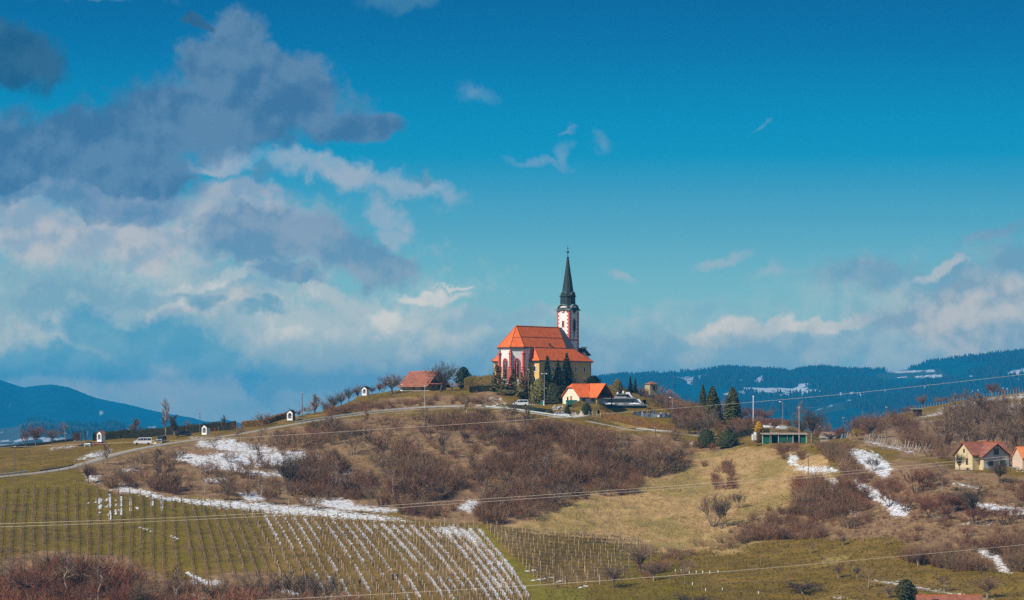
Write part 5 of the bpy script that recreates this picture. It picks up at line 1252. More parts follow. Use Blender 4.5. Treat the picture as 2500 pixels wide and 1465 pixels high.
class Ribbons:
    """thin tapering blades (two triangles) standing for twigs"""
    def __init__(s): s.v = []; s.f = []
    def add(s, rg, a, b, w, tip=0.25):
        d = b - a; d = d / (np.linalg.norm(d) + 1e-9); p = rand_perp(rg, d) * w * 0.5
        i = len(s.v); s.v += [a - p, a + p, b + p * tip, b - p * tip]; s.f.append((i, i + 1, i + 2, i + 3))
def tree_proto(seed, kind):
    """unit-height bare tree: (trunk MB, crown ribbons)"""
    rg = np.random.default_rng(seed); tr = MB(); cr = Ribbons()
    cfg = dict(round=dict(th=.24, n=8, ang=.62, up=.5, ln=.38, dep=4, tw=.0052, rad=.024), tall=dict(th=.2, n=16, ang=.35, up=.9, ln=.20, dep=3, tw=.007, rad=.011),
               multi=dict(th=.04, n=7, ang=.42, up=.55, ln=.44, dep=4, tw=.0062, rad=.012), slim=dict(th=.38, n=9, ang=.6, up=.6, ln=.22, dep=3, tw=.007, rad=.012),
               lean=dict(th=.24, n=9, ang=.8, up=.25, ln=.40, dep=4, tw=.0050, rad=.028), column=dict(th=.08, n=22, ang=.28, up=1.2, ln=.22, dep=3, tw=.009, rad=.014))[kind]
    def grow(p, d, L, r, lev):
        n = 3 if lev < 2 else 2; q = p
        for i in range(n):
            d2 = d + rg.normal(size=3) * (.13 if lev else .05); d2[2] += cfg['up'] * .06 * lev; d2 /= np.linalg.norm(d2)
            q2 = q + d2 * L / n; r2 = r * (1 - .42 * (i + 1) / n)
            if lev <= 1 or r > .006: tr.tube(q, q2, r * (1 - .42 * i / n), r2, 5 if lev < 1 else 3, cap=False)
            else: cr.add(rg, q, q2, max(2.0 * r, cfg['tw'] * .8), .8)
            if lev > 0 and lev < cfg['dep']:
                for _ in range(2 if lev < cfg['dep'] - 1 else 3):
                    dd = d2 * .75 + rand_perp(rg, d2) * cfg['ang'] * rg.uniform(.6, 1.2); dd[2] += cfg['up'] * .25; dd /= np.linalg.norm(dd)
                    b = q + (q2 - q) * rg.uniform(.3, 1)
                    if lev == cfg['dep'] - 1: 
                        for _k in range(2):
                            e = b + (dd + rg.normal(size=3) * .3) * L * rg.uniform(.4, .75); cr.add(rg, b, e, cfg['tw'] * rg.uniform(.5, .9))
                    else: grow(b, dd, L * rg.uniform(.5, .72), r2 * .6, lev + 1)
            q, d = q2, d2
        if lev > 0: cr.add(rg, q, q + d * L * .5, cfg['tw'] * .8)
    z0 = np.zeros(3); n = cfg['n']
    if kind in ('round', 'lean'):
        d0 = np.array([.28 if kind == 'lean' else .03, 0, 1.0]); d0 /= np.linalg.norm(d0)
        fork = d0 * cfg['th']; tr.tube(z0 - d0 * .04, fork, cfg['rad'] * 1.15, cfg['rad'] * .8, 6, cap=False)
        for k in range(n):
            a = 2 * math.pi * (k + rg.uniform(0, .6)) / n; s_ = cfg['ang'] * rg.uniform(.45, 1.15)
            d = np.array([math.cos(a) * s_ + d0[0] * .7, math.sin(a) * s_, 1.0]); d /= np.linalg.norm(d)
            grow(fork * rg.uniform(.8, 1.0), d, cfg['ln'] * rg.uniform(.8, 1.15), cfg['rad'] * rg.uniform(.42, .65), 1)
    elif kind == 'multi':
        for k in range(n):
            a = 2 * math.pi * (k + rg.uniform(0, .6)) / n; s_ = cfg['ang'] * rg.uniform(.3, 1.2)
            d = np.array([math.cos(a) * s_, math.sin(a) * s_, 1.0]); d /= np.linalg.norm(d)
            p = np.array([math.cos(a), math.sin(a), 0]) * .03 - d * .03
            tr.tube(p, p + d * .3, cfg['rad'], cfg['rad'] * .7, 4, cap=False); grow(p + d * .28, d, cfg['ln'] * rg.uniform(.75, 1.2), cfg['rad'] * .65, 1)
    else:
        q = z0 - np.array([0, 0, .03]); m = 8
        pts = [q]
        for i in range(m): pts.append(np.array([rg.normal() * .008 * i, rg.normal() * .008 * i, (i + 1) / m * .97]))
        for i in range(m): tr.tube(pts[i], pts[i + 1], cfg['rad'] * (1 - i / m * .85), cfg['rad'] * (1 - (i + 1) / m * .85), 5, cap=False)
        for k in range(n):
            t = cfg['th'] + (.93 - cfg['th']) * (k + rg.uniform(0, 1)) / n; i = min(int(t * m), m - 1); p = pts[i] + (pts[i + 1] - pts[i]) * (t * m - i)
            a = rg.uniform(0, 6.28); s_ = cfg['ang'] * rg.uniform(.7, 1.3) * 1.4
            d = np.array([math.cos(a) * s_, math.sin(a) * s_, 1.0 if kind != 'slim' else .7]); d /= np.linalg.norm(d)
            grow(p, d, cfg['ln'] * (1.15 - .75 * (t - cfg['th'])) * rg.uniform(.8, 1.2), cfg['rad'] * .45 * (1 - t * .6), 1)
    return tr, cr
PROTO = {}
def proto(kind, seed, crown=CROWN_M, trunk=TRUNK_M):
    k = (kind, seed, crown.name, trunk.name)
    if k not in PROTO:
        b = ('geo', kind, seed)
        if b not in PROTO: PROTO[b] = tree_proto(seed, kind)
        tr, cr = PROTO[b]
        V_ = np.array(cr.v); zmax = V_[:, 2].max()
        tm = tr.mesh('trunk', trunk); tm.transform(Matrix.Scale(1 / zmax, 4))
        PROTO[k] = (tm, np_mesh('crown', V_ / zmax, np.array(cr.f), crown), float(np.percentile(np.abs(V_[:, 0]), 97)) / zmax)
    return PROTO[k]
def put_tree(p, h, w, kind, label, seed=0, crown=CROWN_M, trunk=TRUNK_M, group=None, name='bare_tree', cat='tree', rz=None):
    tm, cm_, ext = proto(kind, seed, crown, trunk)
    r = empty(name, p - Vector((0, 0, .1)), label, cat, random.uniform(0, 6.28) if rz is None else rz, group)
    s = (w / 2) / ext if w else h
    r.scale = (s, s, h)
    link('trunk', tm, r); link('crown', cm_, r)
    return r
# evergreen shapes
def leaf_cloud(rg, pts, nrm, size, jitter=.5):
    """small leaf quads at pts facing roughly nrm"""
    n = len(pts); d = nrm + rg.normal(size=(n, 3)) * jitter; d /= np.linalg.norm(d, axis=1)[:, None] + 1e-9
    a = np.cross(d, rg.normal(size=(n, 3))); a /= np.linalg.norm(a, axis=1)[:, None] + 1e-9; b = np.cross(d, a)
    s = (size * rg.uniform(.6, 1.3, n))[:, None]
    V_ = np.stack([pts - a * s, pts + b * s * .6, pts + a * s, pts - b * s * .6], 1).reshape(-1, 3)
    return V_, np.arange(n * 4).reshape(n, 4)
def conifer(seed, kind):
    rg = np.random.default_rng(seed); V_ = []; Fq = []; off = 0
    if kind in ('spruce', 'ragged'):
        nw = 20 if kind == 'spruce' else 13; rag = kind == 'ragged'
        for i in range(nw):
            t = (i + .5) / nw; z = .06 + .92 * t; R = (.24 * (1 - t) ** .85 + .012) if not rag else (.17 * (1 - t * .8) * rg.uniform(.6, 1.25) + .02)
            nb_ = int(11 - 5 * t)
            for k in range(nb_):
                a = 6.28 * (k + rg.uniform(0, .8)) / nb_; L = R * rg.uniform(.5, 1.4)
                u = np.array([math.cos(a), math.sin(a), 0]); side = np.array([-u[1], u[0], 0])
                for j in range(5):
                    s0 = j / 5; c = u * L * (s0 + .12); c = c + np.array([0, 0, z - L * .45 * s0 ** 1.4 + rg.normal() * .006])
                    w = R * .34 * (1 - s0 * .6) * rg.uniform(.7, 1.2); ln = L * .17
                    dn = np.array([0, 0, -w * .5])
                    q = [c - u * ln * .5, c + side * w + dn, c + u * ln, c - side * w + dn]
                    V_ += q; Fq.append((off, off + 1, off + 2, off + 3)); off += 4
        V_ = np.array(V_); Fq = np.array(Fq)
        m = 260; t = rg.uniform(0, 1, m); a = rg.uniform(0, 6.28, m); R = .13 * (1 - t) ** .8
        pts = np.stack([np.cos(a) * R, np.sin(a) * R, .06 + .9 * t], -1); nr = np.stack([np.cos(a), np.sin(a), 0 * a + .3], -1)
        v2, f2 = leaf_cloud(rg, pts, nr, .035); f2 = f2 + len(V_); V_ = np.concatenate([V_, v2]); Fq = np.concatenate([Fq, f2])
    else:
        m = dict(thuja=1700, dome=1500, bush=900)[kind]
        t = rg.uniform(0, 1, m) ** (1.1 if kind == 'thuja' else .9); a = rg.uniform(0, 6.28, m)
        if kind == 'thuja': prof_ = .20 * np.clip((1 - t) ** .62, 0, 1) * np.clip(.8 + t * 2, 0, 1)
        elif kind == 'dome': prof_ = .44 * np.sqrt(np.clip(1 - (2 * t - .92) ** 2 / 1.2, .02, 1))
        else: prof_ = .85 * np.sqrt(np.clip(1 - t ** 2, .02, 1))
        lump = 1 + (.22 if kind == 'thuja' else .36) * np.sin(a * 3 + t * 17 + seed) * np.sin(t * 23 + a * 5) + rg.normal(size=m) * .07
        R = prof_ * lump * rg.uniform(.72, 1, m) ** .5
        pts = np.stack([np.cos(a) * R, np.sin(a) * R, t * .98 + .01], -1); nr = np.stack([np.cos(a), np.sin(a), 0 * a + .5], -1)
        V_, Fq = leaf_cloud(rg, pts, nr, .030 if kind == 'thuja' else .055, .6)
        # dark inner body so the sky does not show through the middle
        z = np.linspace(.02, .9, 7); n = 9; pr = {'thuja': .15 * (1 - z) ** .62, 'dome': .34 * np.sqrt(np.clip(1 - (2 * z - .92) ** 2 / 1.2, .02, 1)), 'bush': .66 * np.sqrt(1 - z ** 2)}[kind]
        vv = [(r_ * math.cos(6.28 * k / n + i), r_ * math.sin(6.28 * k / n + i), zz) for i, (r_, zz) in enumerate(zip(pr, z)) for k in range(n)]
        fq = [(i * n + k, i * n + (k + 1) % n, (i + 1) * n + (k + 1) % n, (i + 1) * n + k) for i in range(6) for k in range(n)]
        Fq = np.concatenate([Fq, np.array(fq) + len(V_)]); V_ = np.concatenate([V_, np.array(vv)])
    return V_, Fq
def put_conifer(p, h, w, kind, label, seed=0, mat=FIR_M, name='spruce_tree', cat='tree', group=None, lean=0.0):
    k = ('con', kind, seed, mat.name)
    if k not in PROTO:
        V_, Fq = conifer(seed, kind); PROTO[k] = (np_mesh('crown', V_, Fq, mat), float(np.percentile(np.abs(V_[:, 0]), 98)))
    if ('ct',) not in PROTO: PROTO[('ct',)] = MB().tube((0, 0, -.06), (0, 0, .85), .016, .004, 6).mesh('trunk', TRUNK_M)
    me, ext = PROTO[k]
    r = empty(name, p - Vector((0, 0, .05)), label, cat, random.uniform(0, 6.28), group)
    s = (w / 2) / ext; r.scale = (s, s, h); r.rotation_euler[1] = lean
    link('trunk', PROTO[('ct',)], r); link('crown', me, r)
    return r
def hedge(pts, w, h, label, mat, dens=9.0, leaf=.13, name='hedge', taper=0.0, base=None):
    """clipped hedge along [(px, py, Y)]: leafy skin round a solid core, following the ground"""
    ln = smooth_line(pts, 1.0) if len(pts) > 1 else None; rg = np.random.default_rng(len(label))
    n = len(ln); d = np.gradient(ln[:, :2], axis=0); d /= np.linalg.norm(d, axis=1)[:, None]; nr = np.stack([-d[:, 1], d[:, 0]], -1)
    gz = np.array([ground(x, y) for x, y in ln[:, :2]]) if base is None else ln[:, 2]
    hh = h * (1 + .05 * np.sin(np.arange(n) * .9) + rg.normal(size=n) * .03)
    c = Vector((ln[n // 2][0], ln[n // 2][1], gz[n // 2]))
    prof_ = [(-.5, -.3), (-.5, .9), (-.38, 1.0), (.38, 1.0), (.5, .9), (.5, -.3)]
    V_ = np.array([[ln[i][0] + nr[i][0] * u * w * .9 - c.x, ln[i][1] + nr[i][1] * u * w * .9 - c.y, gz[i] + hh[i] * v * .97 - c.z] for i in range(n) for u, v in prof_])
    k = len(prof_); fq = [(i * k + j, i * k + j + 1, (i + 1) * k + j + 1, (i + 1) * k + j) for i in range(n - 1) for j in range(k - 1)]
    m = int(n * dens * (2 * h + w)); t = rg.uniform(0, n - 1.001, m); i = t.astype(int); f = (t - i)[:, None]
    s = rg.uniform(0, 2 * h + w, m); u = np.where(s < h, -.5, np.where(s < h + w, (s - h) / w - .5, .5)); v = np.where(s < h, s / h, np.where(s < h + w, 1.0, (s - h - w) / h))
    base_ = (ln[i] * (1 - f) + ln[i + 1] * f); N = nr[i]; g = gz[i] * (1 - f[:, 0]) + gz[i + 1] * f[:, 0]
    pts3 = np.stack([base_[:, 0] + N[:, 0] * u * w - c.x, base_[:, 1] + N[:, 1] * u * w - c.y, g + v * hh[i] - c.z], -1) + rg.normal(size=(m, 3)) * .06
    nn = np.stack([N[:, 0] * np.sign(u) * (np.abs(u) > .49), N[:, 1] * np.sign(u) * (np.abs(u) > .49), (np.abs(u) < .49) * 1.0], -1)
    lv, lf = leaf_cloud(rg, pts3, nn, leaf, .7)
    me = np_mesh(name, np.concatenate([V_, lv]), np.concatenate([np.array(fq), lf + len(V_)]), mat)
    o = link(name, me); o.location = c
    return tag(o, label, 'hedge')
# ------------------------------------------------------------------ scrub: thickets nobody could count
def shrub_proto(seed):
    rg = np.random.default_rng(seed); cr = Ribbons(); n = 26; tri = []
    sp = rg.uniform(.55, .95)
    for k in range(n):
        a = rg.uniform(0, 6.28); s_ = sp * rg.uniform(.05, 1.0) ** .7
        d = np.array([math.cos(a) * s_, math.sin(a) * s_, 1.0]); d /= np.linalg.norm(d); L = rg.uniform(.65, 1.08)
        p = np.array([math.cos(a), math.sin(a), 0]) * rg.uniform(0, .22) * sp
        mid = p + d * L * .5; d2 = d + rg.normal(size=3) * .22; end = mid + d2 / np.linalg.norm(d2) * L * .5
        cr.add(rg, p, mid, .022, .8); cr.add(rg, mid, end, .018, .2)
        for _ in range(4):
            t = rg.uniform(.25, .95); b = p + (end - p) * t; dd = d * .6 + rand_perp(rg, d) * rg.uniform(.4, .9); dd /= np.linalg.norm(dd)
            pp = rand_perp(rg, dd) * .008; i0 = len(cr.v); cr.v += [b - pp, b + pp, b + dd * rg.uniform(.24, .52)]; tri.append((i0, i0 + 1, i0 + 2))
    q = np.array(cr.f); f = np.concatenate([q[:, [0, 1, 2]], q[:, [0, 2, 3]], np.array(tri)])
    return np.array(cr.v), f
SHP = [shrub_proto(100 + i) for i in range(7)]
SHRUB_MASS = M_twig('thicket_twigs', [(0.130, 0.070, 0.040), (0.200, 0.105, 0.058), (0.250, 0.125, 0.072), (0.170, 0.115, 0.062), (0.320, 0.200, 0.115), (0.250, 0.085, 0.045), (0.170, 0.056, 0.028)], True)
ROADPX = [r[0] for r in ROAD]; ROADPY = [r[1] for r in ROAD]
SNI = np.zeros((184, 320)); 
b_ = (YY > 480) & (YY < 850) & (PX > -50) & (PX < 2600) & (PYG > 940) & (PYG < 1530) & (snow > .4)
SNI[((PYG[b_] - 940) / 3.25).astype(int).clip(0, 183), ((PX[b_] + 50) / 8.3).astype(int).clip(0, 319)] = 1.0
def snow_img(px, py): return SNI[int(min(max((py - 940) / 3.25, 0), 183)), int(min(max((px + 50) / 8.3, 0), 319))]
def scatter(name, label, zones, mat, seed, kind='stuff', low=0):
    """zones: (polygon, count, height lo, hi, tint lo, hi)"""
    rg = np.random.default_rng(seed); VV = []; FF = []; TT = []; off = 0
    if low: zones = zones + [(zones[0][0], low, .5, 1.0, .2, .75)]
    for poly, cnt, h0, h1, t0, t1 in zones:
        xs = [p[0] for p in poly]; ys = [p[1] for p in poly]; got = 0; tries = 0
        while got < cnt and tries < cnt * 6:
            tries += 1
            px, py = rg.uniform(min(xs), max(xs)), rg.uniform(min(ys), max(ys))
            if not in_poly(np.array([px]), np.array([py]), poly)[0]: continue
            p = hit(px, py)
            if p is None: continue
            got += 1
            if any(abs(px - a) < b and abs(py - c_) < d for a, c_, b, d in KEEP_CLEAR): continue
            jj = int(min(max(np.searchsorted(pxv, px), 0), nX - 1)); ii = int(min(np.searchsorted(yv, p.y), nY - 1))
            if snow[ii, jj] > .40 and rg.uniform() < (.93 if h1 > 1.05 else .8): continue
            if rg.uniform() < .85 and any(in_poly(np.array([px]), np.array([py]), q_)[0] for q_ in CLEARINGS): continue
            cl = fbm(np.array([p.x / 12]), np.array([p.y / 20]), 3, 61)[0]
            if cl < .48 and h1 > 1.05 and rg.uniform() < .88: continue
            h = rg.uniform(h0, h1) * (.45 + 1.1 * cl)
            if 640 < p.y < 800:                                   # nothing tall right under the road
                rp = np.interp(px, ROADPX, ROADPY)
                if py > rp - 2: h = min(h, max(.35, (py - rp - 7) * p.y / F))
            if snow_img(px, py - h * .75 * F / p.y) > .5 and rg.uniform() < .72: continue
            if h < .3: continue
            v, f = SHP[int(rg.integers(len(SHP)))]
            a = rg.uniform(0, 6.28); ca, sa = math.cos(a), math.sin(a); s = h * rg.uniform(.8, 1.25)
            q = np.stack([(v[:, 0] * ca - v[:, 1] * sa) * s + p.x, (v[:, 0] * sa + v[:, 1] * ca) * s + p.y, v[:, 2] * h + p.z - .08], -1)
            VV.append(q); FF.append(f + off); off += len(v)
            tn = t0 + (t1 - t0) * np.clip(fbm(np.array([p.x / 30]), np.array([p.y / 30]), 2, 91)[0] * 1.6 - .3 + rg.normal() * .30, 0, 1)
            TT.append(np.full(len(v), np.clip(tn, 0, 1)))
    o = link(name, np_mesh(name, np.concatenate(VV), np.concatenate(FF), mat, False, {'tint': np.concatenate(TT)}))
    return tag(o, label, kind=kind)
CLEARINGS = [STRAW[1], [(1160, 1090), (1230, 1050), (1290, 1052), (1230, 1100), (1180, 1140)], [(960, 1014), (1040, 1011), (1040, 1036), (970, 1038)], [(270, 1122), (350, 1124), (350, 1146), (270, 1138)], [(1330, 1085), (1400, 1080), (1390, 1130), (1330, 1120)], [(1060, 1060), (1120, 1058), (1100, 1090), (1050, 1085)]]
KEEP_CLEAR = [(2390, 1115, 75, 42), (2500, 1120, 30, 30), (1910, 1070, 75, 22), (1430, 975, 75, 22)]
S1 = SCRUB[0]
scatter('thicket', 'brown leafless thicket covering the middle slope', [
    (S1, 2700, 1.6, 4.2, 0.0, .72), ([(760, 1045), (1000, 1014), (1180, 1015), (1320, 1028), (1420, 1050), (1560, 1065), (1700, 1085), (1640, 1130), (1500, 1150), (1380, 1190), (1200, 1230), (1000, 1230), (930, 1150), (860, 1080)], 900, 2.2, 4.6, .1, .6),
    ([(200, 1150), (420, 1105), (430, 1150), (700, 1160), (860, 1200), (900, 1240), (700, 1225), (480, 1205), (260, 1190)], 420, 2.0, 4.5, .1, .6),
    ([(1560, 1065), (1760, 1090), (1690, 1120), (1600, 1130)], 150, 1.5, 3.5, .5, 1.0), ([(1718, 1135), (1790, 1132), (1792, 1165), (1722, 1168)], 60, 1.0, 2.2, .1, .6), ([(1742, 1172), (1800, 1172), (1800, 1198), (1745, 1196)], 40, 1.0, 2.2, .5, 1.0), ([(1560, 1100), (1700, 1098), (1680, 1150), (1580, 1172)], 150, 1.2, 3.0, .5, 1.0), ([(1440, 1180), (1575, 1165), (1560, 1205), (1450, 1225)], 100, 1.2, 2.8, .1, .7), ([(1300, 1225), (1420, 1200), (1440, 1230), (1320, 1262)], 70, 1.0, 2.4, .1, .7), ([(1600, 1345), (1680, 1330), (1700, 1400), (1640, 1420)], 60, .8, 1.8, .2, .7), ([(1540, 1395), (1660, 1345), (1690, 1350), (1570, 1425)], 70, .8, 1.8, .3, .8)], SHRUB_MASS, 21, low=1300)
scatter('hedgerow_thicket', 'brown and reddish brush on the right slope', [
    ([(2050, 1200), (2060, 1085), (2200, 1170), (2380, 1170), (2620, 1210), (2620, 1390), (2300, 1385), (2190, 1310), (2040, 1310)], 1150, 1.3, 3.4, .1, .7), ([(1860, 1245), (2045, 1245), (2060, 1310), (1960, 1318), (1850, 1322), (1790, 1330), (1770, 1310)], 330, 1.2, 2.8, .1, .6), ([(1690, 1300), (1790, 1285), (1860, 1310), (1780, 1345), (1690, 1340)], 110, .9, 2.2, .3, .8), ([(1945, 1180), (2050, 1190), (2050, 1262), (1950, 1262), (1930, 1225)], 130, 1.4, 3.2, .4, .9), ([(1885, 1095), (1960, 1090), (1960, 1125), (1920, 1130)], 60, 1.2, 3.0, .1, .5), ([(1970, 1085), (2080, 1085), (2075, 1150), (2000, 1110)], 90, 1.4, 3.2, .1, .6),
    ([(2170, 1190), (2330, 1180), (2500, 1260), (2350, 1290), (2180, 1240)], 200, 2.0, 3.8, .75, 1.0),
    ([(2180, 1310), (2330, 1330), (2560, 1330), (2560, 1395), (2350, 1400), (2200, 1370)], 330, 2.0, 3.8, .0, .5),
    ([(1980, 1180), (2080, 1210), (2060, 1300), (1980, 1260)], 90, 2.0, 3.4, .3, .8)], SHRUB_MASS, 22, low=1500)
scatter('wood_understorey', 'brown brush under the bare wood on the far right hill', [
    ([(2010, 1040), (2200, 1035), (2330, 1030), (2440, 985), (2620, 1000), (2620, 1150), (2330, 1130), (2200, 1100), (2040, 1075)], 950, 2.5, 5.5, .0, .45)], SHRUB_MASS, 23)
scatter('hilltop_brush', 'low brown brush below the yellow house and the church hedge', [
    ([(790, 1005), (900, 985), (960, 962), (1060, 962), (1230, 955), (1240, 975), (1180, 985), (1000, 992), (880, 1008), (800, 1020)], 420, .6, 1.9, .1, .6),
    ([(1240, 955), (1330, 940), (1370, 965), (1330, 985), (1270, 985)], 110, 1.5, 3.2, .3, .75),
    ([(1640, 985), (1760, 1000), (1860, 1035), (1800, 1065), (1700, 1070), (1650, 1040)], 330, 1.4, 3.6, .0, .5), ([(1990, 1062), (2120, 1048), (2115, 1088), (1995, 1096)], 90, 2.0, 4.5, .1, .6), ([(1800, 1068), (1850, 1066), (1850, 1080), (1790, 1082)], 25, 1.0, 2.4, .2, .6), ([(1550, 955), (1660, 985), (1650, 1010), (1600, 990)], 120, 1.6, 3.4, .1, .6)], SHRUB_MASS, 24)
scatter('riverside_brush', 'dark reddish brush along the bottom left edge', [
    ([(-100, 1440), (60, 1400), (200, 1395), (330, 1440), (420, 1480), (560, 1470), (660, 1455), (860, 1480), (880, 1540), (-100, 1540)], 520, 3.0, 6.0, .3, .9),
    ([(-100, 1420), (150, 1410), (330, 1450), (330, 1530), (-100, 1530)], 300, 4.0, 6.5, .9, 1.0), ([(-100, 1392), (180, 1384), (330, 1425), (330, 1500), (-100, 1500)], 220, 3.2, 5.2, .0, 1.0), ([(400, 1452), (620, 1440), (860, 1458), (880, 1505), (400, 1510)], 260, 3.0, 4.8, .0, .35)], SHRUB_MASS, 25)
# ------------------------------------------------------------------ dry grass tufts on the uncut slope, short grass elsewhere
def tufts(name, label, zones, mat, seed):
    rg = np.random.default_rng(seed); B = []; T = []; Fs = []
    for poly, cnt, h0, h1, t0, t1 in zones:
        xs = [p[0] for p in poly]; ys = [p[1] for p in poly]
        px = rg.uniform(min(xs), max(xs), cnt); py = rg.uniform(min(ys), max(ys), cnt); ok = in_poly(px, py, poly)
        for a, b in zip(px[ok], py[ok]):
            p = hit(a, b)
            if p is None: continue
            jj = int(min(np.searchsorted(pxv, a), nX - 1)); ii = int(min(np.searchsorted(yv, p.y), nY - 1))
            if snow[ii, jj] > .4: continue
            B.append((p.x, p.y, p.z)); T.append(t0 + (t1 - t0) * rg.uniform()); Fs.append(rg.uniform(h0, h1))
    B = np.array(B); n = len(B); h = np.array(Fs); T = np.array(T); nb_ = 4; VV = []
    for k in range(nb_):
        a = rg.uniform(0, 6.28, n); l = rg.uniform(.2, .9, n); w = h * .16
        u = np.stack([np.cos(a), np.sin(a), 0 * a], -1); s = np.stack([-np.sin(a), np.cos(a), 0 * a], -1)
        b0 = B + u * (h * .15)[:, None] - np.array([0, 0, .05])
        tip = b0 + u * (h * l)[:, None] + np.stack([0 * h, 0 * h, h], -1)
        VV.append(np.stack([b0 - s * w[:, None], b0 + s * w[:, None], tip], 1))
    V_ = np.stack(VV, 1).reshape(-1, 3); Fc = np.arange(len(V_)).reshape(-1, 3)
    tag(link(name, np_mesh(name, V_, Fc, mat, False, {'tint': np.repeat(T, nb_ * 3)})), label, kind='stuff')
DRY = M_twig('dry_grass', [(0.220, 0.130, 0.055), (0.360, 0.230, 0.100), (0.470, 0.315, 0.150), (0.560, 0.390, 0.210)], True)
GRN = M_twig('meadow_grass', [(0.080, 0.058, 0.008), (0.140, 0.100, 0.014), (0.220, 0.150, 0.030)], True)
tufts('dry_grass', 'tall dry straw grass on the open slope', [(STRAW[0], 12000, .16, .42, .2, .9), (STRAW[1], 1200, .2, .4, 0, .7), (STRAW[3], 1200, .2, .4, 0, .7), ([(1690, 1260), (1960, 1190), (1990, 1300), (1700, 1340)], 2000, .2, .4, 0, .6), ([(960, 1010), (1340, 1020), (1500, 1055), (1300, 1060), (1000, 1040)], 2500, .25, .5, .0, .6)], DRY, 31)
tufts('meadow_grass', 'green and yellowish meadow grass at the foot of the hill', [([(1330, 1440), (1500, 1420), (1640, 1350), (1900, 1320), (2180, 1310), (2300, 1380), (2480, 1400), (2500, 1500), (1350, 1500)], 14000, .15, .45, .0, 1), ([(-50, 1105), (200, 1095), (260, 1105), (100, 1150), (-50, 1160)], 1500, .12, .3, .2, 1), ([(790, 1002), (900, 968), (960, 962), (860, 1000)], 700, .2, .4, .2, .9)], GRN, 32)
# ------------------------------------------------------------------ single trees one can tell apart
S = lambda px, py, Y=None: stand(px, py, Y=Y)
def Tm(px, pb, pt, w, kind, label, seed=0, crown=CROWN_M, trunk=TRUNK_M, Y=None, group=None, name='bare_tree', cat='tree', lean=None):
    """tree whose foot shows at row pb, top at row pt and crown w pixels wide"""
    p = S(px, pb, Y); s = p.y / F
    pb2 = H - p.z / p.y * F
    return put_tree(p, max(1.0, (pb2 - pt) * s), w * s, kind, label, seed, crown, trunk, group, name, cat, rz=lean)
def Cf(px, pb, pt, w, kind, label, seed=0, mat=FIR_M, Y=None, name='spruce_tree', cat='tree', group=None):
    p = S(px, pb, Y); s = p.y / F; pb2 = H - p.z / p.y * F
    return put_conifer(p, max(.6, (pb2 - pt) * s), w * s, kind, label, seed, mat, name, cat, group)
# skyline on the left
Tm(88, 1092, 1028, 44, 'round', 'tall reddish brown tree at the left end of the dark hedge row', 1, CROWN_RED, Y=806)
Tm(62, 1094, 1040, 26, 'multi', 'narrow reddish tree touching the tallest tree at far left', 2, CROWN_RED, Y=808)
Tm(128, 1092, 1040, 34, 'round', 'bare brown tree right of the reddish tree on the left skyline', 2, Y=808)
Tm(158, 1090, 1026, 30, 'slim', 'thin pale tree behind the brown garden pergola', 1, trunk=PALEBARK, Y=812)
Tm(186, 1088, 1050, 24, 'multi', 'low bare bush standing behind the brown pergola', 3, Y=812, name='bare_bush', cat='bush')
Tm(330, 1078, 1019, 24, 'column', 'columnar bare tree between the first shrine and the white van', 1, Y=801)
Tm(404, 1082, 968, 22, 'tall', 'tallest slender poplar beside the road on the left skyline', 1, trunk=PALEBARK, Y=776, name='poplar_tree')
Tm(425, 1078, 1010, 22, 'column', 'dense columnar tree just right of the tallest poplar', 2, Y=790, crown=CROWN_GREY, name='poplar_tree')
Tm(455, 1072, 1022, 26, 'slim', 'thin airy tree behind the dark parked car', 2, Y=792)
Tm(545, 1062, 1010, 14, 'column', 'small columnar tree right of the second shrine', 3, Y=788, name='poplar_tree')
Tm(600, 1056, 1024, 26, 'round', 'low rounded pinkish tree above the hedge left of the two bare trees', 3, crown=CROWN_PINK, Y=800)
Tm(634, 1050, 1002, 34, 'multi', 'left of two bare trees beside the rising road', 1, Y=792)
Tm(656, 1048, 1004, 26, 'round', 'right of two bare trees beside the rising road', 4, Y=794)
Tm(750, 1022, 985, 34, 'multi', 'twiggy grey bush between the tall pole and the columnar tree', 2, Y=803, name='bare_bush', cat='bush')
Tm(729, 1028, 996, 26, 'multi', 'twiggy bush between the ivy shrine and the tall pole', 4, Y=801, name='bare_bush', cat='bush')
Tm(769, 1020, 960, 24, 'column', 'columnar tree at the foot of the grassy mound', 1, Y=804, name='poplar_tree')
for i, (px, pb, pt, w) in enumerate(((797, 1006, 968, 30), (815, 1000, 956, 34), (833, 995, 948, 32), (852, 986, 940, 32), (872, 980, 934, 26), (908, 972, 938, 22), (926, 970, 930, 18))):
    Tm(px, pb, pt, w, 'round', ('lowest tree', 'second tree up', 'third tree up', 'fourth tree up', 'fifth tree up', 'thin tree just right of the top shrine', 'second tree right of the top shrine')[i] + (' on the back edge of the grassy mound' if i < 5 else ''), 1 + i % 4, crown=CROWN_GREY if i % 2 else CROWN_M, Y=840, group='bare trees along the back of the mound')
Tm(957, 966, 904, 62, 'round', 'rounded bare tree just left of the yellow house', 2, Y=830)
Tm(935, 966, 925, 30, 'multi', 'small reddish bush below the rounded tree left of the yellow house', 3, crown=CROWN_RED, Y=838, name='bare_bush', cat='bush')
Tm(1074, 962, 872, 84, 'lean', 'big dark leaning bare tree in front of the yellow house', 1, crown=CROWN_GREY, trunk=CROWN_GREY, Y=829, lean=0.0)
Cf(1131, 948, 896, 36, 'dome', 'round dark green conifer on the skyline between yellow house and church', 1, YEW_M, 846, 'yew_tree')
Tm(1110, 958, 925, 26, 'multi', 'pinkish bare bush left of the round dark conifer', 1, crown=CROWN_PINK, Y=842, name='bare_bush', cat='bush')
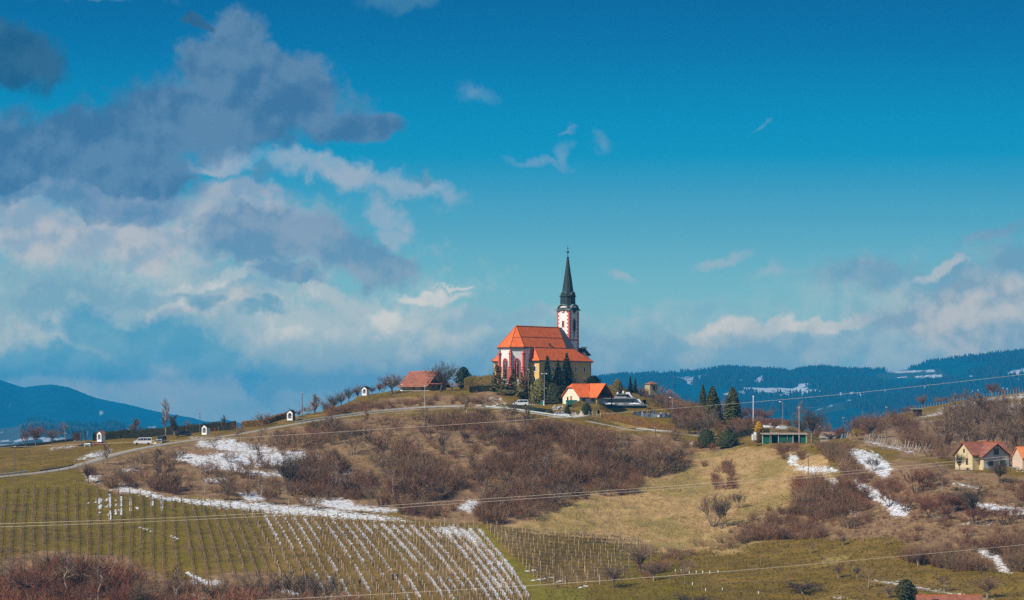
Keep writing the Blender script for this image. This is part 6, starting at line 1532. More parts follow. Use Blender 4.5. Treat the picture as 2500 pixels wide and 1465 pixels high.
# round the church
for i, (px, pb, pt, w, Y) in enumerate(((1212, 962, 884, 34, 822), (1232, 966, 898, 30, 818), (1252, 970, 900, 30, 820), (1273, 970, 906, 26, 816))):
    Cf(px, pb, pt, w, 'ragged', ('leftmost open green conifer before the apse', 'green conifer under the left apse window', 'green conifer before the middle buttress of the apse', 'green conifer under the right apse window')[i], 3 + i, FIR_LIGHT, Y, 'garden_conifer')
Cf(1291, 972, 884, 26, 'ragged', 'thin light green conifer before the ochre chapel corner', 9, FIR_LIGHT, 818, 'garden_conifer')
Cf(1317, 990, 925, 44, 'dome', 'broad olive brown conifer below the ochre chapel corner', 4, FIR_LIGHT, 811, 'garden_conifer')
Cf(1336, 990, 863, 46, 'spruce', 'dark spruce in front of the ochre chapel wall, leftmost of three', 1, FIR_M, 815)
Cf(1362, 988, 876, 50, 'spruce', 'middle spruce of the three before the church, lighter green', 2, THUJA_M, 818)
Cf(1384, 980, 858, 50, 'spruce', 'tallest right spruce of the three before the church', 5, FIR_M, 822)
Cf(1350, 996, 935, 60, 'bush', 'dark evergreen thicket at the foot of the three spruces', 1, JUNIPER_M, 811, 'evergreen_bush', 'bush')
Cf(1310, 990, 948, 44, 'bush', 'brownish evergreen bush right behind the parked white van', 2, FIR_LIGHT, 812, 'evergreen_bush', 'bush')
Cf(1240, 985, 950, 60, 'bush', 'olive bush bank below the church apse', 3, FIR_LIGHT, 818, 'evergreen_bush', 'bush')
Cf(1448, 962, 917, 34, 'dome', 'dark rounded evergreen at the right end of the ochre chapel', 2, YEW_M, 834, 'yew_tree')
Tm(1421, 962, 912, 20, 'multi', 'small bare tree before the right windows of the ochre chapel', 2, Y=832)
Cf(1507, 972, 926, 24, 'dome', 'brownish cone-shaped conifer behind the timber porch', 5, FIR_LIGHT, 836, 'garden_conifer')
Cf(1539, 972, 917, 20, 'spruce', 'left of two dark spruces behind the cemetery hall', 6, FIR_M, 842)
Cf(1551, 970, 921, 17, 'spruce', 'right of two dark spruces behind the cemetery hall', 7, FIR_M, 846)
for i, (px, pb, pt, w) in enumerate(((1605, 970, 930, 26), (1625, 976, 944, 34), (1645, 984, 952, 30))):
    Tm(px, pb, pt, w, 'multi', ('pinkish bush right beside the stone hut', 'pinkish bush in the middle of the crest hedge', 'pinkish bush at the low end of the crest hedge')[i], 1 + i, crown=CROWN_PINK, Y=850, name='bare_bush', cat='bush')
# conifers of the right shoulder
Cf(1716, 1004, 938, 20, 'thuja', 'narrowest of the three big dark conifers, the left one', 11, THUJA_M, 838, 'cypress_tree')
Cf(1740, 1040, 943, 46, 'thuja', 'middle conifer of the three on the right shoulder, broad and dark', 12, THUJA_M, 808, 'cypress_tree')
Cf(1788, 1030, 945, 50, 'thuja', 'rightmost and broadest of the three big conifers', 13, THUJA_M, 806, 'cypress_tree')
Tm(1765, 1025, 965, 30, 'multi', 'pink twiggy bush between the two broad conifers', 3, crown=CROWN_PINK, Y=815, name='bare_bush', cat='bush')
Tm(1845, 1024, 985, 70, 'multi', 'wide pinkish red bush right of the broadest conifer', 2, crown=CROWN_RED, Y=815, name='bare_bush', cat='bush')
Tm(1870, 1028, 992, 50, 'multi', 'reddish bush behind the right lamp post', 4, crown=CROWN_RED, Y=812, name='bare_bush', cat='bush')
Tm(1680, 1060, 1000, 56, 'round', 'bare spreading tree at the right end of the cemetery', 3, Y=781)
Tm(1735, 1078, 985, 50, 'multi', 'pale many-stemmed tree before the middle conifer', 3, trunk=PALEBARK, Y=770)
Tm(1785, 1062, 1030, 40, 'round', 'small bare garden tree under the broadest conifer', 1, Y=775)
Tm(1815, 1068, 1030, 40, 'round', 'small bare garden tree left of the yellow bush', 4, Y=768)
Cf(1725, 1088, 1048, 56, 'bush', 'dark green juniper mass left of the second juniper', 5, JUNIPER_M, 757, 'juniper_bush', 'bush')
Cf(1778, 1090, 1050, 66, 'bush', 'widest dark green juniper left of the green shed', 6, JUNIPER_M, 751, 'juniper_bush', 'bush')
Cf(1853, 1068, 1029, 24, 'dome', 'bright yellow clipped conifer above the white cabinet', 7, M_twig('golden_sprays', [(.44, .24, .015), (.52, .30, .02)], False), 752, 'golden_conifer')
Cf(1853, 1075, 1046, 22, 'dome', 'brown clipped lower half of the yellow conifer left of the shed', 8, M_twig('brown_sprays', [(.13, .075, .02), (.16, .09, .03)], False), 748, 'clipped_bush', 'bush')
Tm(1982, 1098, 984, 76, 'round', 'large dark bare tree right of the green shed', 4, crown=CROWN_GREY, Y=739)
Tm(1952, 1040, 975, 26, 'slim', 'thin bare tree behind the wooden pole with bark patches', 3, Y=790)
Tm(2028, 1105, 1050, 50, 'round', 'bare tree above the snow field, left of the stakes', 1, Y=728)
Tm(2092, 1085, 1040, 22, 'round', 'small yellowish tree among the white stakes', 2, crown=M_twig('yellowish_twigs', [(.30, .19, .04)], False), Y=716)
Tm(2035, 1118, 1082, 30, 'round', 'small dark tree at the top edge of the snow field', 3, crown=CROWN_GREY, Y=712)
for i, (px, pb, pt, w, k, Y, lab) in enumerate((
    (1598, 1005, 958, 34, 'multi', 828, 'bare brown tree behind the top rows of gravestones'), (1622, 1010, 965, 40, 'round', 826, 'bare tree left of the leaning cemetery lamp'), (1655, 1022, 975, 44, 'round', 812, 'bare tree right of the leaning cemetery lamp'),
    (1672, 1040, 990, 40, 'multi', 800, 'many-stemmed bush above the end of the rusty hedge'), (1700, 1046, 988, 50, 'round', 798, 'dark bare tree left of the middle conifer'), (1708, 1072, 1012, 44, 'multi', 772, 'bare many-stemmed tree above the junipers'),
    (1660, 1066, 1020, 44, 'multi', 774, 'bare bush below the end of the rusty hedge'), (1890, 1056, 1018, 36, 'round', 775, 'small bare tree behind the left end of the shed roof'), (1930, 1058, 1010, 44, 'multi', 775, 'bare bush behind the middle of the shed roof'),
    (1958, 1066, 1010, 40, 'round', 765, 'bare tree behind the wooden pole at the shed'), (2012, 1080, 1018, 46, 'multi', 758, 'bare bush right of the big dark tree by the shed'), (2050, 1086, 1034, 44, 'round', 735, 'bare tree between barn and yellowish tree'),
    (2130, 1096, 1052, 40, 'multi', 730, 'bare bush among the first white stakes'), (1806, 1030, 992, 36, 'multi', 812, 'bare bush right against the broadest conifer'))):
    Tm(px, pb, pt, w, k, lab, 1 + i % 4, crown=(CROWN_M, CROWN_GREY, CROWN_M, CROWN_RED)[i % 4], Y=Y)
# wood on the right hill: trunks one can tell apart
rg = random.Random(44)
WOOD = [(2125, 1072, 1004, 62, 'round'), (2175, 1050, 1008, 46, 'round'), (2218, 1040, 988, 48, 'round'), (2252, 1012, 962, 44, 'round'), (2290, 1002, 968, 34, 'round'), (2312, 996, 966, 36, 'round'), (2338, 990, 960, 34, 'multi'), (2360, 984, 962, 30, 'round'), (2385, 976, 955, 26, 'round'), (2422, 970, 930, 44, 'round'), (2444, 966, 944, 30, 'multi'), (2478, 962, 944, 22, 'round')]
NAMES = ['bare tree standing alone left of the far hill wood', 'low bare tree left of the field hut', 'pinkish grey tree just left of the field hut', 'tall bare tree on the skyline above the field hut', 'round-topped tree on the far skyline, next above the hut tree', 'second round-topped tree on the far skyline', 'twiggy tree midway up the far skyline', 'small tree midway up the far snowy vineyard edge', 'small tree near the top of the far vineyard edge', 'dark reddish dome-shaped tree highest on the far skyline', 'twiggy bush right of the dark dome-shaped tree', 'last little tree at the right photo edge skyline']
for i, (px, pb, pt, w, k) in enumerate(WOOD):
    Tm(px, pb + 12, pt - 3, w * .8, 'multi' if i % 3 else k, NAMES[i], 1 + i % 4, crown=CROWN_RED if i in (9, 2) else CROWN_M, Y=1058 if px > 2230 else (1000 if px > 2150 else 905))
n = 0
for k in range(900):
    px = rg.uniform(2150, 2560); py = rg.uniform(1030, 1128)
    if abs(px - 2392) < 76 and py > 1108 or py < 1150 - (px - 2100) * .32 and px < 2300 or abs(px - 2515) < 38 and py > 1110: continue
    if py < 1072 - (px - 2300) * .2 and rg.random() < .6: continue
    p = hit(px, py, 700)
    if p is None or p.y < 720: continue
    sc_ = p.y / F; h = rg.uniform(58, 92) * sc_; pale = rg.random() < .3
    where = ('in the wood below the field hut' if px < 2250 else 'in the wood left above the farmhouse' if px < 2340 else 'in the wood right above the farmhouse' if px < 2440 else 'in the wood above the pink house')
    lab = ('pale-stemmed ' if pale else 'brown ') + ('taller ' if h / sc_ > 75 else 'lower ') + 'bare tree ' + ('high up ' if py < 1080 else 'low down ') + where
    put_tree(p, h, h * rg.uniform(.30, .5), rg.choice(['slim', 'tall', 'slim', 'round']), lab, rg.choice([1, 2, 3]), CROWN_M, PALEBARK if pale else TRUNK_M, lab)
    n += 1
    if n >= 140: break
# trees standing out of the thicket
SLOPE = [(395, 1192, 1112, 46, 'slim'), (300, 1190, 1120, 44, 'multi'), (215, 1180, 1118, 40, 'round'), (430, 1200, 1130, 56, 'multi'), (500, 1205, 1122, 50, 'slim'), (555, 1210, 1140, 56, 'multi'), (632, 1190, 1080, 44, 'slim'), (705, 1200, 1092, 84, 'round'), (770, 1190, 1130, 62, 'round'), (640, 1232, 1150, 46, 'slim'),
         (705, 1240, 1160, 40, 'slim'), (905, 1240, 1170, 50, 'multi'), (960, 1225, 1130, 46, 'slim'), (1015, 1180, 1110, 60, 'multi'), (1240, 1085, 1020, 66, 'multi'), (1180, 1250, 1165, 46, 'slim'), (1222, 1260, 1190, 44, 'slim'), (1330, 1180, 1100, 50, 'slim'), (1310, 1270, 1232, 34, 'multi'), (1484, 1208, 1162, 30, 'slim'), (1525, 1145, 1085, 44, 'round'), (1300, 1230, 1150, 40, 'slim'), (1440, 1175, 1120, 60, 'multi'), (1080, 1110, 1040, 54, 'multi'), (860, 1110, 1052, 50, 'multi')]
SN = ['bare slim tree left of the snow strip above the vineyard', 'pale many-stemmed bush at the left end of the thicket', 'spreading bare tree below the road at the thicket corner', 'many-stemmed bush just above the left snow strip', 'slim tree rising below the upper snow field', 'twiggy bush at the lower edge of the upper snow field', 'slim dark tree standing in the upper snow field', 'broad dark tree in front of the upper snow field, largest of the left thicket', 'dark round tree right of the upper snow field', 'thin pale tree just above the snow strip', 'second thin pale tree just above the snow strip', 'many-stemmed bush above the snowy vineyard rows', 'slim tree near the small snow patch in mid slope', 'many-stemmed bush right of the tan clearing', 'spreading bush just below the guard rail under the church', 'slim pale tree above the vineyard corner path', 'slim pale tree above the top corner of the small vineyard', 'slim tree in the upper middle thicket', 'pale low bush at the left tip of the straw slope', 'thin lone tree on the upper straw slope under the wires', 'dark tree at the right end of the thicket', 'slim pale tree at the lower end of the thicket', 'bushy tree at the right lower end of the thicket', 'many-stemmed bush below the yellow house', 'many-stemmed bush below the mound road']
for i, (px, pb, pt, w, k) in enumerate(SLOPE):
    Tm(px, pb, pt, w, k, SN[i], 1 + i % 4, crown=(CROWN_GREY if i in (7, 8) else CROWN_M), trunk=PALEBARK if k == 'slim' else TRUNK_M)
# bigger bushes of the thicket, three tones nobody can tell apart one by one
for tone, lab, crown, cnt, zone in (('pale', 'pale-stemmed slim tree', CROWN_M, 46, S1), ('brown', 'brown leafless bush in the middle slope thicket', CROWN_M, 50, S1), ('grey', 'grey-brown leafless bush in the middle slope thicket', CROWN_GREY, 24, S1), ('reddish', 'reddish leafless bush on the right slope beside the snow', CROWN_RED, 30, [(1980, 1180), (2200, 1170), (2330, 1180), (2500, 1260), (2450, 1380), (2200, 1320), (1990, 1290)])):
    xs = [p[0] for p in zone]; ys = [p[1] for p in zone]; got = 0
    while got < cnt:
        px, py = rg.uniform(min(xs), max(xs)), rg.uniform(min(ys), max(ys))
        if not in_poly(np.array([px]), np.array([py]), zone)[0]: continue
        got += 1; p = hit(px, py); h = rg.uniform(2.8, 5.2)
        where = ('under the guard rail below the van' if py < 1060 and px > 1180 else 'below the yellow house close to the road' if py < 1060 and px > 900 else 'near the road at the left part of the slope' if py < 1090 and px < 900 else 'beside the upper snow field' if px < 800 and py < 1160 else 'just above the long snow strip' if px < 900 else 'below the straw clearing in mid slope' if px < 1060 else 'in the lower middle of the thicket' if px < 1330 and py > 1170 else 'in the centre of the thicket' if px < 1330 else 'at the right end of the thicket' if px < 1800 else 'on the right slope beside the small snow patches' if px < 2180 else 'below the farmhouse')
        if tone == 'pale':
            lab2 = ('tall' if h > 4.2 else 'low') + ' pale-stemmed slim tree ' + where; h *= 1.45
            put_tree(p, h, h * rg.uniform(.35, .6), rg.choice(['slim', 'slim', 'tall']), lab2, rg.choice([1, 2, 3, 4]), CROWN_M, PALEBARK, lab2); continue
        lab2 = lab.split(' bush')[0] + (' tall' if h > 4 else ' low') + ' bush ' + where
        put_tree(p, h, h * rg.uniform(.9, 1.4), 'multi', lab2, rg.choice([1, 2, 3, 4]), crown, TRUNK_M, lab2, 'leafless_bush', 'bush')
# straw slope and the meadow below
Tm(1740, 1288, 1186, 92, 'multi', 'tall many-stemmed tree on the straw slope beside the dark round bush', 2, crown=CROWN_M, trunk=TRUNK_M)
Tm(1762, 1290, 1200, 60, 'multi', 'dark right-hand stems of the many-stemmed tree on the straw slope', 4, crown=CROWN_GREY)
Tm(1804, 1240, 1194, 44, 'multi', 'dark round compact bush on the straw slope', 3, crown=CROWN_GREY, name='round_bush', cat='bush')
Tm(1563, 1402, 1305, 74, 'round', 'bare fruit tree at the right end of the small vineyard', 1)
Tm(1498, 1436, 1362, 66, 'round', 'bare fruit tree at the lower corner of the small vineyard', 2)
Tm(1596, 1418, 1360, 50, 'round', 'young pale-stemmed tree right of the two fruit trees', 3, trunk=PALEBARK)
Tm(1960, 1450, 1412, 110, 'round', 'dark broad thorn bush near the bottom edge, left of the dark evergreen', 2, crown=CROWN_GREY, name='thorn_bush', cat='bush')
Tm(1690, 1490, 1440, 90, 'multi', 'dark bush cut by the bottom photo edge', 1, crown=CROWN_GREY, name='thorn_bush', cat='bush')
Cf(2212, 1500, 1414, 50, 'dome', 'dark pointed evergreen beside the orange roof at the bottom edge', 3, JUNIPER_M, 545, 'yew_tree')
for i, (px, pb, pt, w) in enumerate(((2046, 1412, 1368, 26), (2080, 1398, 1365, 22), (2092, 1410, 1372, 20), (2120, 1435, 1384, 40), (2241, 1382, 1330, 30), (1925, 1420, 1396, 14), (2168, 1460, 1420, 30), (1978, 1352, 1322, 24), (2058, 1332, 1300, 26), (2162, 1330, 1305, 20), (2410, 1460, 1395, 60), (2305, 1445, 1400, 44))):
    Tm(px, pb, pt, w, 'slim' if i % 2 else 'round', ('pale sapling beside the straw patch in the lower meadow', 'thin sapling right of the straw patch', 'second thin sapling right of the straw patch', 'forked pale young tree in the lower right meadow', 'pale-stemmed tree at the left edge of the lower right thicket', 'tiny sapling above the broad thorn bush', 'thin tree above the snow line near the dark evergreen', 'young tree on the upper edge of the meadow', 'young tree under the pole on the meadow edge', 'young tree right of the pole on the meadow edge', 'spreading bare tree in the shady lower right meadow', 'faint bare tree above the snow line at lower right')[i], 1 + i % 3, trunk=PALEBARK)
Tm(2440, 1180, 1110, 60, 'round', 'dark bare fruit tree in front of the farmhouse right side', 3, crown=CROWN_GREY, trunk=CROWN_GREY)
Tm(2342, 1150, 1098, 40, 'round', 'bare tree against the yellow farmhouse gable', 4, crown=CROWN_GREY)
Tm(2300, 1215, 1120, 60, 'slim', 'pale thin tree left below the farmhouse', 1, trunk=PALEBARK)
Tm(2235, 1205, 1125, 70, 'multi', 'rust coloured bush left below the farmhouse', 2, crown=CROWN_RED, name='bare_bush', cat='bush')
Tm(2370, 1262, 1170, 80, 'round', 'bare tree over the long snow strip at right', 1, crown=CROWN_GREY)
Tm(2135, 1150, 1108, 44, 'multi', 'dark bush on the lower part of the snow field', 2, crown=CROWN_GREY, name='bare_bush', cat='bush')
# along the bottom left
BL = [(60, 1470, 1370, 80, 'round', CROWN_RED), (160, 1460, 1330, 70, 'slim', CROWN_M), (240, 1475, 1350, 66, 'slim', CROWN_M), (20, 1440, 1330, 60, 'slim', CROWN_M), (110, 1490, 1395, 90, 'multi', CROWN_RED), (205, 1500, 1400, 80, 'multi', CROWN_RED), (430, 1490, 1365, 60, 'slim', CROWN_M), (520, 1500, 1400, 80, 'multi', CROWN_GREY), (640, 1490, 1385, 100, 'multi', CROWN_GREY), (720, 1480, 1372, 110, 'multi', CROWN_GREY), (790, 1490, 1385, 100, 'multi', CROWN_GREY), (340, 1500, 1410, 70, 'round', CROWN_M), (580, 1490, 1412, 70, 'slim', CROWN_M), (285, 1500, 1415, 60, 'multi', CROWN_RED)]
BN = ['rust red tree in the bottom left corner', 'pale slim tree above the red brush at bottom left', 'forked pale tree right of the red brush at bottom left', 'thin tree at the left photo edge below the vineyard', 'rust red bush at the bottom edge, left', 'second rust red bush at the bottom edge', 'slim pale tree between snow patches at the bottom edge', 'grey bush right of the bottom snow patch', 'wide grey bush at the bottom, left of three', 'wide grey bush at the bottom, middle of three', 'wide grey bush at the bottom, right of three', 'bare tree beside the small forked snow patch', 'slim tree left of the three wide grey bushes', 'rust red bush beside the forked snow patch']
for i, (px, pb, pt, w, k, cr) in enumerate(BL): Tm(px, pb, pt, w, k, BN[i], 1 + i % 4, crown=cr, trunk=PALEBARK if k == 'slim' else TRUNK_M)
# ------------------------------------------------------------------ hedges
GARDEN_M = None
HEDGE_D = M_twig('dark_hedge', [(.022, .024, .014), (.034, .032, .016)], False); HEDGE_O = M_twig('olive_hedge', [(.115, .085, .020), (.14, .10, .028)], False); HEDGE_B = M_twig('brown_hedge', [(.20, .085, .025), (.16, .085, .025)], False); HEDGE_G = M_twig('road_hedge', [(.020, .030, .020), (.028, .036, .022)], False)
hedge([(226, 1078, 800), (300, 1076, 801), (360, 1072, 800), (430, 1068, 797), (500, 1061, 795), (580, 1057, 793)], 1.4, 2.3, 'long dark clipped hedge on the left skyline behind the white van', HEDGE_D)
hedge([(-60, 1092, 813), (40, 1092, 813), (110, 1091, 813), (178, 1090, 812)], 1.6, 1.3, 'low dark shrub hedge at the left photo edge before the reddish trees', HEDGE_D)
hedge([(590, 1056, 797), (640, 1050, 797), (690, 1036, 802), (706, 1029, 803)], 1.5, 1.7, 'brown hedge rising to the ivy-clad shrine', HEDGE_B)
hedge([(1133, 950, 840), (1160, 950, 840), (1190, 950, 838), (1212, 952, 834)], 1.6, 3.1, 'tall olive clipped hedge left of the church apse', HEDGE_O)
hedge([(1148, 968, 822), (1175, 966, 823), (1200, 966, 823), (1226, 970, 819)], 1.6, 1.8, 'dark clipped hedge above the snow patch left of the van', HEDGE_D)
hedge([(1242, 1006, 796.5), (1280, 1009, 794), (1320, 1012, 792), (1352, 1012, 792)], 1.2, 1.5, 'dark green hedge along the road below the white van', HEDGE_G)
hedge([(1396, 987, 800), (1420, 993, 799.5), (1440, 1000, 797), (1462, 1011, 793)], .9, 1.3, 'low olive hedge descending in front of the cream house', HEDGE_O)
hedge([(1466, 1010, 791), (1500, 1015, 789), (1540, 1024, 786), (1580, 1034, 784), (1620, 1043, 782), (1652, 1048, 781)], 1.0, 2.1, 'long rusty brown clipped hedge below the gravestones', HEDGE_B)
hedge([(1596, 968, 846), (1640, 980, 845), (1690, 992, 843), (1712, 998, 842)], 1.2, 1.7, 'dark brown hedge along the crest right of the stone hut', M_twig('crest_hedge', [(.09, .06, .045)], False))
hedge([(1768, 1060, 771), (1800, 1062, 769), (1840, 1064, 767), (1885, 1064, 766)], 1.3, 1.7, 'dark garden hedge behind the snow strip left of the shed', HEDGE_D)
hedge([(1820, 1032, 808), (1870, 1030, 808), (1905, 1028, 808), (1930, 1030, 806)], 1.4, 1.6, 'brown clipped hedge on the skyline behind the right lamp', M_twig('skyline_hedge', [(.12, .06, .04)], False))
hedge([(1548, 975, 838), (1562, 985, 833), (1575, 996, 828)], 1.4, 1.3, 'olive slope hedge beside the white stair wall', HEDGE_O)
Cf(1385, 1004, 990, 20, 'bush', 'dark evergreen shrub left of the green skip', 1, JUNIPER_M, 790, 'evergreen_bush', 'bush')
Cf(1432, 1010, 984, 22, 'dome', 'dark weeping evergreen between skip and cream house hedge', 5, JUNIPER_M, 791, 'evergreen_bush', 'bush')
Cf(1340, 1010, 998, 26, 'bush', 'low dark shrub between hedge and silver car', 4, JUNIPER_M, 789, 'evergreen_bush', 'bush')
Cf(716, 1026, 1006, 10, 'bush', 'ivy clump clinging to the right side of a shrine', 6, JUNIPER_M, 795.4, 'ivy_bush', 'bush')
# ------------------------------------------------------------------ vineyard: every row is one trellis with its posts, wires and vines
POST_L = M('pale_vine_post', (0.50, 0.39, 0.24), .9, .2, 2.0); POST_D = M('brown_vine_post', (0.26, 0.16, 0.09), .9, .25, 2.0); WIRE = M('trellis_wire', (0.30, 0.26, 0.21), .6, .1, metal=.3)
VINE = M_twig('vine_wood', [(0.20, 0.115, 0.058), (0.27, 0.16, 0.08), (0.14, 0.08, 0.045), (0.09, 0.056, 0.036)], True)
postL = MB().box((0, 0, .85), (.095, .095, 2.3)).mesh('post', POST_L); postD = MB().box((0, 0, .85), (.10, .10, 2.3)).mesh('post', POST_D)
vr = np.random.default_rng(77)
def trellis(line3, label, group, post, pstep, vstep=1.1, ph=1.0, canes=3, wires=(.9, 1.45), dark=0.0):
    """line3: list of ground points along the row"""
    L = np.array(line3); t = np.concatenate([[0], np.cumsum(np.linalg.norm(np.diff(L, axis=0), axis=1))])
    if t[-1] < 3: return None
    at = lambda s: np.array([np.interp(s, t, L[:, k]) for k in range(3)])
    c = Vector(L[0]); root = empty('vine_trellis', c, label, 'vine row', 0.0, group)
    for s in np.arange(0.2, t[-1], pstep):
        s2 = s + vr.uniform(-.35, .35) if s > .5 else s
        p = at(s2); q = link('post', post, root); g = ground(p[0], p[1]); q.location = (p[0] - c.x, p[1] - c.y, g - c.z); q.scale = (1, 1, ph * vr.uniform(.9, 1.08)); q.rotation_euler = (vr.normal() * .03, vr.normal() * .04, vr.uniform(0, 1.5))
    w = MB()
    pts = [at(s) for s in np.arange(0, t[-1], 6.0)] + [at(t[-1])]
    for z in wires: w.path([Vector((p[0] - c.x, p[1] - c.y, ground(p[0], p[1]) - c.z + z * ph)) for p in pts], .022, 3)
    wo_ = w.build('wires', WIRE, root); wo_['kind'] = 'stuff'
    R = Ribbons(); tint = []
    for s in np.arange(.5, t[-1], vstep):
        p = at(s + vr.uniform(-.2, .2)); g = ground(p[0], p[1]); b = np.array([p[0] - c.x, p[1] - c.y, g - c.z - .05])
        d = at(min(s + .5, t[-1])) - at(max(s - .5, 0)); d = d / (np.linalg.norm(d) + 1e-6)
        k0 = len(R.v); top = b + np.array([vr.normal() * .08, vr.normal() * .08, .95 * ph])
        R.add(vr, b, top, .17, .7)
        for k in range(canes):
            sg = 1 if k % 2 else -1; e = top + d * sg * vr.uniform(.35, .75) + np.array([0, 0, vr.uniform(-.25, .6)]); R.add(vr, top, e, .10, .4)
            if vr.uniform() < .6: R.add(vr, e, e + np.array([vr.normal() * .15, vr.normal() * .1, vr.uniform(-.3, .35)]), .05, .3)
        tint += [np.clip(vr.uniform(0, .6) + dark, 0, 1)] * (len(R.v) - k0)
    me = np_mesh('vines', np.array(R.v), np.array(R.f), VINE, False, {'tint': tint})
    v = link('vines', me, root); v['kind'] = 'stuff'
    return root
ORD = ['first', 'second', 'third', 'fourth', 'fifth', 'sixth', 'seventh', 'eighth', 'ninth', 'tenth', 'eleventh', 'twelfth', 'thirteenth', 'fourteenth', 'fifteenth', 'sixteenth', 'seventeenth', 'eighteenth', 'nineteenth', 'twentieth']
def ordn(i):
    if i < 20: return ORD[i]
    tens = {2: 'twenty', 3: 'thirty', 4: 'forty', 5: 'fifty'}[(i + 1) // 10]; u = (i + 1) % 10
    return tens + '-' + ORD[u - 1] if u else {20: 'twentieth', 30: 'thirtieth', 40: 'fortieth', 50: 'fiftieth'}[i + 1]
left = [r for r in ROWS if r[0] < 430]; right = [r for r in ROWS if r[0] >= 430]
k = 0
for x, pts in left:
    if x < -60: continue
    lab = 'upright vine row of the big vineyard with brown posts, ' + ordn(k) + ' from the left photo edge'; k += 1
    trellis([q[2] for q in pts], lab, 'straight vine rows of the big vineyard', postD, 5.0, .9, .95, 4)
for i, (x, pts) in enumerate(right):
    n = len(right) - i - 1
    lab = 'slanting vine row of the big vineyard ' + ('with pale posts, ' if x > 600 else 'with brown posts, ') + ordn(n) + ' from the grass path'
    trellis([q[2] for q in pts], lab, 'slanting vine rows of the big vineyard', postL if x > 600 else postD, 4.6, .9, .95, 2 if x > 840 else 4)
# small vineyard right of the path: rows run across the slope
k = 0
for y in np.arange(1291, 1442, 9.6):
    xa = 1188 + (y - 1291) * .90
    pts = []
    for xx in np.arange(xa, 1640, 8.0):
        yy = y + (xx - xa) * .095 + 5 * math.sin((xx - xa) / 90)
        if in_poly(np.array([xx]), np.array([yy]), [(1176, 1284), (1290, 1292), (1430, 1306), (1560, 1326), (1625, 1352), (1560, 1392), (1480, 1428), (1330, 1442)])[0]:
            p = hit(xx, yy)
            if p is not None: pts.append(p)
    if len(pts) > 4:
        trellis(pts, 'vine row of the small vineyard beside the grass path, ' + ordn(k) + ' from its top edge', 'vine rows of the small vineyard', postL, 3.4, .8, 1.0, 4, (.8, 1.2, 1.6), .4); k += 1
# white leaning stakes on the right slope
rg2 = random.Random(9)
stake_m = MB().tube((0, 0, -.3), (0, 0, 1.75), .042, .036, 5).mesh('stake', M('whitish_stake', (.52, .45, .39), .9, .15, 2))
k = 0
for ci, (px0, px1, n) in enumerate(((2012, 2040, 4), (2050, 2076, 6), (2110, 2130, 7), (2138, 2164, 11), (2175, 2200, 12), (2206, 2245, 19), (2250, 2268, 7))):
    for i in range(n):
        px = px0 + (px1 - px0) * (i + rg2.random() * .8) / n; Y = float(np.interp(px, [2000, 2100, 2300], [742, 720, 700])) - rg2.uniform(1, 7)
        p = stand(px, 0, Y=Y); o = link('vine_stake', stake_m); o.location = p; o.rotation_euler = (rg2.gauss(0, .08), .22 + rg2.gauss(0, .13), 0); o.scale = (1.2, 1.2, rg2.uniform(.75, 1.25))
        lab = ('whitish stake beside the grey barn', 'whitish stake between the barn and the yellowish tree', 'whitish leaning stake right of the yellowish tree', 'whitish leaning stake left of the tallest dark pole', 'whitish leaning stake right of the tallest dark pole', 'whitish leaning stake in the thickest clump down the slope', 'whitish leaning stake in the last clump towards the farmhouse')[ci]
        tag(o, lab, 'stake', lab)
# far snowy vineyard on the hill crest: little stakes
far_m = MB().tube((0, 0, -.3), (0, 0, 1.6), .06, .05, 4).mesh('stake', POST_L)
for i in range(40):
    px = 2215 + i * 7.2; p = stand(px, 0, Y=1042 + rg2.uniform(-3, 2)); o = link('vine_stake', far_m); o.location = p
    tag(o, 'small tan stake along the crest of the far snowy vineyard', 'stake', 'tan stakes on the far crest')
# white tree guards and thin stakes in the lower meadow
gm_ = MB().tube((0, 0, -.1), (0, 0, .55), .09, .09, 8).mesh('tree_guard', WHITE); ts_ = MB().tube((0, 0, -.2), (0, 0, 2.1), .05, .045, 5).mesh('meadow_stake', WOOD_G)
for px, py in ((1649, 1396), (1663, 1396), (1683, 1400), (1700, 1399), (1716, 1399), (1733, 1400), (1753, 1399), (1691, 1428), (1723, 1443), (1764, 1442), (1852, 1450)):
    p = hit(px, py); o = link('tree_guard', gm_); o.location = p; tag(o, 'white plastic sapling guard in the lower meadow right of the small vineyard', 'tree guard', 'white sapling guards')
for px, py in ((1637, 1394), (1685, 1395), (1727, 1394), (1672, 1428), (1713, 1441), (1634, 1425), (1776, 1390), (1857, 1380)):
    p = hit(px, py); o = link('meadow_stake', ts_); o.location = p; tag(o, 'thin brown stake in the lower meadow right of the small vineyard', 'stake', 'thin brown meadow stakes')
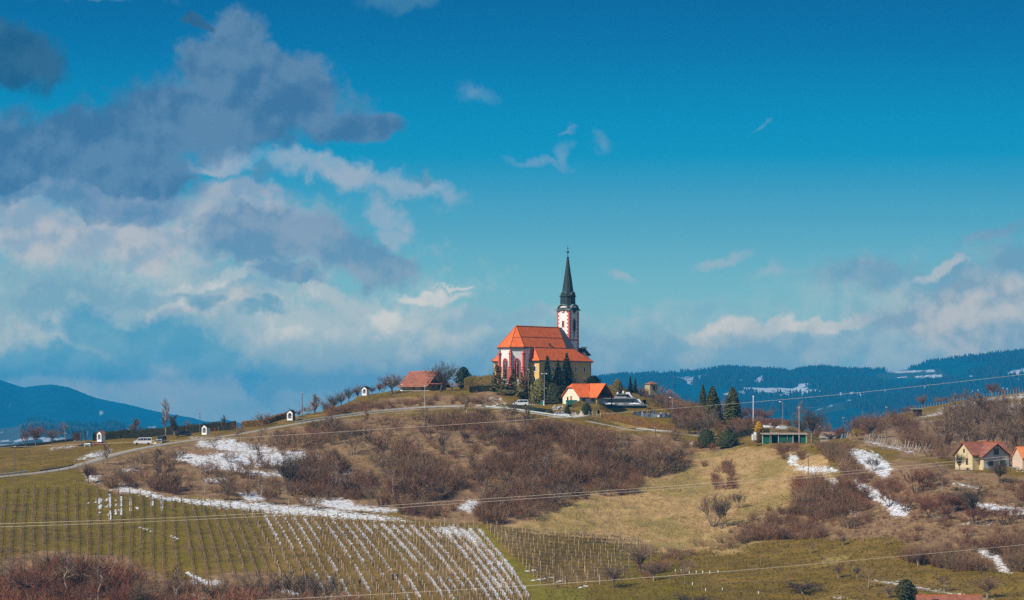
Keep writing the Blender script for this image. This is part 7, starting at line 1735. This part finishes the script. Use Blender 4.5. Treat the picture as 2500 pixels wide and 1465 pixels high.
# ------------------------------------------------------------------ poles, lamps and wires
POLE = M('pole_wood', (.15, .11, .085), .9, .25, 2, streak=True); POLE_P = M('pale_pole', (.46, .43, .40), .8, .12); STEEL = M('lamp_steel', (.34, .33, .33), .5, .1, metal=.4)
def pole(px, pb, pt, label, mat=POLE, r=.11, Y=None, arm=None, lean=0.0, cap=False, name='utility_pole', cat='pole', bark=False):
    p = stand(px, pb, Y=Y); s = p.y / F; pb2 = H - p.z / p.y * F; h = (pb2 - pt) * s
    root = empty(name, p, label, cat); root.rotation_euler[1] = lean
    MB().tube((0, 0, -.3), (0, 0, h), r, r * .7, 8).build('shaft', mat, root)
    if arm == 'lamp':
        MB().tube((0, 0, h - .15), (-.7, 0, h + .05), .05, n=5).build('arm', STEEL, root); MB().hull([[(-1.05, -.14, h - .1), (-.55, -.14, h - .02), (-.55, .14, h - .02), (-1.05, .14, h - .1)], [(-1.0, -.1, h + .1), (-.6, -.1, h + .14), (-.6, .1, h + .14), (-1.0, .1, h + .1)]]).build('lamp_head', WHITE, root)
    if arm == 'double':
        for sg in (-1, 1):
            MB().tube((0, 0, h - .35), (sg * .55, 0, h - .25), .045, n=5).build('arm', STEEL, root); MB().lathe((sg * .62, 0, h - .42), [(.12, 0), (.2, .08), (.16, .22), (.04, .3)], 8).build('lamp_head', WHITE, root)
    if cap or arm is None:
        MB().box((0, 0, h - .35), (1.1 if cap else .45, .09, .09)).build('crossarm', mat, root)
        for sg in (-1, 1): MB().lathe((sg * (.48 if cap else .18), 0, h - .3), [(.05, 0), (.07, .08), (.03, .2)], 6).build('insulator', WHITE, root)
    return root
pole(36, 1155, 1088, 'dark pole by the guard rail at the left photo edge'); pole(160, 1094, 1056, 'pole on the left field edge with a white foot', r=.09)
MB_ = None
pole(488, 1072, 1005, 'dark pole just left of the second shrine', Y=776); pole(738, 1028, 956, 'tall dark pole right of the ivy-clad shrine', Y=796); pole(1037, 998, 940, 'thin pale pole in front of the yellow house', POLE_P, .08, Y=803)
pole(1290, 972, 900, 'thin wooden pole in front of the ochre chapel corner', WOOD_G, .08, Y=816); pole(1329, 990, 910, 'lamp post with two heads right of the white van', STEEL, .10, Y=808, arm='double', name='street_lamp', cat='street lamp')
pole(1639, 1030, 971, 'leaning lamp post at the right end of the gravestones', STEEL, .09, Y=796, arm='lamp', lean=.08, name='street_lamp', cat='street lamp')
pole(1839, 1004, 966, 'short white pole right of the broadest conifer', WHITE, .13, Y=806); pole(1911, 1042, 981, 'lamp post behind the garden on the right shoulder', STEEL, .08, Y=788, arm='lamp', name='street_lamp', cat='street lamp')
pole(1951, 1088, 992, 'tall wooden pole with pale patches standing before the shed', M('patchy_pole', (.30, .18, .13), .9, .5, 1.2, col2=(.5, .4, .35)), .12, Y=738); pole(1880, 1086, 1033, 'thin grey pole at the left part of the green shed', WOOD_G, .08, Y=738)
pole(2059, 1060, 1018, 'dark pole left of the white stakes', Y=735); pole(2164, 1088, 992, 'tallest dark pole above the white stakes', Y=722, r=.12); pole(1973, 1158, 1107, 'dark pole between snow patches on the right slope'); pole(2087, 1310, 1258, 'thin pole above the upper meadow edge', r=.08); pole(2455, 1122, 1086, 'lamp pole behind the farmhouse', STEEL, .07, Y=680, arm='lamp', name='street_lamp', cat='street lamp')
pole(1600, 1060, 1042, 'short dark stump post by the lower guard rail', r=.13, Y=768)
LINEM = M('power_cable', (.44, .39, .33), .5, .05, metal=.2)
def wire(pts, label, r=.018):
    """pts: (px, py, Y)"""
    q = [P(*a) for a in pts]; t = np.linspace(0, 1, len(q)); A = pchip(t, np.array(q), np.linspace(0, 1, 46)); c = Vector(A[23])
    mb = MB()
    for a, b in zip(A[:-1], A[1:]): mb.tube(Vector(a) - c, Vector(b) - c, r, r, 5, cap=False)
    o = mb.build('power_line', LINEM); o.location = c; return tag(o, label, 'power line', 'power lines crossing the slope')
wire([(-120, 1097, 560), (345, 1079, 545), (600, 1068, 535), (1000, 1043.5, 520), (1280, 1025.5, 510)], 'power line passing in front of the left road and the thicket top', .019)
wire([(1280, 1025.5, 510), (1340, 1020.5, 508), (1660, 996, 500), (2040, 964, 490), (2430, 922, 480), (2620, 900, 475)], 'power line crossing the cemetery and the far blue hills', .014)
wire([(-120, 1283.5, 430), (0, 1279, 428), (320, 1268, 424), (700, 1250, 420), (1140, 1221, 414), (1780, 1176, 406), (2500, 1110, 398), (2640, 1096, 396)], 'upper cable of the pair crossing vineyard and straw slope')
wire([(-120, 1291, 432), (0, 1286.5, 430), (320, 1275.5, 426), (700, 1257.5, 422), (1140, 1228, 416), (1780, 1182.5, 408), (2500, 1117.5, 400), (2640, 1104, 398)], 'lower cable of the pair crossing vineyard and straw slope')
wire([(300, 1480, 402), (640, 1465, 398), (1240, 1433, 390), (1780, 1394.5, 382), (2500, 1330, 374), (2640, 1316, 372)], 'lowest power line crossing the meadow at the bottom')
# ------------------------------------------------------------------ cars
TYRE = M('tyre_rubber', (.02, .02, .02), .9, .1); RIM = M('wheel_rim', (.45, .45, .46), .35, .05, metal=.6); CARGL = M('car_glass', (.018, .022, .026), .08, .1, spec=.8); LAMP_W = M('headlamp', (.75, .75, .73), .2, .03, spec=.8); LAMP_R = M('tail_lamp', (.35, .02, .015), .3, .05)
def paint(name, c): return M(name, c, .25, .04, .6, spec=.7)
CARS = dict(van=(4.3, 1.72, 1.82, [(0, .35), (0, .75), (.1, .95), (.78, 1.08), (1.35, 1.68), (1.6, 1.8), (3.9, 1.82), (4.2, 1.7), (4.28, .9), (4.28, .35)], [(.92, 1.12), (1.42, 1.62), (1.72, 1.68), (4.05, 1.66), (4.1, 1.12)], (1.75, 2.75), (.75, 3.45)),
            bus=(4.9, 1.9, 1.95, [(0, .38), (0, .8), (.12, 1.0), (.7, 1.15), (1.3, 1.8), (1.5, 1.92), (4.6, 1.95), (4.85, 1.8), (4.9, .9), (4.9, .38)], [(.85, 1.2), (1.35, 1.74), (1.55, 1.8), (4.65, 1.78), (4.72, 1.2)], (1.7, 2.6, 3.6), (.85, 3.95)),
            wagon=(4.5, 1.75, 1.48, [(0, .3), (0, .62), (.12, .8), (1.15, .95), (1.95, 1.42), (2.3, 1.48), (3.7, 1.46), (4.3, 1.05), (4.48, .9), (4.5, .3)], [(1.32, .97), (1.98, 1.36), (2.32, 1.41), (3.6, 1.39), (4.1, 1.05), (4.0, .97)], (2.2, 3.1), (.85, 3.6)),
            sedan=(4.4, 1.72, 1.42, [(0, .3), (0, .6), (.1, .78), (1.2, .93), (1.95, 1.36), (2.4, 1.42), (3.1, 1.38), (3.7, 1.0), (4.3, .92), (4.4, .75), (4.4, .3)], [(1.35, .95), (1.98, 1.31), (2.4, 1.36), (3.05, 1.32), (3.5, 1.0), (3.3, .95)], (2.35,), (.85, 3.55)))
def car(kind, p, rz, mat, label, pan=0.0):
    """front of the car points along local -x"""
    L, Wd, Hh, prof_, win, pil, ax = CARS[kind]; root = empty('parked_car', p, label, 'van' if kind in ('van', 'bus') else 'car', rz, None)
    root.rotation_euler[1] = pan
    hx = L / 2; rings = []
    for y, inset in ((-Wd / 2, .0), (-Wd / 2 + .06, 0.0), (Wd / 2 - .06, 0.0), (Wd / 2, 0.0)):
        edge = abs(y) == Wd / 2
        rings.append([(x - hx + (.05 if edge and x < hx else (-.05 if edge else 0)), y * (1 - .16 * max(0, (z - .95) / (Hh - .9))), z - (.03 if edge and z > .5 else 0)) for x, z in prof_])
    MB().hull(rings).build('body', mat, root)
    for sg in (-1, 1):
        yy = lambda z: sg * (Wd / 2 * (1 - .16 * max(0, (z - .95) / (Hh - .9))) + .012)
        cuts = [win[0][0]] + list(pil) + [max(w[0] for w in win)]
        top = lambda x: float(np.interp(x, [win[0][0], win[1][0], win[2][0], win[3][0], win[-2][0] if len(win) > 5 else win[4][0] + .01], [win[0][1], win[1][1], win[2][1], win[3][1], win[-2][1] if len(win) > 5 else win[3][1]]))
        zb = win[0][1]
        for a, b in zip(cuts[:-1], cuts[1:]):
            a2, b2 = a + .05, b - .05; n = 5; xs = np.linspace(a2, b2, n); up_ = [(x - hx, yy(top(x)), max(top(x), zb + .02)) for x in xs]; lo_ = [(x - hx, yy(zb), zb) for x in xs]
            MB().add(lo_ + up_[::-1], [tuple(range(2 * n))]).build('side_window', CARGL, root)
        for x in ax:
            w = MB(); w.lathe((0, 0, -.1), [(.2, 0), (.31, .02), (.31, .2), (.2, .22)], 14); wo = w.build('wheel', TYRE, root); wo.rotation_euler = (math.pi / 2, 0, 0); wo.location = (x - hx, sg * (Wd / 2 - .06), .31)
            r = MB(); r.lathe((0, 0, -.105), [(.19, 0), (.19, .215)], 10); r.build('rim', RIM, wo)
        MB().box((-hx + .04, sg * (Wd / 2 - .28), prof_[1][1] + .02), (.12, .36, .16)).build('headlight', LAMP_W, root); MB().box((hx - .04, sg * (Wd / 2 - .14), .85), (.1, .18, .34)).build('tail_light', LAMP_R, root)
    wz0, wz1 = win[0], win[1]
    y0 = Wd / 2 * .86
    MB().add([(wz0[0] - .12 - hx, -y0, wz0[1] + .02), (wz0[0] - .12 - hx, y0, wz0[1] + .02), (wz1[0] - .1 - hx, y0 * .95, wz1[1] + .03), (wz1[0] - .1 - hx, -y0 * .95, wz1[1] + .03)], [(0, 1, 2, 3)]).build('windscreen', CARGL, root)
    MB().box((-hx + .0, 0, .42), (.1, Wd * .9, .2)).box((hx - .0, 0, .42), (.1, Wd * .9, .2)).build('bumper', M('dark_bumper', (.04, .04, .045), .6, .1), root)
    return root
def cpos(px, py, Y):
    p = P(px, py, Y); p.z = ground(p.x, p.y) + .02; return p
car('van', cpos(1271, 993, 806), math.radians(8), paint('white_car_paint', (.74, .75, .76)), 'small white van parked on the church driveway above the guard rail')
car('wagon', cpos(1373, 1018, 788), math.radians(180 - 16), paint('silver_car_paint', (.50, .52, .55)), 'silver estate car on the gravel driveway below the green skip')
car('sedan', cpos(213, 1091, 779), math.radians(6), paint('dark_green_car_paint', (.012, .05, .05)), 'dark green car on the left field edge beside the white bench')
car('sedan', cpos(246, 1090, 778), math.radians(4), paint('red_car_paint', (.24, .018, .025)), 'dark red car parked below the first shrine')
car('bus', cpos(349, 1086, 770), math.radians(5), paint('white_minibus_paint', (.68, .68, .70)), 'white minibus parked beside the road on the left')
car('van', cpos(394, 1083, 768), math.radians(80), paint('dark_van_paint', (.03, .04, .05)), 'dark little car seen end-on left of the tallest poplar')
car('wagon', cpos(446, 1072, 780), math.radians(10), paint('black_car_paint', (.02, .022, .028)), 'black car parked under the trees right of the tallest poplar')
# ------------------------------------------------------------------ small things
def bench(px, py, Y, label, mat, rz=0.0, w=1.7):
    p = cpos(px, py, Y); r = empty('bench', p, label, 'bench', rz)
    for s_ in (-1, 1): MB().box((s_ * (w / 2 - .08), 0, .4), (.09, .5, 1.0)).build('leg', mat, r)
    MB().box((0, -.05, .46), (w - .2, .42, .06)).build('seat', mat, r); MB().box((0, .2, .82), (w - .2, .06, .3)).build('backrest', mat, r)
bench(213, 1095, 772, 'white bench in front of the dark green car', WHITE); bench(1168, 996.5, 800, 'pinkish white bench at the end of the long guard rail', M('pinkish_bench', (.6, .44, .42), .8, .1))
p = cpos(193, 1092, 806); r = empty('pergola', p, 'dark brown garden pergola on the left skyline', 'pergola')
for x in (-1.7, -.6, .6, 1.7):
    for y in (-.8, .8): MB().box((x, y, 1.2), (.14, .14, 2.6)).build('post', WOOD_D, r)
MB().box((0, -.8, 2.5), (4.0, .15, .18)).build('beam', WOOD_D, r); MB().box((0, .8, 2.5), (4.0, .15, .18)).build('beam', WOOD_D, r)
for x in np.arange(-1.8, 1.9, .45): MB().box((x, 0, 2.62), (.08, 2.2, .1)).build('slat', WOOD_D, r)
MB().box((-.8, .75, 1.1), (1.8, .08, 2.0)).build('screen', WOOD_D, r)
p = cpos(205, 1092, 808); r = empty('pipe_frame', p, 'pale pipe frame right of the pergola', 'frame')
MB().tube((-.8, 0, 0), (-.8, 0, 2.5), .04, n=5).build('post', POLE_P, r); MB().tube((.9, 0, 0), (.9, 0, 2.5), .04, n=5).build('post', POLE_P, r); MB().tube((-.8, 0, 2.5), (.9, 0, 2.5), .04, n=5).build('crossbar', POLE_P, r)
p = cpos(1135, 997, 803); r = empty('marker_post', p, 'yellow marker post behind the long guard rail', 'marker post'); MB().tube((0, 0, -.1), (0, 0, 1.0), .09, n=8).build('shaft', M('yellow_paint', (.62, .38, .02), .6, .08), r); MB().lathe((0, 0, 1.0), [(.1, 0), (.13, .1), (.02, .25)], 8).build('cap', M('yellow_paint', (0, 0, 0)), r)
p = cpos(1041, 1001, 803); r = empty('marker_post', p, 'small red leaning marker at the foot of the thin pale pole', 'marker post'); r.rotation_euler[1] = .4; MB().tube((0, 0, -.1), (0, 0, .7), .06, n=6).build('shaft', M('red_paint', (.5, .08, .05), .6, .08), r)
for px, py, pt, lab, mt in ((524, 1062, 1046, 'small reddish road post right of the second shrine', M('red_paint', (0, 0, 0))), (534, 1064, 1051, 'small grey road post right of the second shrine', WOOD_G), (1160, 996, 984, 'thin grey post at the driveway corner', WOOD_G)):
    q = stand(px, py, Y=788 if px < 1000 else 803); o = MB().tube((0, 0, -.1), (0, 0, 1.3), .06, n=6).build('road_post', mt); o.location = q; tag(o, lab, 'post')
GRC = M('teal_container', (.02, .19, .17), .6, .15, 1.0)
p = cpos(1395, 999, 801); r = empty('waste_skip', p, 'teal green waste skip below the cream house gable', 'skip', math.radians(3))
MB().hull([[(-1.35, -.8, .05), (1.35, -.8, .05), (1.35, .8, .05), (-1.35, .8, .05)], [(-1.55, -.95, 1.35), (1.55, -.95, 1.35), (1.55, .95, 1.35), (-1.55, .95, 1.35)]]).build('body', GRC, r); MB().box((0, -.98, 1.36), (3.3, .1, .12)).build('rim', GRC, r)
for x in (-1, -.3, .4, 1.1): MB().box((x, -.92, .7), (.08, .12, 1.2)).build('rib', GRC, r)
p = cpos(1322, 990, 809); r = empty('green_bin', p, 'small green bin beside the double lamp post', 'bin'); MB().box((0, 0, .5), (.9, .6, 1.0)).build('body', GRC, r); MB().box((0, 0, 1.03), (.95, .65, .08)).build('lid', GRC, r)
p = cpos(1327.5, 991, 807); r = empty('meter_cabinet', p, 'white cabinet at the foot of the double lamp post', 'cabinet'); MB().box((0, 0, .6), (.35, .3, 1.4)).build('body', WHITE, r); MB().box((0, -.16, .7), (.25, .03, .8)).build('door', GREYPL, r)
# rubble stones of the two bank walls
rk = random.Random(3); STN = [M('pale_rubble', (.50, .46, .40), .95, .25, 2, bump=.05), M('grey_rubble', (.30, .29, .28), .95, .25, 2, bump=.05)]
stones = []
for i in range(5):
    vs = [Vector((rk.gauss(0, 1), rk.gauss(0, 1), rk.gauss(0, 1))).normalized() for _ in range(14)]
    import bmesh
    bm = bmesh.new()
    for v in vs: bm.verts.new((v.x * .5, v.y * .4, v.z * .32))
    bmesh.ops.convex_hull(bm, input=bm.verts); me = bpy.data.meshes.new('stone'); bm.to_mesh(me); bm.free(); me.materials.append(STN[i % 2]); stones.append(me)
for lab, cx, cy, Y, wx_, wy_, n in (('dry wall of grey stones left of the green skip', 1363, 1000, 795, 24, 20, 46), ('bank of pale rubble stones right of the silver car', 1398, 1015, 790, 26, 14, 40)):
    base = cpos(cx, cy, Y); r = empty('stone_bank', base, lab, 'stone bank')
    for i in range(n):
        q = P(cx + rk.uniform(-.5, .5) * wx_, cy + rk.uniform(-.5, .5) * wy_, Y); dy_ = (base.z + .6 - q.z); q.y += max(0, q.z - base.z) * .5
        o = link('stone', stones[rk.randrange(5)], r); o.location = q - base; s = rk.uniform(.6, 1.3); o.scale = (s, s, s); o.rotation_euler = (rk.uniform(-.4, .4), rk.uniform(-.4, .4), rk.uniform(0, 6))
# gravestones
GR = [M('black_granite', (.035, .036, .042), .25, .2, 2, spec=.6), M('grey_granite', (.15, .165, .19), .5, .15, 2), M('pale_marble', (.50, .50, .53), .5, .08, 2), M('blue_grey_granite', (.075, .09, .12), .35, .2, 2)]
def stone_shape(k):
    m = MB(); m.box((0, .15, .08), (1.0, .5, .24)); m.box((0, -.75, .1), (.95, 1.3, .22))
    if k == 0: m.extrude([(-.4, .1, .2), (.4, .1, .2), (.4, .1, .85), (.25, .1, 1.02), (0, .1, 1.1), (-.25, .1, 1.02), (-.4, .1, .85)], (0, .16, 0))
    if k == 1: m.box((0, .15, .75), (.16, .16, 1.2)); m.box((0, .15, 1.0), (.6, .14, .16))
    if k == 2: m.extrude([(-.5, .1, .2), (.45, .1, .2), (.5, .1, .75), (.0, .1, 1.0), (-.5, .1, .9)], (0, .18, 0))
    if k == 3: m.hull([[(-.22, -.05, .2), (.22, -.05, .2), (.22, .35, .2), (-.22, .35, .2)], [(-.13, .03, 1.35), (.13, .03, 1.35), (.13, .27, 1.35), (-.13, .27, 1.35)], [(-.01, .14, 1.5), (.01, .14, 1.5), (.01, .16, 1.5), (-.01, .16, 1.5)]])
    return m
GS = [[stone_shape(k).mesh('gravestone', g) for g in GR] for k in range(4)]
GLAB = ['black', 'grey', 'white', 'blue-grey']; KLAB = ['round-topped', 'cross-shaped', 'slanted slab', 'pillar']
for row, (pya, pyb, xa, xb, n) in enumerate(((1001, 1004, 1548, 1618, 11), (1006, 1009, 1556, 1640, 14), (1011, 1015, 1560, 1650, 15), (1016, 1022, 1566, 1656, 14))):
    for i in range(n):
        px = xa + (xb - xa) * (i + rk.uniform(.1, .9)) / n; py = pya + (pyb - pya) * i / n; k = rk.choices(range(4), (5, 2, 3, 1))[0]; g = rk.choices(range(4), (6, 3, 2, 5))[0]
        p = stand(px, py, Y=float(np.interp(py, [1000, 1022], [808, 793]))); o = link('gravestone', GS[k][g]); o.location = p; s = rk.uniform(.85, 1.25); o.scale = (s, s, s); o.rotation_euler = (0, rk.gauss(0, .03), rk.uniform(-.7, .1))
        tag(o, GLAB[g] + ' ' + KLAB[k] + ' gravestone in the cemetery behind the rusty hedge', 'gravestone', GLAB[g] + ' ' + KLAB[k] + ' gravestones of the cemetery')
for i, (px, py) in enumerate(((1447, 1000), (1457, 1006), (1466, 1010), (1438, 994))):
    q = stand(px, py + 4, Y=790); o = MB().box((0, 0, .6), (.12, .12, 1.5)).build('fence_post', POST_L); o.location = q; tag(o, 'pale fence post beside the low olive hedge of the cream house', 'fence post', 'fence posts below the cream house')
for px, col, nm in ((1868, (.65, .22, .02), 'left orange planter on the snow strip above the shed'), (1873, (.65, .24, .03), 'right orange planter on the snow strip above the shed')):
    p = cpos(px, 1052, 757); r = empty('planter', p, nm, 'planter'); MB().lathe((0, 0, 0), [(.18, 0), (.26, .5), (.3, .55), (.24, .6)], 10).build('pot', M('orange_glaze', col, .5, .1), r); MB().lathe((0, 0, .55), [(.2, 0), (.3, .2), (.1, .42)], 8).build('dry_plant', M('dry_leaf', (.4, .22, .05), .9, .3, 4), r)
p = cpos(1899, 1056, 757); r = empty('green_box', p, 'small green box standing in the snow above the shed', 'box'); MB().box((0, 0, .35), (.9, .7, .8)).build('body', GREEN, r); MB().box((0, 0, .78), (.95, .75, .08)).build('lid', GREEN, r)
# ------------------------------------------------------------------ people working in the vines
SKIN = M('skin', (.45, .26, .19), .6, .1); HAIRM = M('dark_hair', (.03, .02, .015), .7, .2)
def skin_mesh(name, verts, edges, radii, mat, parent, root_i=0, sub=1):
    me = bpy.data.meshes.new(name); me.from_pydata(verts, edges, []); me.materials.append(mat); o = link(name, me, parent)
    md = o.modifiers.new('skin', 'SKIN'); md.use_smooth_shade = True
    for i, r in enumerate(radii): me.skin_vertices[0].data[i].radius = (r, r) if not isinstance(r, tuple) else r
    for i in range(len(verts)): me.skin_vertices[0].data[i].use_root = (i == root_i)
    sb = o.modifiers.new('sub', 'SUBSURF'); sb.levels = sub; sb.render_levels = sub
    return o
def person(px, py, label, jacket, trousers, rz, bend=0.15, reach=.8):
    p = hit(px, py); root = empty('person', p, label, 'person', rz)
    sb_, cb = math.sin(bend), math.cos(bend)
    def up(z, x=0.0, y=0.0): return (x, y - z * sb_, .92 + z * cb)
    hip = (0, 0, .92); chest = up(.38); neck = up(.56); chin = up(.63); crown = up(.80)
    LS, RS = up(.50, -.19), up(.50, .19); LE, RE = (-.27, LS[1] - .16, LS[2] - .22), (.27, RS[1] - .16, RS[2] - .22)
    LH, RH_ = (-.16, LE[1] - .26 * reach, LE[2] + .08), (.18, RE[1] - .26 * reach, RE[2] + .02)
    legs = [(-.10, 0, .88), (-.11, -.03, .48), (-.11, .02, .07), (-.11, -.12, .03), (.10, 0, .88), (.12, -.05, .48), (.12, .03, .07), (.12, -.10, .03)]
    V_ = [hip, chest, neck, chin, crown, LS, LE, LH, RS, RE, RH_] + legs
    Ed = [(0, 1), (1, 2), (2, 3), (3, 4), (1, 5), (5, 6), (6, 7), (1, 8), (8, 9), (9, 10), (0, 11), (11, 12), (12, 13), (13, 14), (0, 15), (15, 16), (16, 17), (17, 18)]
    skin_mesh('body', V_, Ed, [.13, .14, .055, .095, .09, .06, .045, .035, .06, .045, .035, .09, .06, .045, .045, .09, .06, .045, .045], SKIN, root)
    skin_mesh('jacket', [up(-.04), chest, up(.52), LS, LE, (LH[0], LH[1] + .05, LH[2]), RS, RE, (RH_[0], RH_[1] + .05, RH_[2])], [(0, 1), (1, 2), (1, 3), (3, 4), (4, 5), (1, 6), (6, 7), (7, 8)], [.165, .175, .08, .085, .065, .055, .085, .065, .055], jacket, root)
    skin_mesh('trousers', [hip] + [legs[0], legs[1], legs[2], legs[4], legs[5], legs[6]], [(0, 1), (1, 2), (2, 3), (0, 4), (4, 5), (5, 6)], [.15, .11, .085, .065, .11, .085, .065], trousers, root)
    for l in (legs[3], legs[7]): MB().box((l[0], l[1] + .03, .05), (.11, .3, .11)).build('boot', BLACK, root)
    h = up(.77); MB().lathe((h[0], h[1] + .01, h[2] - .06), [(.1, 0), (.112, .06), (.085, .13), (.02, .16)], 8).build('cap' if bend < .3 else 'hair', HAIRM, root)
NAVY = M('navy_cloth', (.018, .022, .05), .9, .2, 4); DKGREEN = M('dark_green_cloth', (.015, .04, .03), .9, .2, 4); DARKC = M('dark_cloth', (.025, .02, .024), .9, .2, 4); PURP = M('purple_cloth', (.07, .045, .10), .9, .2, 4)
person(970, 1418, 'person in a navy jacket standing with one arm out among the vine rows', NAVY, DARKC, .9, .1, 1.2); person(959, 1416, 'person in a purple top just left of the one in navy', PURP, NAVY, 2.2, .25)
person(1026, 1424, 'person in a dark green jacket, rightmost in the vine rows', DKGREEN, M('maroon_cloth', (.06, .02, .03), .9, .2, 4), -1.0, .35); person(878, 1433, 'person in dark clothes, leftmost in the vine rows', DARKC, PURP, .3, .12); person(952, 1458, 'person in dark clothes near the bottom edge of the vine rows', DARKC, DARKC, 1.6, .5)
